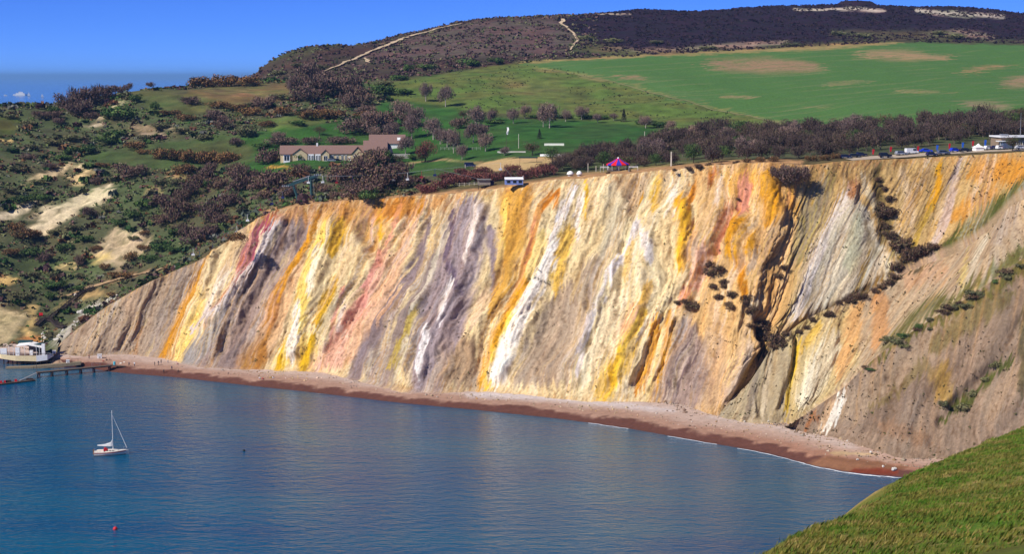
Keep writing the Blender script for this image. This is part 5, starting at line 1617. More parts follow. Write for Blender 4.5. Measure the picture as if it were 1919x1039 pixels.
bay2 = MB().box((hx(596), 0.15, 0.9), (hx(601) - hx(591), 1.0, 3.4)).build('bay', WHITE, bung)
for x in (hx(580), hx(585.5)):
    window(bung, x, -0.72, 1.2, 0.95, 2.0)
for x in (hx(593.5), hx(598.5)):
    window(bung, x, -0.38, 1.2, 0.9, 2.0)
window(bung, hx(561), -0.92, 1.2, 1.4, 2.0)
window(bung, hx(610), -0.92, 1.1, 1.7, 1.9)
window(bung, hx(623), 0.68, 1.2, 1.1, 1.9)
window(bung, hx(632), 0.68, 1.3, 1.0, 1.4)
window(bung, hx(641), 0.68, 1.1, 1.0, 2.1)
window(bung, hx(648), 0.68, 1.2, 0.9, 1.9)
window(bung, hx(665), -0.92, 1.2, 1.3, 1.9)
pc = MB().box((hx(538), 0.2, 0.9), (3.0, 1.4, 3.0)).build('porch', WHITE, bung)
for x in (hx(535.4), hx(540.4)):
    MB().box((x, -0.56, 1.2), (0.9, 0.06, 1.7)).build('pane', GLASS, pc)
pr = MB().box((hx(538), 0.0, 2.55), (3.6, 1.9, 0.2)).build('porch_roof', SLATE, bung)
dr = MB().box((hx(655), 0.66, 0.7), (1.0, 0.1, 2.0)).build('door', WHITE, bung)
# ---- barn behind, glazed link, white annexe
gb = spot(722, 292)
k = gb[1] / FPX
barn = thing('barn', 'brown-roofed barn with hipped end and dark glazed link, right of the bungalow', 'barn', (gb[0], gb[1] - 4, gb[2] - 0.6), math.radians(4))
def bx_(px): return (px - 722) * k
barn.scale = (1, 1, 1.15)
MB().box(((bx_(684) + bx_(728)) / 2, 4, 1.2), (bx_(728) - bx_(684), 8, 3.4)).build('wall', STONE, barn)
roof_x(bx_(684), bx_(726), 0, 8, 3.0, 6.6).build('roof', SLATE, barn)
MB().loft([[(bx_(726), -0.4, 2.7), (bx_(726), 4, 6.5), (bx_(726), 8.4, 2.7)], [(bx_(738), -0.2, 1.6), (bx_(734), 4, 4.5), (bx_(738), 8.2, 1.6)]]).build('glazed_roof', DKROOF, barn)
for x in (bx_(690), bx_(696)):
    window(barn, x, -0.02, 1.3, 1.3, 1.2)
MB().box((bx_(731), 1.0, 0.4), (bx_(738) - bx_(726), 2, 1.8)).build('porch', DKTIMB, barn)
gc_ = spot(735, 283, 600)
annex = thing('barn', 'long brown-roofed barn with a skylight and white end wall behind the hipped barn', 'barn', (gc_[0], gc_[1] + 6, gc_[2]), math.radians(3))
def cx_(px): return (px - 735) * k
annex.scale = (1, 1, 1.15)
MB().box(((cx_(690) + cx_(757)) / 2, 4, 1.0), (cx_(757) - cx_(690), 7, 3.6)).build('wall', WHITE, annex)
r2 = roof_x(cx_(690), cx_(757), 0.5, 7.5, 2.9, 6.3).build('roof', SLATE, annex)
s2 = MB().loft([[(cx_(743), 1.3, 4.08), (cx_(749), 1.3, 4.08), (cx_(749), 2.4, 5.16), (cx_(743), 2.4, 5.16)], [(cx_(743), 1.2, 4.2), (cx_(749), 1.2, 4.2), (cx_(749), 2.3, 5.28), (cx_(743), 2.3, 5.28)]]).build('skylight', WHITE, r2)
MB().box((cx_(753), 0.4, 2.0), (3.6, 0.2, 0.5)).build('clerestory', WHITE, annex)
gw = spot(752, 297)
wl = MB().box((0, 0, 0.8), (8, 0.3, 2.6)).build('garden_wall', GREY); wl.location = tuple(gw)
tag(wl, 'pale rendered garden wall at the right end of the barns', 'wall')

# ---- cars
def car_mesh(kind):
    if kind == 'hatch':
        prof = [(-2.0, 0.35), (-2.05, 0.75), (-1.95, 0.95), (-1.75, 1.02), (-1.45, 1.42), (0.25, 1.45), (0.95, 1.0), (1.85, 0.86), (2.02, 0.62), (2.0, 0.35)]
        cab = (-1.60, -1.38, 0.22, 0.84, 1.0, 1.39)
    elif kind == 'estate':
        prof = [(-2.3, 0.35), (-2.33, 0.8), (-2.25, 1.0), (-2.0, 1.45), (0.35, 1.48), (1.15, 1.02), (2.1, 0.9), (2.3, 0.65), (2.28, 0.35)]
        cab = (-2.1, -1.92, 0.3, 1.02, 1.02, 1.42)
    elif kind == 'four_by_four':
        prof = [(-2.25, 0.5), (-2.28, 1.0), (-2.2, 1.15), (-2.05, 1.8), (0.4, 1.82), (1.0, 1.2), (2.1, 1.12), (2.25, 0.85), (2.22, 0.5)]
        cab = (-2.1, -1.98, 0.34, 0.88, 1.2, 1.74)
    elif kind == 'saloon':
        prof = [(-2.25, 0.35), (-2.28, 0.8), (-2.15, 0.98), (-1.5, 1.02), (-0.95, 1.40), (0.35, 1.42), (1.1, 0.98), (2.1, 0.85), (2.28, 0.6), (2.25, 0.35)]
        cab = (-1.38, -0.9, 0.3, 0.98, 0.98, 1.36)
    else:
        prof = [(-2.4, 0.4), (-2.42, 1.9), (-2.3, 2.05), (1.2, 2.05), (1.75, 1.25), (2.3, 1.0), (2.42, 0.7), (2.4, 0.4)]
        cab = (0.2, 0.2, 1.15, 1.62, 1.3, 1.92)
    w = 0.86
    rings = []
    for y, sc in ((-w, 0.93), (-w * 0.93, 1.0), (w * 0.93, 1.0), (w, 0.93)):
        rings.append([(x * (0.985 if sc < 1 else 1), y * (0.86 if z > 1.15 else 1.0), z if sc == 1 else 0.4 + (z - 0.4) * 0.97) for x, z in prof])
    return rings, cab
CARS = {}
def make_car(kind, paint_m, label, loc, rz):
    key = (kind, paint_m.name)
    t = thing('car' if kind != 'van' else 'van', label, 'car' if kind != 'van' else 'van', loc, rz, 'vehicles in the cliff-top car park')
    if key not in CARS:
        rings, cab = car_mesh(kind)
        body = MB().loft(rings).mesh('body', paint_m)
        g = MB()
        xa, xb, xc, xd, z0, z1 = cab
        for s in (-1, 1):
            y0, y1 = s * 0.868, s * 0.775
            g.poly([(xa, y0, z0), (xd, y0, z0), (xc, y1, z1), (xb, y1, z1)])
        gl = g.mesh('side_window', GLASS)
        ws = MB().poly([(xd + 0.02, -0.72, z0 + 0.05), (xd + 0.02, 0.72, z0 + 0.05), (xc + 0.09, 0.66, z1), (xc + 0.09, -0.66, z1)]).mesh('windscreen', GLASS)
        wh = MB().tube((0, -0.11, 0), (0, 0.11, 0), 0.33, n=12).mesh('wheel', BLACK)
        hub = MB().tube((0, -0.125, 0), (0, 0.125, 0), 0.19, n=8).mesh('rim', GREYM)
        hl = MB().box((0, 0, 0), (0.08, 0.32, 0.16)).mesh('headlight', WHITE)
        tl = MB().box((0, 0, 0), (0.08, 0.22, 0.22)).mesh('tail_light', RED)
        CARS[key] = (body, gl, ws, wh, hub, hl, tl, rings[1][0][0], max(p[0] for p in rings[1]))
    body, gl, ws, wh, hub, hl, tl, xr, xf = CARS[key]
    add('body', body, parent=t); add('side_window', gl, parent=t); add('windscreen', ws, parent=t)
    for x in (-1.32, 1.34):
        for y in (-0.80, 0.80):
            o = add('wheel', wh, parent=t); o.location = (x, y, 0.33)
            add('rim', hub, parent=o)
    for y in (-0.6, 0.6):
        o = add('headlight', hl, parent=t); o.location = (xf - 0.06, y, 0.68)
        o = add('tail_light', tl, parent=t); o.location = (xr + 0.02, y, 0.80)
    return t
NAVY = plain('navy_car_paint', (26, 32, 66), 0.25, spec=0.6)
BLKP = plain('black_car_paint', (22, 26, 34), 0.25, spec=0.6)
SILV = plain('silver_car_paint', (160, 168, 176), 0.3, metal=0.4)
WHTP = plain('white_car_paint', (228, 230, 230), 0.3, spec=0.6)
BLUP = plain('blue_car_paint', (20, 62, 200), 0.25, spec=0.6)
GRYP = plain('grey_car_paint', (96, 108, 128), 0.3, metal=0.3)
car_list = [
 ('hatch', NAVY, 1584, 298, 'dark navy hatchback half hidden by scrub, leftmost in the car park', 10),
 ('saloon', BLKP, 1601, 296.5, 'black saloon car near the left end of the car park', 12),
 ('hatch', NAVY, 1614, 294.5, 'dark navy hatchback just right of the black saloon, before the first red banner', 14),
 ('four_by_four', BLKP, 1659, 297, 'big black off-roader standing alone at the car park edge', 8),
 ('estate', SILV, 1689, 292, 'silver estate car beside a white van', 18),
 ('van', WHTP, 1708, 290, 'white van parked behind the silver estate car', 16),
 ('saloon', BLUP, 1735, 287, 'bright blue saloon car in the middle of the car park', 6),
 ('hatch', NAVY, 1746, 293.5, 'dark blue hatchback low at the brink below the bright blue saloon', 10),
 ('estate', GRYP, 1768, 290.5, 'slate grey estate car right of the brink-side dark blue hatchback', 12),
 ('hatch', BLUP, 1790, 286, 'blue hatchback between the slate grey estate and the hedge', 14),
 ('saloon', BLKP, 1809, 286, 'black saloon car left of the white tent', 12),
 ('hatch', WHTP, 1853, 282, 'white hatchback just right of the white tent', 20),
 ('saloon', NAVY, 1866, 281.5, 'navy saloon car between two white cars by the tall red banner', 14),
 ('estate', WHTP, 1878, 281.5, 'white estate car in front of the flat-roofed building', 16),
 ('van', GRYP, 1889, 281, 'grey van beside the dark tree at the flat-roofed building', 12),
 ('hatch', WHTP, 1913, 281, 'white hatchback at the far right edge of the car park', 14),
]
CARPOS = []
for kind, pm, px, py, lab, rz in car_list:
    p = spot(px, py, 556)
    CARPOS.append(p)
    make_car(kind, pm, lab, (p[0], p[1], p[2] + 0.25), math.radians(rz))
# tarmac under the cars
road_m = plain('car_park_gravel', (176, 160, 138), 0.95, var=0.15, scale=0.6)
def ribbon(name, pts, width, mat, lift=0.08, step=2.0, kind='structure', hf=None, wander=1.0):
    pts = np.array([(p[0], p[1]) for p in pts], float)
    L = np.r_[0, np.cumsum(np.linalg.norm(np.diff(pts, axis=0), axis=1))]
    n = max(int(L[-1] / step), 2)
    s = np.linspace(0, L[-1], n)
    x, y = np.interp(s, L, pts[:, 0]), np.interp(s, L, pts[:, 1])
    if n > 12:
        x, y = gauss(x, 2), gauss(y, 2)
    tx, ty = np.gradient(x), np.gradient(y); l = np.hypot(tx, ty) + 1e-9
    w = (np.interp(s, np.linspace(0, L[-1], len(width)), width) if np.ndim(width) else np.full(n, width)) * 0.5
    wob = 1 + fbm(s / 5, s * 0 + 3, 4, 800) * 0.8 * wander
    wob = np.maximum(wob, 0.15)
    x = x - ty / l * fbm(s / 14, s * 0 + 9, 3, 801) * w * 1.6 * wander; y = y + tx / l * fbm(s / 14, s * 0 + 9, 3, 801) * w * 1.6 * wander
    off = np.array([-1, -0.33, 0.33, 1])
    X = x[:, None] - (ty / l)[:, None] * off * (w * wob)[:, None]
    Y = y[:, None] + (tx / l)[:, None] * off * (w * wob)[:, None]
    Z = (HT(X, Y) if hf is None else hf(X, Y)) + lift
    o = add(name, new_mesh(name, np.stack([X, Y, Z], -1), grid_faces(n, 4)), mat, kind=kind)
    return o
ribbon('car_park', [spot(1578, 299.5, 556), spot(1660, 295, 556), spot(1740, 289.5, 556), spot(1830, 284, 556), spot(1960, 281, 556)], 9.0, road_m, 0.22, wander=0.0)
# ---- paths on the hill and slopes
chalk_m = plain('trodden_path', (194, 172, 138), 0.95, var=0.25, scale=0.3)
ribbon('path', [spot(*q) for q in [(606,136),(640,122),(690,100),(730,84),(764,70)]], [0.8, 2.2, 1.8, 3.6, 5.5], chalk_m, 0.9)
ribbon('path', [spot(*q) for q in [(764,70),(800,61),(840,50),(868,45)]], [5.5, 2.4, 3.2, 1.4], chalk_m, 0.9)
ribbon('path', [spot(*q) for q in [(1056,36),(1053,46),(1072,60),(1084,76),(1068,96)]], [3.4, 1.8, 2.2, 1.6, 1.2], chalk_m, 0.8)
ribbon('path', [spot(*q) for q in [(684,110),(690,117),(694,119)]], [1.5, 3, 0.8], chalk_m, 0.9)
ribbon('path', [spot(*q) for q in [(100,560),(150,545),(200,528),(260,516),(330,495)]], [1.0, 1.2, 1.6, 1.6, 1.2], plain('earth_path', (160, 132, 96), 0.95), 0.5)
ribbon('path', [spot(*q) for q in [(1000,130),(1090,142),(1180,162),(1300,194),(1400,216),(1480,236)]], 1.3, plain('field_margin', (124, 122, 76), 0.95), 0.25)

# ---- banners and posts round the car park
def banner(px, py, hpx, mat, word, where):
    p = spot(px, py, 556); k = p[1] / FPX; h = max(hpx * k, 1.8)
    t = thing('banner', f'{word} upright banner {where}', 'banner', p, 0.15, 'banners along the car park')
    MB().tube((0, 0, 0), (0, 0, h + 0.6), 0.05, 0.035).build('pole', GREYM, t)
    n = 8
    ring = [[(0.05 + 0.85 * (0.6 + 0.4 * math.sin(i / n * 2.2)) * j / 4, 0.06 * math.sin(i * 0.9 + j), 0.5 + h * i / n) for i in range(n + 1)] for j in range(5)]
    ring = [[(x, y + s, z) for x, y, z in r] for s in (0, 0.03) for r in ring]
    m_ = MB(); m_.loft(ring[:5], caps=False, closed=False); m_.loft(ring[5:], caps=False, closed=False)
    m_.build('flag', mat, t)
for a in [(1634,292,9,FABRIC_R,'red','behind the dark cars at the left of the car park'),(1667,287,6,FABRIC_R,'short red','above the black off-roader'),(1718,286,6,FABRIC_R,'red','between the white van and the bright blue car'),
          (1754,284,8,FABRIC_B,'blue','right of the bright blue car'),(1777,281,9,FABRIC_R,'red','above the slate grey estate'),(1802,279,8,FABRIC_B,'blue','above the blue hatchback'),(1821,276,9,FABRIC_R,'red','left of the white tent'),
          (1844,278,13,FABRIC_B,'tall blue','right of the white tent'),(1863,275,13,FABRIC_R,'tall red','at the corner of the flat-roofed building'),(1881,273,9,FABRIC_B,'blue','in front of the flat-roofed building wall')]:
    banner(*a)
tp = spot(1833, 283, 556)
tent = thing('tent', 'small white peaked tent in the car park', 'tent', tp, 0.2)
MB().loft([[(-1.6, -1.4, 0), (1.6, -1.4, 0), (1.6, 1.4, 0), (-1.6, 1.4, 0)], [(-1.5, -1.3, 1.3), (1.5, -1.3, 1.3), (1.5, 1.3, 1.3), (-1.5, 1.3, 1.3)]]).build('wall', SAIL, tent)
MB().loft([[(-1.8, -1.6, 1.3), (1.8, -1.6, 1.3), (1.8, 1.6, 1.3), (-1.8, 1.6, 1.3)], [(-0.6, -0.5, 2.0), (0.6, -0.5, 2.0), (0.6, 0.5, 2.0), (-0.6, 0.5, 2.0)], [(-0.05, -0.05, 2.7), (0.05, -0.05, 2.7), (0.05, 0.05, 2.7), (-0.05, 0.05, 2.7)]]).build('roof', SAIL, tent)
fp = spot(1893, 276, 575)
fb = thing('flat_roofed_building', 'flat-roofed brown building with white roof edge behind the car park', 'building', (fp[0], fp[1], fp[2] - 0.5), math.radians(6))
MB().box((4.5, 5, 2.0), (16, 9, 4.2)).build('wall', plain('brown_render', (140, 120, 98), 0.9), fb)
MB().box((4.8, 4.6, 4.3), (17.6, 10.6, 0.5)).build('roof', WHITE, fb)
MB().box((-2.6, -0.2, 2.75), (4.6, 3.4, 0.28)).build('porch_roof', WHITE, fb)
for x in (-2.2, 0.3, 3.2, 5.6):
    window(fb, x, 0.46, 1.9, 1.5, 1.4)
for x in (-4.4, -1.0):
    MB().tube((x, -1.5, 0), (x, -1.5, 2.65), 0.09).build('post', WHITE, fb)
MB().box((-1.2, 3, 4.8), (2.6, 2.0, 0.7)).build('roof_unit', GREYM, fb)
MB().tube((5.4, 4, 4.5), (5.4, 4, 13), 0.09, 0.05).build('mast', GREYM, fb)

# ---- posts at the brink
def post(px, py0, py1, mat, name, label, cat, r=0.11, d0=556.0):
    p = spot(px, py1, d0); h = (py1 - py0) * p[1] / FPX
    m_ = MB().tube((0, 0, -0.5), (0, 0, h), r, r * 0.85)
    m_.tube((0, 0, h), (0, 0, h + 0.12), r * 1.25, r * 0.6)
    o = m_.build(name, mat); o.location = tuple(float(v) for v in p)
    return tag(o, label, cat, 'pale posts along the cliff top')
for px, a, b_, lab in [(1024,307,325,'pale post left of the white domes'),(1102,307,323,'pale post right of the white domes'),(1131,308,322,'pale post touching the left side of the carousel'),(1258,285,312,'tallest pale post, between carousel and wood'),(1117,312,322,'thin short post between two posts left of the carousel'),
                       (972,252,278,'white carved post on the lawn by the flagpole'),(1208,247,262,'thin white post far out on the long lawn'),(1430,296,303,'short white post left above the overhanging shrub'),(872,309,320,'white post below the dark parked van'),(1444,294,302,'second short post above the overhanging shrub')]:
    post(px, a, b_, plain('pale_wood', (206, 196, 178), 0.8), 'post', lab, 'post', r=0.14 if px != 1258 else 0.3)
def fence(pts, label, spacing=2.6, h=1.1, mat=TIMBER, rails=2, group=None):
    P = [spot(*q) for q in pts]
    pts3 = np.array(P); L = np.r_[0, np.cumsum(np.linalg.norm(np.diff(pts3, axis=0), axis=1))]
    n = max(int(L[-1] / spacing), 2)
    s = np.linspace(0, L[-1], n)
    X = np.interp(s, L, pts3[:, 0]); Y = np.interp(s, L, pts3[:, 1]); Z = HT(X, Y)
    t = thing('fence', label, 'fence', (X[0], Y[0], Z[0]))
    pm = MB().box((0, 0, h / 2 - 0.15), (0.13, 0.13, h + 0.3)).mesh('post', mat)
    for i in range(n):
        o = add('post', pm, parent=t); o.location = (X[i] - X[0], Y[i] - Y[0], Z[i] - Z[0])
    for r in range(rails):
        m_ = MB(); z = h * (0.45 + 0.4 * r)
        for i in range(n - 1):
            m_.tube((X[i] - X[0], Y[i] - Y[0] - 0.08, Z[i] - Z[0] + z), (X[i + 1] - X[0], Y[i + 1] - Y[0] - 0.08, Z[i + 1] - Z[0] + z), 0.035, n=4)
        m_.build('rail', mat, t)
    return t
fence([(812,352,575),(850,350,575),(898,348,575)], 'pale timber fence on the brink left of the brown hut', 2.4, 1.4, plain('pale_wood', (206, 196, 178), 0.8))
fence([(1060,227),(1120,227),(1190,230),(1245,238)], 'thin post fence along the foot of the pasture', 4.0, 1.2)
fence([(956,226),(1000,224),(1040,226)], 'thin post fence behind the lawn by the flagpole', 4.0, 1.2)
fence([(826,281),(860,280),(900,281)], 'grey rail fence below the garden trees', 2.0, 1.3, GREY)
fence([(900,302),(935,299),(990,296)], 'low timber rail beside the sandy yard', 3.0, 1.0)
fence([(690,377,575),(740,373,575),(790,368,575)], 'wire fence with thin posts on the brink above the pink sand', 3.0, 1.1)
def wall_low(px0, px1, py, h, label, mat=GREY):
    a, b_ = spot(px0, py), spot(px1, py)
    o = MB().loft([[(p[0], p[1] - 0.15, p[2] - 0.4), (p[0], p[1] + 0.15, p[2] - 0.4), (p[0], p[1] + 0.15, p[2] + h), (p[0], p[1] - 0.15, p[2] + h)] for p in (a, b_)]).build('low_wall', mat)
    tag(o, label, 'wall', 'low walls on the lawns')
wall_low(1020, 1057, 273, 1.0, 'pale low wall in the middle of the long lawn', plain('pale_block', (196, 198, 186), 0.8))
wall_low(1012, 1062, 293, 0.9, 'whitish low wall at the end of the sandy yard', WHITE)
wall_low(932, 985, 286, 0.6, 'grey kerb wall below the flagpole')
fg = spot(949, 280)
fl = thing('flagpole', 'white flag hanging from a pole on the lawn', 'flagpole', fg)
kf = fg[1] / FPX
MB().tube((0, 0, -0.4), (0, 0, 42 * kf), 0.10, 0.06).build('pole', TIMBER, fl)
MB().loft([[(0.1 + 0.25 * math.sin(i * 0.8) + j * 0.28, 0.1 * math.sin(i + j), 42 * kf - 0.2 - i * 0.55) for i in range(7)] for j in range(4)], caps=False, closed=False).build('flag', SAIL, fl)
dv = spot(881, 314)
make_car('van', NAVY, 'dark blue van parked on the grass left of the sandy yard', (dv[0], dv[1], dv[2] + 0.1), 0.1)
cc = spot(622, 303)
make_car('hatch', SILV, 'silver hatchback parked before the bungalow', (cc[0], cc[1] - 1.5, cc[2] + 0.1), 0.1)
cc = spot(633, 303)
make_car('hatch', BLKP, 'black hatchback next to the silver one before the bungalow', (cc[0], cc[1] - 1.5, cc[2] + 0.1), 0.12)
cp = spot(990, 305)
cn = thing('canopy', 'dark green flat canopy at the edge of the sandy yard', 'canopy', cp)
MB().box((0, 0, 2.1), (7.5, 3, 0.5)).build('roof', plain('dark_green_cloth', (36, 62, 54), 0.8), cn)
for x in (-3.4, 3.4):
    for y in (-1.2, 1.2):
        MB().tube((x, y, -0.3), (x, y, 1.9), 0.06).build('leg', TIMBER, cn)

# ---- carousel
kp = spot(1160, 321, 556)
car = thing('carousel', 'carousel with pointed red and blue striped roof behind the cliff edge', 'carousel', (kp[0], kp[1] + 5, kp[2] - 0.3))
R, N = 4.4, 14
tip, eave = 4.9, 2.7
meshes = {}
for k_ in range(N):
    a0, a1 = 2 * math.pi * k_ / N, 2 * math.pi * (k_ + 1) / N
    m_ = MB()
    def cone(a, r, z): return (math.cos(a) * r, math.sin(a) * r, z)
    m_.loft([[cone(a0, R, eave), cone(a1, R, eave), cone(a1, R, eave - 0.45), cone(a0, R, eave - 0.45)], [cone(a0, R * 0.55, eave + 0.85), cone(a1, R * 0.55, eave + 0.85), cone(a1, R * 0.55, eave + 0.7), cone(a0, R * 0.55, eave + 0.7)],
             [cone(a0, 0.12, tip), cone(a1, 0.12, tip), cone(a1, 0.12, tip - 0.1), cone(a0, 0.12, tip - 0.1)]])
    m_.build('roof_panel', plain('carousel_red', (226, 28, 34), 0.7) if k_ % 2 else plain('carousel_blue', (52, 48, 170), 0.7), car)
MB().tube((0, 0, tip - 0.1), (0, 0, tip + 0.35), 0.4, 0.12, 10).build('finial', WHITE, car)
MB().tube((0, 0, 0), (0, 0, tip - 0.4), 0.7, n=12).build('column', CREAM, car)
MB().tube((0, 0, 0.1), (0, 0, 0.45), R * 0.97, n=24).build('platform', TIMBER, car)
for k_ in range(10):
    a = 2 * math.pi * (k_ + 0.5) / 10
    MB().tube((math.cos(a) * R * 0.93, math.sin(a) * R * 0.93, 0.4), (math.cos(a) * R * 0.93, math.sin(a) * R * 0.93, eave), 0.05).build('pole', WHITE, car)
for s in (-1, 1):
    q = spot(1160 + s * 27, 322, 556)
    st = thing('bunting', 'white bunting strung beside the carousel on its ' + ('west' if s < 0 else 'east') + ' side', 'bunting', (q[0], q[1], q[2]))
    MB().tube((-1.6, 0, -0.3), (-1.6, 0, 2.0), 0.05).tube((1.6, 0, -0.3), (1.6, 0, 2.0), 0.05).build('pole', WHITE, st)
    m_ = MB()
    for i in range(7):
        x = -1.5 + i * 0.45
        m_.loft([[(x, -0.02, 1.95), (x + 0.4, -0.02, 1.95), (x + 0.2, -0.02, 1.3)], [(x, 0.02, 1.95), (x + 0.4, 0.02, 1.95), (x + 0.2, 0.02, 1.3)]])
    m_.build('pennants', SAIL, st)
for px, w, lab in ((1069, 1.15, 'larger white domed tent left of the carousel'), (1086, 0.95, 'smaller white domed tent left of the carousel')):
    q = spot(px, 331, 556)
    t = thing('dome_tent', lab, 'tent', (q[0], q[1] + 1, q[2] + 0.2), 0, 'white domed tents on the cliff top')
    rings = [[(math.cos(a) * w * r, math.sin(a) * w * r, z) for a in np.linspace(0, 2 * math.pi, 13)[:-1]] for r, z in ((1.1, 0.5), (1.15, 0.65), (0.95, 1.2), (0.6, 1.6), (0.15, 1.8))]
    MB().loft(rings).build('canopy', SAIL, t, sm=True)
    MB().tube((0, 0, -0.3), (0, 0, 0.55), w * 0.8, n=10).build('base', GREY, t)

# ---- lift top station: brown hut and blue-white shed
q = spot(907, 352, 556)
hut = thing('hut', 'grey-brown hut on posts at the cliff brink', 'hut', (q[0], q[1] + 1, q[2]), 0.05)
MB().box((0, 0, 2.0), (4.6, 3.0, 1.9)).build('wall', plain('grey_boards', (140, 130, 118), 0.9, var=0.2), hut)
MB().box((0, -0.2, 3.05), (5.2, 3.8, 0.22)).build('roof', plain('grey_felt', (128, 124, 118), 0.9), hut)
for x in (-2.1, 0, 2.1):
    MB().box((x, -1.3, 0.3), (0.22, 0.22, 1.9)).build('post', DKTIMB, hut)
MB().box((2.9, 0.6, 1.4), (1.6, 2.0, 2.0)).build('side_room', plain('dark_blue_board', (44, 44, 70), 0.7), hut)
q = spot(963, 347, 556)
sh = thing('shed', 'pale blue and white shed on the brink right of the brown hut', 'shed', (q[0], q[1] + 1, q[2]), 0.08)
MB().box((0, 0, 1.1), (6.4, 3.0, 1.9)).build('wall', PBLUE, sh)
MB().prism([(-1.8, 2.0), (0, 2.7), (1.8, 2.0), (1.8, 2.12), (0, 2.82), (-1.8, 2.12)], -3.4, 3.4).build('roof', WHITE, sh)
for x in (-2.0, 0.2, 2.2):
    MB().box((x, -1.52, 1.2), (1.2, 0.06, 0.9)).build('pane', GLASS, sh)
MB().tube((3.2, -1.4, 0), (3.2, -1.4, 3.4), 0.09).build('post', WHITE, sh)

# ---- chairlift
TY = 640.0
gz = ground(*at_d(572, 380, TY)[:2])
tower = thing('lift_tower', 'dark green two-legged chairlift tower with a long tilted crossarm', 'chairlift tower', (0, 0, 0))
def tp_(px, py, d=TY): return tuple(float(v) for v in at_d(px, py, d))
A0, A1 = np.array(tp_(536, 349)), np.array(tp_(596, 328))
for (u0, u1) in (((549, 346), (563, 384)), ((582, 333), (585, 384))):
    p0, p1 = np.array(tp_(*u0)), np.array(tp_(*u1))
    p1[2] = min(p1[2], ground(p1[0], p1[1])) - 0.5
    MB().tube(p1, p0, 0.62, 0.5, 8).build('leg', TEAL, tower)
MB().loft([[(p[0], p[1] - 0.6, p[2] - 0.6), (p[0], p[1] + 0.6, p[2] - 0.6), (p[0], p[1] + 0.6, p[2] + 0.5), (p[0], p[1] - 0.6, p[2] + 0.5)] for p in (A0, A1)]).build('crossarm', TEAL, tower)
C0, C1 = A0 * 0.78 + A1 * 0.22, A0 * 0.25 + A1 * 0.75
MB().loft([[(p[0], p[1] - 0.7, p[2] + 0.7), (p[0], p[1] + 0.7, p[2] + 0.7), (p[0], p[1] + 0.7, p[2] + 1.0), (p[0], p[1] - 0.7, p[2] + 1.0)] for p in (C0, C1)]).build('walkway', GREYM, tower)
for p in (A0, A1):
    m_ = MB()
    for i in (-1.2, -0.4, 0.4, 1.2):
        m_.tube((p[0] - 0.1 + i, p[1] - 0.75, p[2] + 0.1), (p[0] - 0.1 + i, p[1] - 0.95, p[2] + 0.1), 0.32, n=10)
    m_.build('sheaves', GREYM, tower)
MB().tube(tp_(584, 336), tp_(588, 366), 0.06).tube(tp_(586, 336), tp_(590, 366), 0.06).build('ladder', GREYM, tower)
chairs = [(464,414,'w'),(444,436,'w'),(419,446,'r'),(399,469,'b'),(362,478,'w'),(374,482,'b'),(352,500,'r'),(328,510,'w'),(304,531,'w'),(280,539,'r'),(256,560,'b'),(233,571,'b'),(208,592,'r'),(184,602,'w'),(159,617,'w'),(135,628,'r'),
          (530,371,'b'),(510,383,'b'),(488,394,'r'),(578,343,'w'),(605,342,'w'),(631,343,'r'),(661,342,'b'),(685,341,'b'),(711,340,'r'),(738,338,'w'),(764,337,'w'),(790,333,'r'),(815,329,'b'),(938,318,'w')]
chairs.sort()
cw = {'w': ('white', WHITE), 'r': ('red', plain('chair_red', (150, 40, 46), 0.6)), 'b': ('dark blue', plain('chair_blue', (44, 50, 110), 0.6))}
def chair_where(px):
    if px < 240: return 'over the grey clay fan'
    if px < 410: return 'over the upper rim of the clay fan'
    if px < 540: return 'over the wooded ravine'
    if px < 590: return 'at the lift tower'
    if px < 720: return 'before the windswept bank'
    return 'before the top station scrub'
CH = {}
for key, (w, mt) in cw.items():
    hang = MB().tube((0, 0, 0), (0.05, 0, -1.7), 0.075, 0.075).tube((0.05, 0, -1.7), (0.05, -0.45, -2.1), 0.07).tube((0.05, -0.45, -2.1), (0.05, -0.45, -2.75), 0.07).mesh('hanger', mt)
    seat = MB().box((0, -0.15, -2.75), (1.25, 0.62, 0.14)).mesh('seat', mt)
    back = MB().box((0, 0.2, -2.4), (1.25, 0.12, 0.62)).mesh('backrest', mt)
    CH[key] = (hang, seat, back)
cab_pts = [[], []]
seen = {}
ordw = ['first', 'second', 'third', 'fourth', 'fifth', 'sixth', 'seventh', 'eighth', 'ninth', 'tenth']
for i, (px, py, c) in enumerate(chairs):
    side = i % 2
    D = np.interp(px, [100, 570, 940], [597, 636, 606]) + (2.0 if side else -2.0)
    p = at_d(px, py, D)
    wd = chair_where(px); key = (c, wd)
    seen[key] = seen.get(key, 0) + 1
    t = thing('lift_chair', f'{ordw[seen[key] - 1]} {cw[c][0]} lift chair, counted uphill, {wd}', 'lift chair', (p[0], p[1], p[2] + 2.6), 0.2 + 0.1 * (i % 3), 'chairs of the chairlift')
    for nm, me in zip(('hanger', 'seat', 'backrest'), CH[c]):
        add(nm, me, parent=t)
    cab_pts[side].append((p[0], p[1], p[2] + 2.6))
for side in (0, 1):
    P = cab_pts[side]
    m_ = MB()
    P = [tuple(float(v) for v in at_d(70, 652, 596 + side * 3))] + P + [tuple(float(v) for v in at_d(965 if side else 910, 338, 587))]
    for a, b_ in zip(P[:-1], P[1:]):
        m_.tube(a, b_, 0.03, n=4, caps=False)
    o = m_.build('cable', GREYM)
    tag(o, ('rear' if side else 'front') + ' cable of the chairlift running from shore to cliff top', 'cable', 'cables of the chairlift')

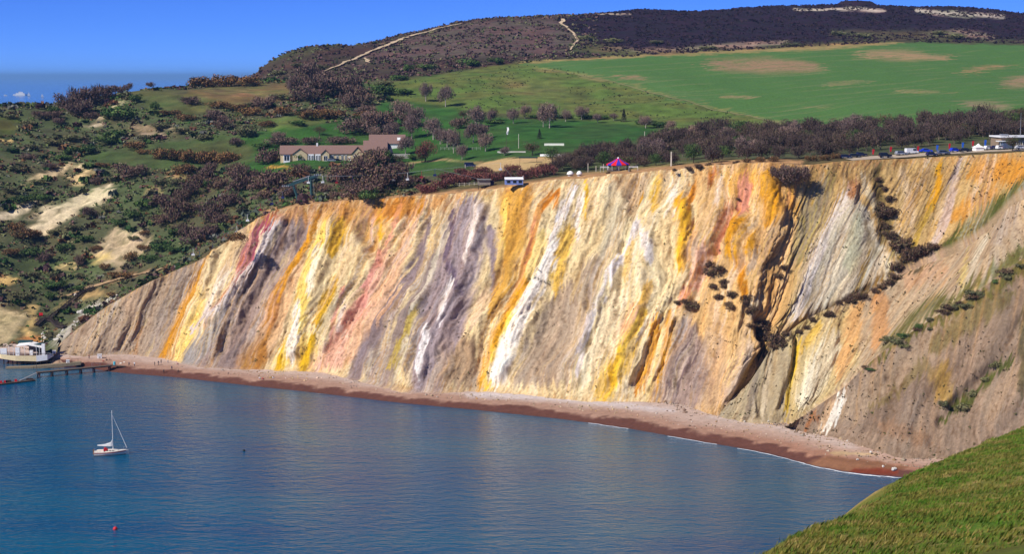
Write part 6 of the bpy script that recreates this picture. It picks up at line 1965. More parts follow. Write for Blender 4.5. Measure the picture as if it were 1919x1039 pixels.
# ---- stairway on the slope
def stair(pts, label, w=1.9):
    P = [spot(px, py, 590, 900) for px, py in pts]
    t = thing('stairway', label, 'stairs', (P[0][0], P[0][1], P[0][2]))
    O = np.array(P[0])
    for a, b_ in zip(P[:-1], P[1:]):
        a, b_ = np.array(a) - O + [0, 0, 0.9], np.array(b_) - O + [0, 0, 0.9]
        L = np.linalg.norm(b_ - a); n = max(int(L / 0.55), 2)
        d = (b_ - a); hd = np.array([d[0], d[1], 0]) / (np.hypot(d[0], d[1]) + 1e-6); sd = np.array([-hd[1], hd[0], 0])
        rz = math.atan2(hd[1], hd[0])
        m_ = MB()
        for k_ in range(n):
            q = a + d * (k_ + 0.5) / n
            m_.box(q, (np.hypot(d[0], d[1]) / n * 0.9, w, 0.1), rz)
        f_ = MB()
        for s in (-1, 1):
            o_ = sd * s * w / 2
            f_.loft([[p + o_ + [0, 0, -0.55] - sd * 0.06, p + o_ + [0, 0, -0.55] + sd * 0.06, p + o_ + [0, 0, 0.12] + sd * 0.06, p + o_ + [0, 0, 0.12] - sd * 0.06] for p in (a, b_)])
        st_ = f_.build('flight', DKTIMB, t)
        tr = m_.build('treads', DKTIMB, st_); tr['kind'] = 'stuff'
        r_ = MB()
        for s in (-1, 1):
            o_ = sd * s * w / 2
            for h in (0.6, 1.1):
                r_.tube(a + o_ + [0, 0, h], b_ + o_ + [0, 0, h], 0.06, n=4)
            for k_ in range(n // 3 + 1):
                q = a + d * k_ * 3 / n + o_
                r_.tube(q + [0, 0, -1.6], q + [0, 0, 1.1], 0.07, n=4)
        r_.build('railing', DKTIMB, t)
    return t
stair([(175,541),(158,549),(142,561),(128,572),(118,581),(104,590),(93,600),(82,601),(68,613)], 'dark timber stairway climbing the slope above the landing place')
stair([(86,602),(98,604),(108,614),(122,617)], 'lower side flight of dark timber steps branching towards the grey clay fan', 1.6)
q = spot(77, 598, 590)
rb = thing('notice_board', 'small red notice board at the bend of the dark stairway', 'sign', q)
MB().box((0, 0, 1.9), (1.5, 0.12, 1.1)).build('board', RED, rb)
for x in (-0.6, 0.6): MB().box((x, 0.05, 0.6), (0.12, 0.12, 2.4)).build('post', DKTIMB, rb)

# ---- boulders
rk = []
for v in range(4):
    bm = bmesh.new(); bmesh.ops.create_icosphere(bm, subdivisions=2, radius=1.0)
    for vv in bm.verts:
        n_ = 1 + 0.35 * math.sin(vv.co.x * 3.1 + v * 2) * math.cos(vv.co.y * 2.7 + v) + random.uniform(-0.1, 0.1)
        vv.co *= n_; vv.co.z *= 0.7
    me = bpy.data.meshes.new('boulder'); bm.to_mesh(me); bm.free(); me.materials.append(ROCK); rk.append(me)
def boulder(px, py, r, label, group='pale boulders along the edge of the clay fan', pos=None):
    p = spot(px, py, 588) if pos is None else pos
    o = add('boulder', random.choice(rk)); o.location = tuple(float(v) for v in p); o.rotation_euler = (random.uniform(-.4, .4), random.uniform(-.4, .4), random.uniform(0, 6)); o.scale = (r,) * 3
    tag(o, label, 'boulder', group)
boulder(150, 586, 1.3, 'largest white boulder, beside the dark stairway'); boulder(141, 553, 0.8, 'lone white boulder above the dark stairway')
for i in range(46):
    t = i / 45
    px = 106 + 112 * t + random.uniform(-4, 4); py = np.interp(px, [106, 130, 160, 190, 218], [632, 618, 594, 575, 556]) + random.uniform(-7, 4)
    where = 'by the lower steps' if px < 128 else 'beside the stairway middle' if px < 165 else 'near the stairway top'
    boulder(px, py, random.uniform(0.28, 0.75), f'white boulder in the rock spill {where}')
for i in range(16):
    px = random.uniform(78, 112); py = random.uniform(622, 642)
    boulder(px, py, random.uniform(0.4, 0.9), 'white boulder heaped behind the landing place')
for px, py, r in [(1648,829,0.5),(1668,835,0.5),(1632,848,0.4),(1700,843,0.7),(1712,841,0.5),(1655,875,0.4),(1675,880,0.7),(1607,862,0.4),(1550,812,0.4),(1500,803,0.35),(1440,790,0.35),(1395,790,0.3),(1230,775,0.3),(905,740,0.35),(1050,756,0.3)]:
    boulder(px, py, r, 'white stone on the shingle ' + ('at the right end of the beach' if px > 1590 else 'below the eastern ridges' if px > 1380 else 'below the white and yellow sands'), 'white stones on the beach', pos=beach_pt(px, py))
for px, py, r, m_ in [(418,686,0.8,1),(424,684,0.6,1),(410,688,0.5,1),(227,682,0.5,0),(233,680,0.45,0)]:
    boulder(px, py, r, 'dark block at the landward end of the jetty' if m_ == 0 else 'rusty brown fallen block at the foot of the ochre cliff', 'fallen blocks on the beach', pos=beach_pt(px, py))
# ------------------------------------------------------------------ yacht at anchor
yp = at_z(207, 853, 0.0)
yacht = thing('sailing_yacht', 'white sailing yacht with a red stripe and bare mast, anchored in the bay', 'yacht', (yp[0], yp[1], 0), 0.20)
HULLW = plain('yacht_white', (236, 228, 212), 0.35, spec=0.5)
BOOT = plain('antifoul_brown', (84, 44, 36), 0.6)
def hull_ring(t):
    x = -4.4 + 9.0 * t
    b_ = 1.45 * (1 - max(0, (t - 0.35) / 0.65) ** 2.2) * (0.78 + 0.22 * min(t / 0.3, 1))
    sh = 1.02 + 0.42 * max(0, t - 0.3) ** 1.4 + 0.06 * (1 - t)
    keel = -0.35 + 0.38 * max(0, t - 0.75) / 0.25
    xs = 0.55 * max(0, t - 0.85) / 0.15
    return [(x + xs * 0.9 + 0.0, y * b_, z) for y, z in ((-1, 1.0), (-0.98, 0.5), (-0.86, 0.12), (-0.5, -0.9), (0.5, -0.9), (0.86, 0.12), (0.98, 0.5), (1, 1.0)) for z in [sh * z if z > 0 else keel * (-z)]]
ts = np.linspace(0, 0.995, 16)
rings = [hull_ring(t) for t in ts]
hull = MB().loft(rings).build('hull', HULLW, yacht, sm=False)
m_ = MB()
for s in (0, 7):
    sg = -1 if s == 0 else 1
    m_.loft([[(r[s][0], r[s][1] + sg * 0.012, r[s][2] - 0.14), (r[s][0], r[s][1] + sg * 0.02, r[s][2] - 0.36), (r[s][0], r[s][1] - sg * 0.05, r[s][2] - 0.36), (r[s][0], r[s][1] - sg * 0.05, r[s][2] - 0.14)] for r in rings[:-1]])
m_.build('stripe', plain('dark_red_stripe', (140, 26, 34), 0.45), hull)
m_ = MB()
for a, sg in ((2, -1), (5, 1)):
    m_.loft([[(r[a][0], r[a][1] + sg * 0.03, 0.17), (r[a][0], r[a][1] + sg * 0.01, -0.1), (r[a][0], r[a][1] - sg * 0.2, -0.1), (r[a][0], r[a][1] - sg * 0.2, 0.17)] for r in rings[:-1]])
m_.build('boot_top', BOOT, hull)
MB().loft([[(r[0][0], r[0][1] * 0.97, r[0][2] - 0.02), (r[0][0], r[7][1] * 0.97, r[0][2] - 0.02), (r[0][0], r[7][1] * 0.97, r[0][2] + 0.04), (r[0][0], r[0][1] * 0.97, r[0][2] + 0.04)] for r in rings[:-1]]).build('deck', HULLW, yacht)
cabn = MB().loft([[(-1.3, -0.85, 1.05), (-1.3, 0.85, 1.05), (-1.3, 0.7, 1.62), (-1.3, -0.7, 1.62)], [(1.2, -0.72, 1.15), (1.2, 0.72, 1.15), (1.0, 0.58, 1.6), (1.0, -0.58, 1.6)], [(2.3, -0.4, 1.25), (2.3, 0.4, 1.25), (2.1, 0.3, 1.36), (2.1, -0.3, 1.36)]]).build('cabin', HULLW, yacht)
for x in (-0.8, 0.0, 0.75):
    MB().box((x, -0.79 + x * 0.03, 1.36), (0.5, 0.06, 0.18)).build('pane', GLASS, cabn)
MB().loft([[(-1.75 + 0.0, y, 1.1), (-1.75, y * 0.95, 1.9), (-1.3, y * 0.9, 2.1), (-0.75, y * 0.85, 1.75), (-0.6, y * 0.9, 1.55)] for y in (-0.85, 0.85)]).build('sprayhood', RED, yacht)
MB().box((-2.6, 0, 1.06), (1.6, 1.3, 0.06)).build('cockpit_floor', plain('teak', (122, 92, 66), 0.8), yacht)
for y in (-0.85, 0.85):
    MB().box((-2.7, y, 1.25), (1.9, 0.3, 0.35)).build('cockpit_coaming', HULLW, yacht)
mx = 0.75
MB().tube((mx, 0, 1.3), (mx, 0, 12.6), 0.10, 0.075, 8).build('mast', SAIL, yacht)
MB().tube((mx - 0.1, 0, 2.5), (mx - 4.1, 0, 2.75), 0.07, 0.06).build('boom', SAIL, yacht)
MB().loft([[(mx + 0.02, -0.12, 2.5), (mx + 0.02, 0.12, 2.5), (mx - 0.05, 0.08, 4.5), (mx - 0.05, -0.08, 4.5)], [(mx - 0.7, -0.24, 2.45), (mx - 0.7, 0.24, 2.45), (mx - 0.6, 0.16, 3.5), (mx - 0.6, -0.16, 3.5)],
           [(mx - 2.2, -0.22, 2.5), (mx - 2.2, 0.22, 2.5), (mx - 2.2, 0.14, 3.05), (mx - 2.2, -0.14, 3.05)], [(mx - 4.2, -0.10, 2.7), (mx - 4.2, 0.10, 2.7), (mx - 4.2, 0.08, 2.95), (mx - 4.2, -0.08, 2.95)]]).build('sail_cover', SAIL, yacht)
MB().tube((4.55, 0, 1.75), (mx + 0.1, 0, 11.2), 0.10, 0.05, 6).build('furled_sail', SAIL, yacht)
m_ = MB()
for p0, p1 in (((-4.3, 0, 1.1), (mx, 0, 12.5)), ((0.6, -1.35, 1.1), (mx, -0.7, 7.2)), ((mx, -0.7, 7.2), (mx, 0, 12.3)), ((0.6, 1.35, 1.1), (mx, 0.7, 7.2)), ((mx, 0.7, 7.2), (mx, 0, 12.3))):
    m_.tube(p0, p1, 0.014, n=4)
m_.build('rigging', GREYM, yacht)
MB().tube((mx, -0.75, 7.2), (mx, 0.75, 7.2), 0.04).build('spreader', SAIL, yacht)
m_ = MB()
for y in (-1, 1):
    m_.tube((4.7, 0, 2.0), (3.5, y * 0.6, 1.95), 0.025, n=5).tube((3.5, y * 0.6, 1.3), (3.5, y * 0.6, 1.95), 0.025, n=5).tube((4.3, y * 0.2, 1.4), (4.3, y * 0.22, 1.98), 0.025, n=5)
m_.build('pulpit', GREYM, yacht)
m_ = MB()
for y in (-1, 1):
    m_.tube((-4.3, y * 1.0, 1.05), (-4.3, y * 1.0, 1.75), 0.025, n=5)
m_.tube((-4.3, -1.0, 1.75), (-4.3, 1.0, 1.75), 0.025, n=5).build('pushpit', GREYM, yacht)
MB().box((-4.55, 0.3, 0.95), (0.35, 0.3, 1.5)).build('outboard', plain('brown_cover', (120, 84, 56), 0.8), yacht)
MB().tube((4.6, 0, 1.5), (7.2, 0.3, -0.1), 0.02, n=4).build('anchor_line', GREYM, yacht)
for px, py, r, m1, lab in ((216, 993, 0.55, RED, 'small red round mooring buoy near the bottom of the bay'), (457, 846, 0.38, BLACK, 'small dark mooring buoy right of the yacht')):
    q = at_z(px, py, 0)
    b0 = thing('buoy', lab, 'buoy', (q[0], q[1], 0.1))
    MB().loft([[(math.cos(a) * r * math.cos(e), math.sin(a) * r * math.cos(e), r * math.sin(e)) for a in np.linspace(0, 2 * math.pi, 13)[:-1]] for e in np.linspace(-1.5, 1.5, 8)]).build('float', m1, b0, sm=True)
    MB().tube((0, 0, r * 0.9), (0, 0, r * 1.5), 0.06).build('ring', GREYM, b0)

# ------------------------------------------------------------------ far boats
q = at_z(38, 180.0, 0)
q = q * (9000 / q[1]); fs = 9000 / FPX
ferry = thing('ferry', 'white ferry far out on the western sea', 'ferry', (q[0], q[1], 0), 0.1)
Lf = 25 * fs
MB().loft([[(-Lf / 2, -7, -1), (-Lf / 2, 7, -1), (-Lf / 2, 7, 6), (-Lf / 2, -7, 6)], [(Lf * 0.35, -7, -1), (Lf * 0.35, 7, -1), (Lf * 0.38, 7, 6), (Lf * 0.38, -7, 6)], [(Lf / 2, -1, -1), (Lf / 2, 1, -1), (Lf / 2 + 2, 1, 7), (Lf / 2 + 2, -1, 7)]]).build('hull', WHITE, ferry)
MB().box((0, 0, 9.5), (Lf * 0.62, 12, 7)).build('superstructure', WHITE, ferry)
MB().box((Lf * 0.05, 0, 16), (Lf * 0.3, 10, 6)).build('bridge', WHITE, ferry)
MB().tube((-Lf * 0.06, 0, 19), (-Lf * 0.06, 0, 26), 1.8, 1.4, 8).build('funnel', GREYM, ferry)
def far_sail(px, py, hpx, D, lab):
    p = at_z(px, py, 0); p = p * (D / p[1]); k_ = D / FPX; h = hpx * k_
    t = thing('sailing_boat', lab, 'sailing boat', (p[0], p[1], 0), 0.3, 'far white boats on the western sea')
    MB().loft([[(-h * 0.3, -h * .08, -0.3), (-h * 0.3, h * .08, -0.3), (-h * 0.3, h * .1, h * .1), (-h * 0.3, -h * .1, h * .1)], [(h * 0.34, -0.2, -0.3), (h * 0.34, 0.2, -0.3), (h * 0.4, 0.2, h * .12), (h * 0.4, -0.2, h * .12)]]).build('hull', WHITE, t)
    MB().loft([[(0, -0.15, h * .14), (-h * .34, -0.15, h * .16), (-0.02 * h, -0.15, h)], [(0, 0.15, h * .14), (-h * .34, 0.15, h * .16), (-0.02 * h, 0.15, h)]]).build('mainsail', SAIL, t)
    MB().loft([[(h * .04, -0.15, h * .14), (h * .36, -0.15, h * .14), (h * .05, -0.15, h * 0.8)], [(h * .04, 0.15, h * .14), (h * .36, 0.15, h * .14), (h * .05, 0.15, h * 0.8)]]).build('jib', SAIL, t)
    MB().tube((h * .01, 0, 0), (h * .01, 0, h * 1.03), h * .012).build('mast', WHITE, t)
far_sail(54, 178, 8, 8600, 'white sailing boat just right of the far ferry')
far_sail(79, 176, 7, 8200, 'lone white sailing boat right of the far ferry, above the western slope')
q = at_z(10, 178, 0); q = q * (8800 / q[1])
mb_ = thing('motor_boat', 'tiny white motor boat left of the far ferry', 'boat', (q[0], q[1], 0), 0.2, 'far white boats on the western sea')
MB().loft([[(-9, -3, -0.5), (-9, 3, -0.5), (-9, 3, 3), (-9, -3, 3)], [(9, -1, -0.5), (9, 1, -0.5), (11, 1, 4), (11, -1, 4)]]).build('hull', WHITE, mb_)
MB().box((-2, 0, 4.5), (8, 4, 3.5)).build('cabin', WHITE, mb_)

# ------------------------------------------------------------------ jetty, pontoon, landing place
def W3(px, py, D): return np.array(at_d(px, py, D))
j0, j1 = W3(69, 705, 553), W3(208, 692, 566)
j0[2], j1[2] = 1.75, 1.95
jet = thing('jetty', 'narrow timber jetty on paired rusty legs running from the shingle into the bay', 'jetty', (0, 0, 0))
dj = (j1 - j0) / np.linalg.norm(j1 - j0); sj = np.array([-dj[1], dj[0], 0])
rzj = math.atan2(dj[1], dj[0])
MB().loft([[p - sj * 1.0 + [0, 0, -.28], p + sj * 1.0 + [0, 0, -.28], p + sj * 1.0 + [0, 0, .1], p - sj * 1.0 + [0, 0, .1]] for p in (j0, j1)]).build('deck', TIMBER, jet)
Lj = np.linalg.norm(j1 - j0)
m_ = MB()
npl = int(Lj / 0.45)
for i in range(npl):
    m_.box(j0 + dj * (i + 0.5) * Lj / npl + [0, 0, 0.125], (Lj / npl * 0.86, 2.1, 0.045), rzj)
o = m_.build('planks', TIMBER, jet); o['kind'] = 'stuff'
pile_me = MB().tube((0, 0, -3.5), (0, 0, 0), 0.24, n=8).mesh('leg', RUSTY)
for px in (72, 96.5, 124, 150, 175, 205):
    t = (px - 69) / (208 - 69)
    for s in (-0.75, 0.75):
        o = add('leg', pile_me, parent=jet); o.location = tuple(j0 + (j1 - j0) * t + sj * s + dj * (0.55 if s > 0 else -0.4) + [0, 0, -0.25])
    MB().loft([[p + [0, 0, -.62], p + [0, 0, -.3], p + dj * .3 + [0, 0, -.3], p + dj * .3 + [0, 0, -.62]] for p in (j0 + (j1 - j0) * t - sj * 1.15, j0 + (j1 - j0) * t + sj * 1.15)]).build('crossbeam', RUSTY, jet)
m_ = MB()
for a, b_ in ((0.75, 0.86), (0.97, 1.0)):
    pa, pb = j0 + (j1 - j0) * a + sj * 0.9, j0 + (j1 - j0) * b_ + sj * 0.9
    for q in (pa, pb): m_.tube(q, q + [0, 0, 1.3], 0.05, n=5)
    m_.tube(pa + [0, 0, 1.25], pb + [0, 0, 1.25], 0.04, n=5).tube(pa + [0, 0, .7], pb + [0, 0, .7], 0.03, n=5)
m_.build('railing', GREYM, jet)
MB().tube(j0 + [0, 0, 0], j0 + [0, 0, 3.4], 0.09).build('pole', TIMBER, jet)
g1 = beach_pt(234, 688)
MB().loft([[p - sj * 0.7 + [0, 0, -.1], p + sj * 0.7 + [0, 0, -.1], p + sj * 0.7 + [0, 0, .08], p - sj * 0.7 + [0, 0, .08]] for p in (j1, g1 + [0, 0, 0.25])]).build('gangway', TIMBER, jet)
q = j1 + dj * 1.4 + sj * 0.3
bn = MB().tube((0, 0, 0), (0, 0, 1.15), 0.42, 0.45, 10).build('drum', plain('turquoise_paint', (90, 190, 206), 0.5)); bn.location = tuple(q + [0, 0, 0.05])
tag(bn, 'pale turquoise drum at the landward end of the jetty', 'drum')
pt0, pt1 = at_z(-22, 724, 0), at_z(64, 714, 0)
pon = thing('pontoon', 'low floating pontoon at the seaward end of the jetty', 'pontoon', (0, 0, 0))
dp = (pt1 - pt0) / np.linalg.norm(pt1 - pt0); sp_ = np.array([-dp[1], dp[0], 0])
MB().loft([[p - sp_ * 1.3 + [0, 0, -.4], p + sp_ * 1.3 + [0, 0, -.4], p + sp_ * 1.3 + [0, 0, .45], p - sp_ * 1.3 + [0, 0, .45]] for p in (pt0, pt1)]).build('float', TIMBER, pon)
MB().loft([[p - sp_ * 0.5 + [0, 0, -.06], p + sp_ * 0.5 + [0, 0, -.06], p + sp_ * 0.5 + [0, 0, .06], p - sp_ * 0.5 + [0, 0, .06]] for p in (pt0 + (pt1 - pt0) * 0.68 + [0, 0, 0.6], j0 + [0, 0, -0.1])]).build('ramp', GREYM, pon)
for t, mt, s, lab in ((0.27, RED, (1.0, .5, .8), 'left one of the red crates on the pontoon'), (0.36, RED, (0.7, .6, .7), 'middle one of the red crates on the pontoon'), (0.60, RED, (0.9, .6, 0.7), 'right-hand red crate on the pontoon'), (0.44, DKTIMB, (1.8, .9, .7), 'dark flat crate on the pontoon'), (0.9, DKTIMB, (2.4, 1.0, .5), 'dark dinghy-shaped chest at the ramp end of the pontoon')):
    p = pt0 + (pt1 - pt0) * t
    o = MB().box((0, 0, s[2] / 2), s, 0.2, 0.86).box((0, 0, s[2] + 0.03), (s[0] * 0.95, s[1] * 0.95, 0.06), 0.2).build('crate', mt); o.location = tuple(p + [0, 0, 0.45]); tag(o, lab, 'crate', 'crates on the pontoon')

D0 = 578.0
k0 = D0 / FPX
def lx(px): return (px - 55) * k0
def lz(py): return CAM_H - (py - 143) * D0 / FPX - 0.25
o0 = at_d(55, 690, D0)
land = thing('landing_place', 'white and cream boat-shaped landing deck of the chairlift on timber legs at the left shore', 'landing stage', (o0[0], o0[1], 0))
sec = []
for px, zt, zb, yo in ((-12, lz(666), lz(671), 2.0), (2, lz(668.5), lz(675), 0.2), (30, lz(670.5), lz(678.5), -0.6), (70, lz(670.5), lz(679.5), -0.6), (90, lz(669.5), lz(677), 0.0), (99, lz(668.5), lz(671), 2.0)):
    sec.append([(lx(px), yo, zt), (lx(px), yo + 0.03, zb), (lx(px), 7.5, zb), (lx(px), 7.5, zt)])
MB().loft(sec).build('deck', plain('brown_decking', (128, 104, 92), 0.9), land)
f_ = MB()
f_.loft([[(a[0][0], a[0][1] - 0.10, a[0][2] + 0.35), (a[1][0], a[1][1] - 0.10, a[1][2]), (a[1][0], a[1][1] - 0.01, a[1][2]), (a[0][0], a[0][1] - 0.01, a[0][2] + 0.35)] for a in sec[:4]])
f_.build('fascia', CREAM, land)
f_ = MB()
f_.loft([[(a[0][0], a[0][1] - 0.10, a[0][2] + 0.45), (a[1][0], a[1][1] - 0.10, a[1][2] - 0.1), (a[1][0], a[1][1] - 0.01, a[1][2] - 0.1), (a[0][0], a[0][1] - 0.01, a[0][2] + 0.45)] for a in sec[3:]])
f_.build('fascia', WHITE, land)
lg = MB().tube((0, 0, -2.5), (0, 0, lz(677) + 0.2), 0.22, n=7).mesh('leg', DKTIMB)
for px in (5, 22, 38, 60, 80, 94):
    for y in (1.2, 6.2):
        o = add('leg', lg, parent=land); o.location = (lx(px), y, 0)
MB().box((lx(58), 5.5, 1.3), (lx(84) - lx(34), 0.3, 2.4)).build('underdeck_shade', BLACK, land)  # black sheet standing in for the shade in the void under the deck
for px0, px1, t_, b_, y in ((0, 12, 656, 669, 1.0), (29, 37, 654, 670, 0.8), (79, 85, 647, 668, 0.8), (55, 61, 660, 669, 1.4)):
    MB().box(((lx(px0) + lx(px1)) / 2, y, (lz(t_) + lz(b_)) / 2), (lx(px1) - lx(px0), 0.9, lz(t_) - lz(b_))).build('panel', WHITE, land)
MB().loft([[(lx(30), 1.0, lz(652)), (lx(30), 6.0, lz(650)), (lx(30), 6.0, lz(650) + .25), (lx(30), 1.0, lz(652) + .25)], [(lx(52), 1.0, lz(650)), (lx(52), 6.0, lz(648)), (lx(52), 6.0, lz(648) + .25), (lx(52), 1.0, lz(650) + .25)], [(lx(78), 1.0, lz(655)), (lx(78), 6.0, lz(653)), (lx(78), 6.0, lz(653) + .25), (lx(78), 1.0, lz(655) + .25)]]).build('awning', SAIL, land)
MB().box((lx(40), 6.2, lz(648)), (lx(52) - lx(27), 3.0, 1.0)).build('winch_house', TEAL, land)
MB().box((lx(62), 5.8, lz(660)), (5.5, 1.6, 2.6)).build('kiosk', plain('grey_board', (120, 108, 104), 0.9), land)
m_ = MB()
for px in (16, 24, 46, 68, 74):
    m_.tube((lx(px), 1.0, lz(670)), (lx(px), 1.0, lz(651)), 0.09, n=6)
m_.build('posts', WHITE, land)
m_ = MB()
for px in range(-6, 98, 8):
    m_.tube((lx(px), 0.0 + (0.6 if px < 5 else 0), lz(669)), (lx(px), 0.0 + (0.6 if px < 5 else 0), lz(664.5)), 0.05, n=5)
m_.tube((lx(-6), 0.3, lz(664.5)), (lx(97), 0.2, lz(664.5)), 0.05, n=5)
m_.build('railing', GREYM, land)
# wheel and mast of the lift's return station
MB().tube((lx(66), 4.6, lz(651)), (lx(66), 4.6, lz(649.5)), 2.1, n=18).build('return_wheel', TEAL, land)
MB().tube((lx(66), 4.6, lz(668)), (lx(66), 4.6, lz(649)), 0.3, n=8).build('wheel_post', TEAL, land)
s0, s1, s2_ = at_z(12, 690, 0.2), at_z(64, 688, 0.5), at_z(152, 680, 1.6)
stg = thing('lower_stage', 'low weathered timber stage in front of the landing deck, sloping up to the shingle', 'landing stage', (0, 0, 0))
for a, b_ in ((s0, s1), (s1, s2_)):
    d_ = (b_ - a) / np.linalg.norm(b_ - a); n_ = np.array([-d_[1], d_[0], 0])
    MB().loft([[p - n_ * 1.1 + [0, 0, -.7], p + n_ * 1.3 + [0, 0, -.7], p + n_ * 1.3 + [0, 0, .35], p - n_ * 1.1 + [0, 0, .35]] for p in (a, b_)]).build('deck', plain('pale_timber', (132, 118, 94), 0.9, var=0.25), stg)
    m_ = MB()
    L_ = np.linalg.norm(b_ - a)
    for i in range(int(L_ / 2.2) + 1):
        q = a + d_ * min(i * 2.2, L_) + n_ * 1.1
        m_.tube(q + [0, 0, .3], q + [0, 0, 1.4], 0.06, n=5)
    m_.tube(a + n_ * 1.1 + [0, 0, 1.35], b_ + n_ * 1.1 + [0, 0, 1.35], 0.05, n=5)
    m_.build('railing', DKTIMB, stg)
def kiosk(px, py, w, h, lab, mt=WHITE, pos=None):
    p = beach_pt(px, py) if pos is None else pos
    t = thing('kiosk', lab, 'kiosk', p, 0.12)
    MB().box((0, 0, h / 2 - 0.1), (w, w * 0.8, h + 0.1)).build('wall', mt, t)
    MB().box((0, -0.05, h + 0.06), (w * 1.12, w * 0.92, 0.12)).build('roof', mt, t)
    MB().box((0, -w * 0.4 - 0.03, h * 0.35), (w * 0.4, 0.06, h * 0.55)).build('door', GREY, t)
kiosk(187, 672, 1.55, 1.4, 'white square-sided box on the shingle behind the jetty')
kiosk(126, 676, 1.15, 0.9, 'small white box at the shoreward end of the lower stage', pos=s1 + (s2_ - s1) * 0.72 + np.array([0, 0, 0.36]))
kiosk(98, 667, 1.2, 1.0, 'small white box against the right end of the landing deck', pos=np.array([o0[0] + lx(98), o0[1] + 3.5, lz(668)]))

# ------------------------------------------------------------------ foam along the water's edge
foam_m = plain('foam', (226, 230, 232), 0.8, var=0.2, scale=3)
rf_ = np.random.default_rng(8)
V, F, o = [], [], 0
wpx, wpy = project(WLc)
segs = [(1100, 1180, .35), (1250, 1345, .5), (1380, 1510, 0.8), (1495, 1600, 1.3), (1560, 1650, 1.9), (1610, 1700, 1.3)]
for a, b_, wd in segs:
    sel = np.nonzero((wpx > a) & (wpx < b_))[0]
    P = WLc[sel]; n = len(P)
    t = np.linspace(0, 1, n)
    env = np.sin(np.pi * t) ** 1.2
    jig = fbm(P[:, 0] / 3.0, P[:, 0] * 0 + a, 4, 900) * 0.8
    w = wd * env * (0.45 + 0.9 * fbm(P[:, 0] / 2.6, P[:, 0] * 0 + b_, 4, 901))
    w = np.maximum(w, 0.04)
    y0 = P[:, 1] - 0.15 - wd * 0.5 + jig
    X = np.stack([P[:, 0]] * 3, 1); Y = np.stack([y0 - w * 0.6, y0, y0 + w * 0.6], 1); Z = np.stack([np.full(n, 0.012), np.full(n, 0.07), np.full(n, 0.012)], 1)
    V.append(np.stack([X, Y, Z], -1).reshape(-1, 3)); F.append(grid_faces(n, 3) + o); o += n * 3
add('foam', new_mesh('foam', np.concatenate(V), np.concatenate(F)), foam_m, kind='stuff')

# ------------------------------------------------------------------ people on the shingle
def cloth_mat(name, shoes, legs, top, skin, hair, cuts):
    m, nt, b = nodes_of(name)
    tc = nt.nodes.new('ShaderNodeTexCoord')
    sx = nt.nodes.new('ShaderNodeSeparateXYZ'); nt.links.new(tc.outputs['Object'], sx.inputs[0])
    dv_ = nt.nodes.new('ShaderNodeMath'); dv_.operation = 'DIVIDE'; nt.links.new(sx.outputs[2], dv_.inputs[0]); dv_.inputs[1].default_value = 1.9
    r = ramp(nt, dv_.outputs[0], [(0.0, L4(shoes)), (cuts[0] / 1.9, L4(legs)), (cuts[1] / 1.9, L4(top)), (cuts[2] / 1.9, L4(skin)), (cuts[3] / 1.9, L4(hair))])
    r.color_ramp.interpolation = 'CONSTANT'
    nt.links.new(r.outputs[0], b.inputs['Base Color']); b.inputs['Roughness'].default_value = 0.85
    return m
def person_mesh(pose):
    J, R, E = [], [], []
    def j(p, r, parent=None):
        J.append(p); R.append(r)
        if parent is not None: E.append((parent, len(J) - 1))
        return len(J) - 1
    st = {'stand': 0.0, 'walk': 0.26, 'sit': 0.0}[pose]
    hz = 0.92 if pose != 'sit' else 0.14
    pel = j((0, 0, hz), 0.13)
    ch = j((0.02, 0, hz + 0.28), 0.145, pel); sh = j((0.02, 0, hz + 0.50), 0.12, ch)
    nk = j((0.03, 0, hz + 0.60), 0.055, sh); hd = j((0.05, 0, hz + 0.71), 0.095, nk); j((0.05, 0, hz + 0.82), 0.075, hd)
    for s in (-1, 1):
        if pose == 'sit':
            h = j((0.05, s * 0.1, 0.14), 0.10, pel); k_ = j((0.42, s * 0.14, 0.42), 0.07, h); a = j((0.68, s * 0.14, 0.07), 0.05, k_); j((0.84, s * 0.15, 0.05), 0.04, a)
            u = j((0.02, s * 0.2, hz + 0.46), 0.06, sh); e = j((-0.1, s * 0.27, hz + 0.2), 0.045, u); j((-0.05, s * 0.3, 0.06), 0.035, e)
        else:
            d = s * st
            h = j((d * 0.15, s * 0.1, 0.84), 0.10, pel); k_ = j((d * 0.7 + 0.03, s * 0.1, 0.48), 0.07, h); a = j((d * 1.1 - 0.03, s * 0.1, 0.09), 0.045, k_); j((d * 1.1 + 0.14, s * 0.12, 0.04), 0.04, a)
            u = j((0.02, s * 0.2, hz + 0.46), 0.06, sh); e = j((-d * 0.5 - 0.02, s * 0.27, hz + 0.18), 0.045, u); w_ = j((-d * 0.8 + 0.06, s * 0.27, hz - 0.06), 0.032, e); j((-d * 0.8 + 0.1, s * 0.26, hz - 0.16), 0.036, w_)
    me = bpy.data.meshes.new('person')
    me.from_pydata(J, E, [])
    return me, R
PP = {p: person_mesh(p) for p in ('stand', 'walk', 'sit')}
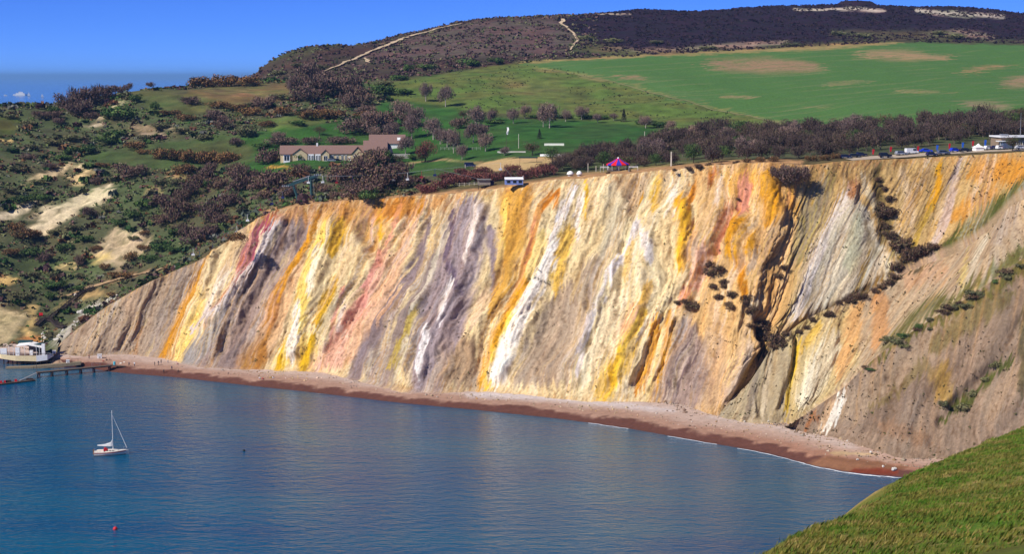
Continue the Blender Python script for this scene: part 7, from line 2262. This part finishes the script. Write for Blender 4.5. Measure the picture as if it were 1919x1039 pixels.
def person(px, py, pose, top, legs, lab, rz=0.0, hair=(60, 46, 36), pos=None):
    me0, R = PP[pose]
    me = me0.copy()
    o = add('person', me)
    o.modifiers.new('skin', 'SKIN')
    if not me.skin_vertices: me.skin_vertices.new()
    for v, r in zip(me.skin_vertices[0].data, R):
        v.radius = (r, r)
    me.skin_vertices[0].data[0].use_root = True
    o.modifiers.new('sub', 'SUBSURF').render_levels = 1
    cuts = (0.08, 0.92, 1.48, 1.68) if pose != 'sit' else (0.07, 0.2, 0.70, 0.88)
    me.materials.append(cloth_mat('clothes', (40, 36, 34), legs, top, (206, 160, 134), hair, cuts))
    p = beach_pt(px, py) if pos is None else pos
    o.location = (p[0], p[1], p[2] + 0.0); o.rotation_euler = (0, 0, rz)
    tag(o, lab, 'person', 'people on the shingle beach')
NV, BK, WH, JE, RD, TN = (34, 40, 70), (36, 34, 38), (226, 226, 226), (52, 66, 104), (180, 44, 40), (150, 130, 110)
for a in [
 (242,687,'walk',JE,BK,'person in blue top and black trousers walking at the end of the jetty',2.6),
 (252,687,'stand',WH,NV,'person in white top and dark trousers standing right of the blue-topped walker',1.2),
 (290,686,'stand',BK,BK,'person all in black standing at the left of the middle beach group',0.5),
 (297,685,'walk',NV,BK,'person in navy coat walking in the middle of the beach group',1.0),
 (302,682,'stand',TN,JE,'person in tan top and jeans behind the navy coat',2.0),
 (315,681,'stand',WH,JE,'person in white top and blue jeans standing near the cliff foot',3.0),
 (307,700,'walk',BK,BK,'person in black walking alone nearest the water',0.2),
 (322,694,'walk',NV,NV,'person in navy walking, middle of the three by the water',0.3),
 (334,699,'walk',TN,BK,'person in tan top walking, right one of the three by the water',0.2),
 (167,673,'stand',(120,50,44),BK,'person in dark red top standing left of the white box',1.0),
 (193,679,'sit',RD,BK,'person in red top sitting on the shingle behind the jetty',0.4),
 (199,676,'sit',BK,NV,'person in black top sitting beside the red-topped one',0.2),
 (205,676,'sit',TN,BK,'person in tan top sitting, right one of the three behind the jetty',0.1),
 (332,684,'sit',(200,140,130),TN,'person in pinkish top sitting close to the cliff foot',0.6),
 (486,711,'sit',WH,RD,'person in white top and red shorts sitting, left one of the beach picnic group',0.4),
 (492,712,'sit',RD,WH,'person in red top and white trousers sitting in the beach picnic group',0.7),
 (511,710,'sit',WH,NV,'person in white top sitting alone, right of the beach picnic group',0.2)]:
    person(*a)
